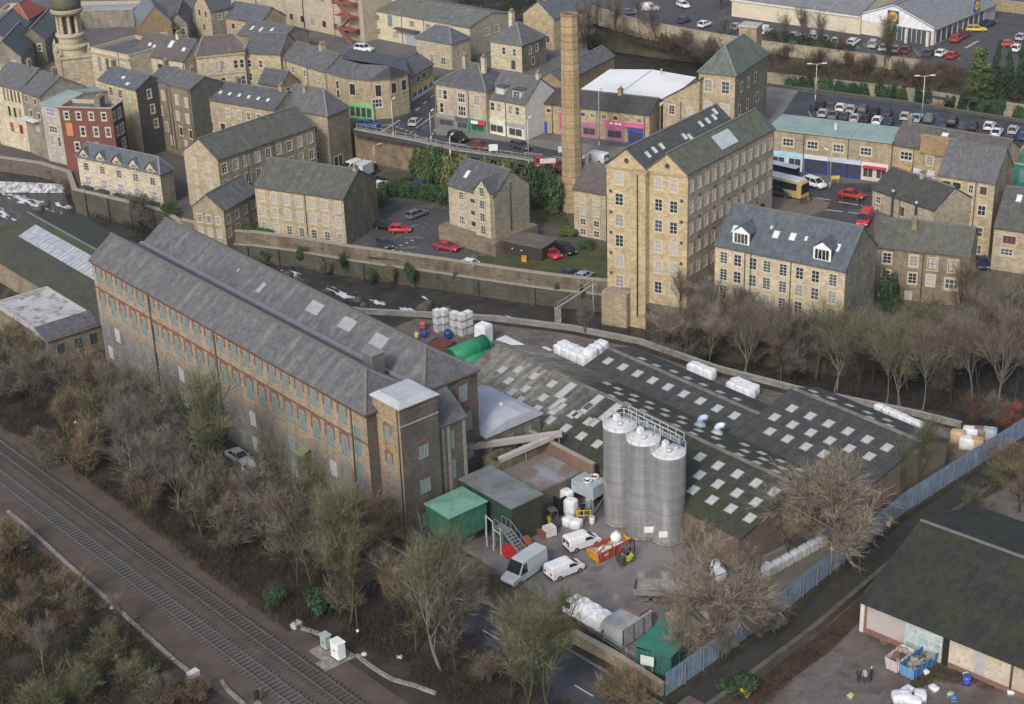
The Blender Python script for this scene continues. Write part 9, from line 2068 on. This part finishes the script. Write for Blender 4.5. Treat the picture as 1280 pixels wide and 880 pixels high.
gh_='trimmed hedge along the supermarket car park'
for j in range(12):bush('round0' if j%2 else 'round1',965+j*8.5,52+j*1.5,8.2,1.7,2.2,E2,None,'hedge',gh_,'hedge_shrub',desc='dark green hedge shrub')
gj='hedge in the courtyard'
for j,(x,y)in enumerate(((478,250),(488,246),(499,246),(510,247),(521,248),(532,250),(543,252),(553,255),(475,258))):bush('round0' if j%2 else 'round1',x,y,0,1.5,3.0,E1,None,'hedge',gj,'hedge_shrub',desc='mid green hedge shrub')
gk_='shrubs against the street retaining wall'
for x,y,r,h,c,k,d in((522,226,2.2,4.5,E1,'round1','green shrub'),(533,228,2.8,6.6,E3,'round0','tall light green shrub'),(546,230,2.8,6.4,E1,'round1','tall green shrub'),(558,234,2.2,5.0,E3,'round0','olive green shrub'),(570,236,2.8,6.2,E4,'round0','yellow green shrub'),(586,240,3.0,6.4,E4,'round1','large yellow green shrub'),(603,242,3.0,6.4,E3,'round0','olive green shrub'),(618,244,2.6,5.5,E4,'round1','yellowish shrub'),(634,246,2.8,6.2,E4,'round1','yellow olive shrub'),(651,252,2.8,7.0,E1,'round0','green ivy shrub'),(666,257,3.0,7.4,E1,'round1','large green ivy shrub'),(680,261,2.8,7.2,E2,'round0','dark green ivy shrub'),(693,264,2.4,6.0,E1,'round1','green ivy shrub near the chimney'),(690,266,1.4,1.3,E4,'round0','low yellow shrub near the chimney'),(735,310,1.6,1.2,E1,'round1','low green shrub at the mill wing'),(712,296,1.8,1.6,E3,'round0','olive shrub beside the mill wing'),(555,219,1.2,2.4,(.2,.09,.03),'round1','orange leaved shrub')):
 bush(k,x,y,0,r,h,c,None,'shrub',gk_,desc=d)
for x,y,r,h,c,d in((1108,390,1.8,6.5,E2,'dark ivy column on the end of the dormer warehouse'),(176,262,2.0,2.6,E2,'dark green shrub under the gabled terrace'),(215,268,2.2,2.2,E1,'green shrub left of the cottage'),(330,292,3.0,1.2,E1,'low green shrub at the left foot of the stone mill'),(310,292,2.2,1.5,E1,'green shrub beside the cottage'),(355,290,2,.8,E1,'low green planting before the stone mill')):bush('round0',x,y,0 if y<285 or x>250 else-3,r,h,c,None,'shrub','scattered evergreen shrubs',desc=d)
for x,y,r,h,d in((400,765,2.0,2.6,'dark evergreen shrub behind the cabinets'),(345,758,1.6,2.2,'dark evergreen shrub above the upper track'),(250,570,2.4,7,'ivy mass around the tall tree'),(262,610,1.6,8,'ivy covered trunk mass'),(150,545,1.6,3,'dark holly like shrub'),(225,615,1.6,5.5,'dark ivy clump by the birches'),(1245,415,2.2,4,'dark ivy mass near the end house')):bush('round1',x,y,0 if y>500 else-2,r,h,E2,None,'shrub','dark evergreen shrubs among bare trees',desc=d)
bush('round0',920,862,-1.2,2.4,1.4,E2,'dark green shrub beside the yellow crate','shrub','evergreen shrubs by the lane');bush('round1',1275,262,3,2.2,3,E1,'green shrub at the right edge above the end house','shrub')
BRM=[(.036,.026,.024),(.052,.034,.028),(.042,.038,.025),(.062,.048,.033)]
scatter('undergrowth',[(-30,520),(60,565),(160,640),(280,735),(360,790),(395,790),(440,800),(520,850),(580,890),(720,890),(640,815),(560,765),(500,722),(400,660),(250,560),(120,480),(-30,440)],0,26000,.5,1.8,BRM,1,.11,.025)
scatter('undergrowth',[(-30,640),(60,700),(170,795),(250,860),(270,900),(-40,900)],0,15000,.4,1.6,[(.10,.07,.035),(.06,.05,.03),(.05,.055,.03),(.12,.07,.035)],2,.11,.025)
scatter('undergrowth',[(830,470),(860,425),(1060,432),(1300,405),(1300,440),(1200,455),(1000,445),(900,440)],-1.5,9000,.6,2.4,[(.07,.055,.035),(.09,.07,.045),(.06,.065,.03)],3,.12,.03)
scatter('undergrowth',[(640,425),(820,410),(830,470),(1000,500),(1160,530),(1300,540),(1300,440),(1000,440),(870,430)],-3.9,5000,.3,1.0,[(.045,.036,.028),(.06,.045,.033)],4,.12,.03,clump=.9)
scatter('undergrowth',[(745,45),(775,60),(865,75),(960,92),(1122,108),(1290,130),(1300,92),(1230,86),(1080,68),(960,53),(860,36),(785,22)],6.5,7000,.6,2.6,[(.07,.05,.035),(.085,.045,.03),(.05,.06,.028)],5,.16,.04)
scatter('undergrowth',[(300,322),(432,336),(560,352),(640,364),(757,376),(795,380),(795,386),(757,382),(640,371),(560,359),(432,343),(300,329)],-4.0,3200,.3,1.5,[(.045,.045,.028),(.055,.045,.03),(.035,.045,.024)],14,.12,.03)
rnd=random.Random(91)
for j in range(15):
 u=(j+rnd.uniform(.1,.9))/15;x=330+440*u;y=299+61*u+(6 if.15<u<.5 else 0);q=W(x,y,0);q+=MN*-.9
 bush('round0' if j%2 else 'round1',0,0,rnd.uniform(-3.8,-2.0),rnd.uniform(.8,1.7),rnd.uniform(1.4,3.0),(E2,E1,OL)[j%3],None,'shrub','growth on the courtyard river wall','wall_shrub',ry=.7,world=q,desc=('dark green','green','olive')[j%3]+' clump growing on the courtyard river wall')
scatter('wall_growth',[(320,299),(432,316),(560,334),(640,346),(757,360),(757,363),(640,349),(560,337),(432,319),(320,302)],0,1200,.2,.7,[(.06,.07,.03),(.08,.07,.04)],15,.1,.02)
scatter('undergrowth',[(75,228),(95,245),(205,272),(260,300),(200,300),(90,262)],-3.8,3500,.5,2.0,[(.055,.045,.03),(.04,.05,.025)],6,.12,.03)
scatter('undergrowth',[(1000,760),(1090,690),(1200,600),(1280,560),(1300,580),(1200,640),(1100,720),(1020,790),(900,880),(880,880)],-1.2,5000,.2,.8,[(.07,.06,.035),(.06,.07,.03),(.09,.045,.03)],7,.1,.022)
scatter('leaf_fall',[(940,860),(1000,810),(1085,755),(1078,775),(1010,830),(950,885)],YR+.03,4000,.05,.15,[(.07,.045,.033),(.055,.036,.03),(.085,.058,.042)],8,.09,.02,mode='leaf')
scatter('leaf_fall',[(1120,790),(1200,820),(1262,850),(1240,862),(1170,850),(1130,870),(1165,815)],YR+.03,3500,.05,.15,[(.10,.04,.026),(.07,.035,.025),(.06,.065,.03)],9,.09,.02,mode='leaf')
scatter('undergrowth',[(1145,545),(1190,555),(1200,585),(1150,620),(1110,640),(1120,580)],.05,3000,.1,.5,[(.09,.095,.04),(.12,.11,.06)],10,.09,.02)
scatter('undergrowth',[(455,250),(530,212),(700,235),(715,290),(660,262),(560,262),(470,268)],.03,3500,.1,.5,[(.055,.075,.03),(.08,.07,.035)],11,.1,.02)
scatter('undergrowth',[(640,30),(740,60),(735,15),(720,-20),(560,-20),(560,5)],6,5000,.8,4.0,[(.035,.045,.022),(.05,.045,.028),(.03,.038,.02)],12,.25,.05)
scatter('dry_grass',[(560,700),(600,745),(660,770),(735,800),(760,790),(720,765),(650,735),(600,705)],.05,4500,.2,.9,[(.16,.13,.085),(.12,.11,.06),(.14,.12,.09)],13,.07,.02,mode='twig')
for px,py,r,lab in((97,528,.5,'pale stone in the brambles at far left'),(500,822,.4,'pale stone by the winding trough'),(455,818,.35,'white stone left of the winding trough'),(140,760,.35,'white stone on the scrub edge'),(189,850,.35,'small white stone in the lower left scrub')):boulder(px,py,r,0,plain((.5,.49,.46),.9,name='pale_stone'),lab)
# --- labels that single out each plant
NTH=('first','second','third','fourth','fifth','sixth','seventh','eighth','ninth','tenth','eleventh','twelfth','thirteenth','fourteenth','fifteenth','sixteenth','seventeenth','eighteenth','nineteenth','twentieth')
WHERE={ga:'between railway and valley road',gb_:'in the lower left corner',gw_:'in the mill yard',gr_:'on the river bank right of the tall mill',gf:'on the bank below the supermarket',gi:'on the far river wall',gh_:'edging the supermarket car park',gj:'in the courtyard hedge',gk_:'against the street retaining wall'}
bykey={}
for o,g,d in TREES:bykey.setdefault((g,d),[]).append(o)
for(g,d),L in bykey.items():
 L.sort(key=lambda o:proj(o.location)[0])
 wh_=WHERE.get(g,'')
 for i,o in enumerate(L):
  short=len((d+' '+wh_).split())<=12
  t=d+(' '+wh_ if short and wh_ else '')
  if len(L)>1:t+=', '+(NTH[i]+' from the left' if len(L)>2 or i else 'left one of two')
  if len(L)==2 and i:t=t.replace('second from the left','right one of two')
  w=t.split()
  if len(w)<4:t=t+' standing by itself'
  o['label']=' '.join(t.split()[:16])
for o in bpy.data.objects:
 if 'fresh' in o:del o['fresh']
 # --- haze in the valley air
nt=bpy.data.materials.new('valley_haze');nt.use_nodes=True;t_=nt.node_tree
t_.nodes.remove(t_.nodes['Principled BSDF'])
pv=t_.nodes.new('ShaderNodeVolumePrincipled');pv.inputs['Color'].default_value=(.86,.90,.96,1);pv.inputs['Density'].default_value=.00011;pv.inputs['Anisotropy'].default_value=.3
t_.links.new(pv.outputs[0],t_.nodes['Material Output'].inputs['Volume'])
mb=MB();mb.box(-2600,-700,-5.8,2600,3600,103);tag(mb.build('haze',[nt]),kind='stuff')
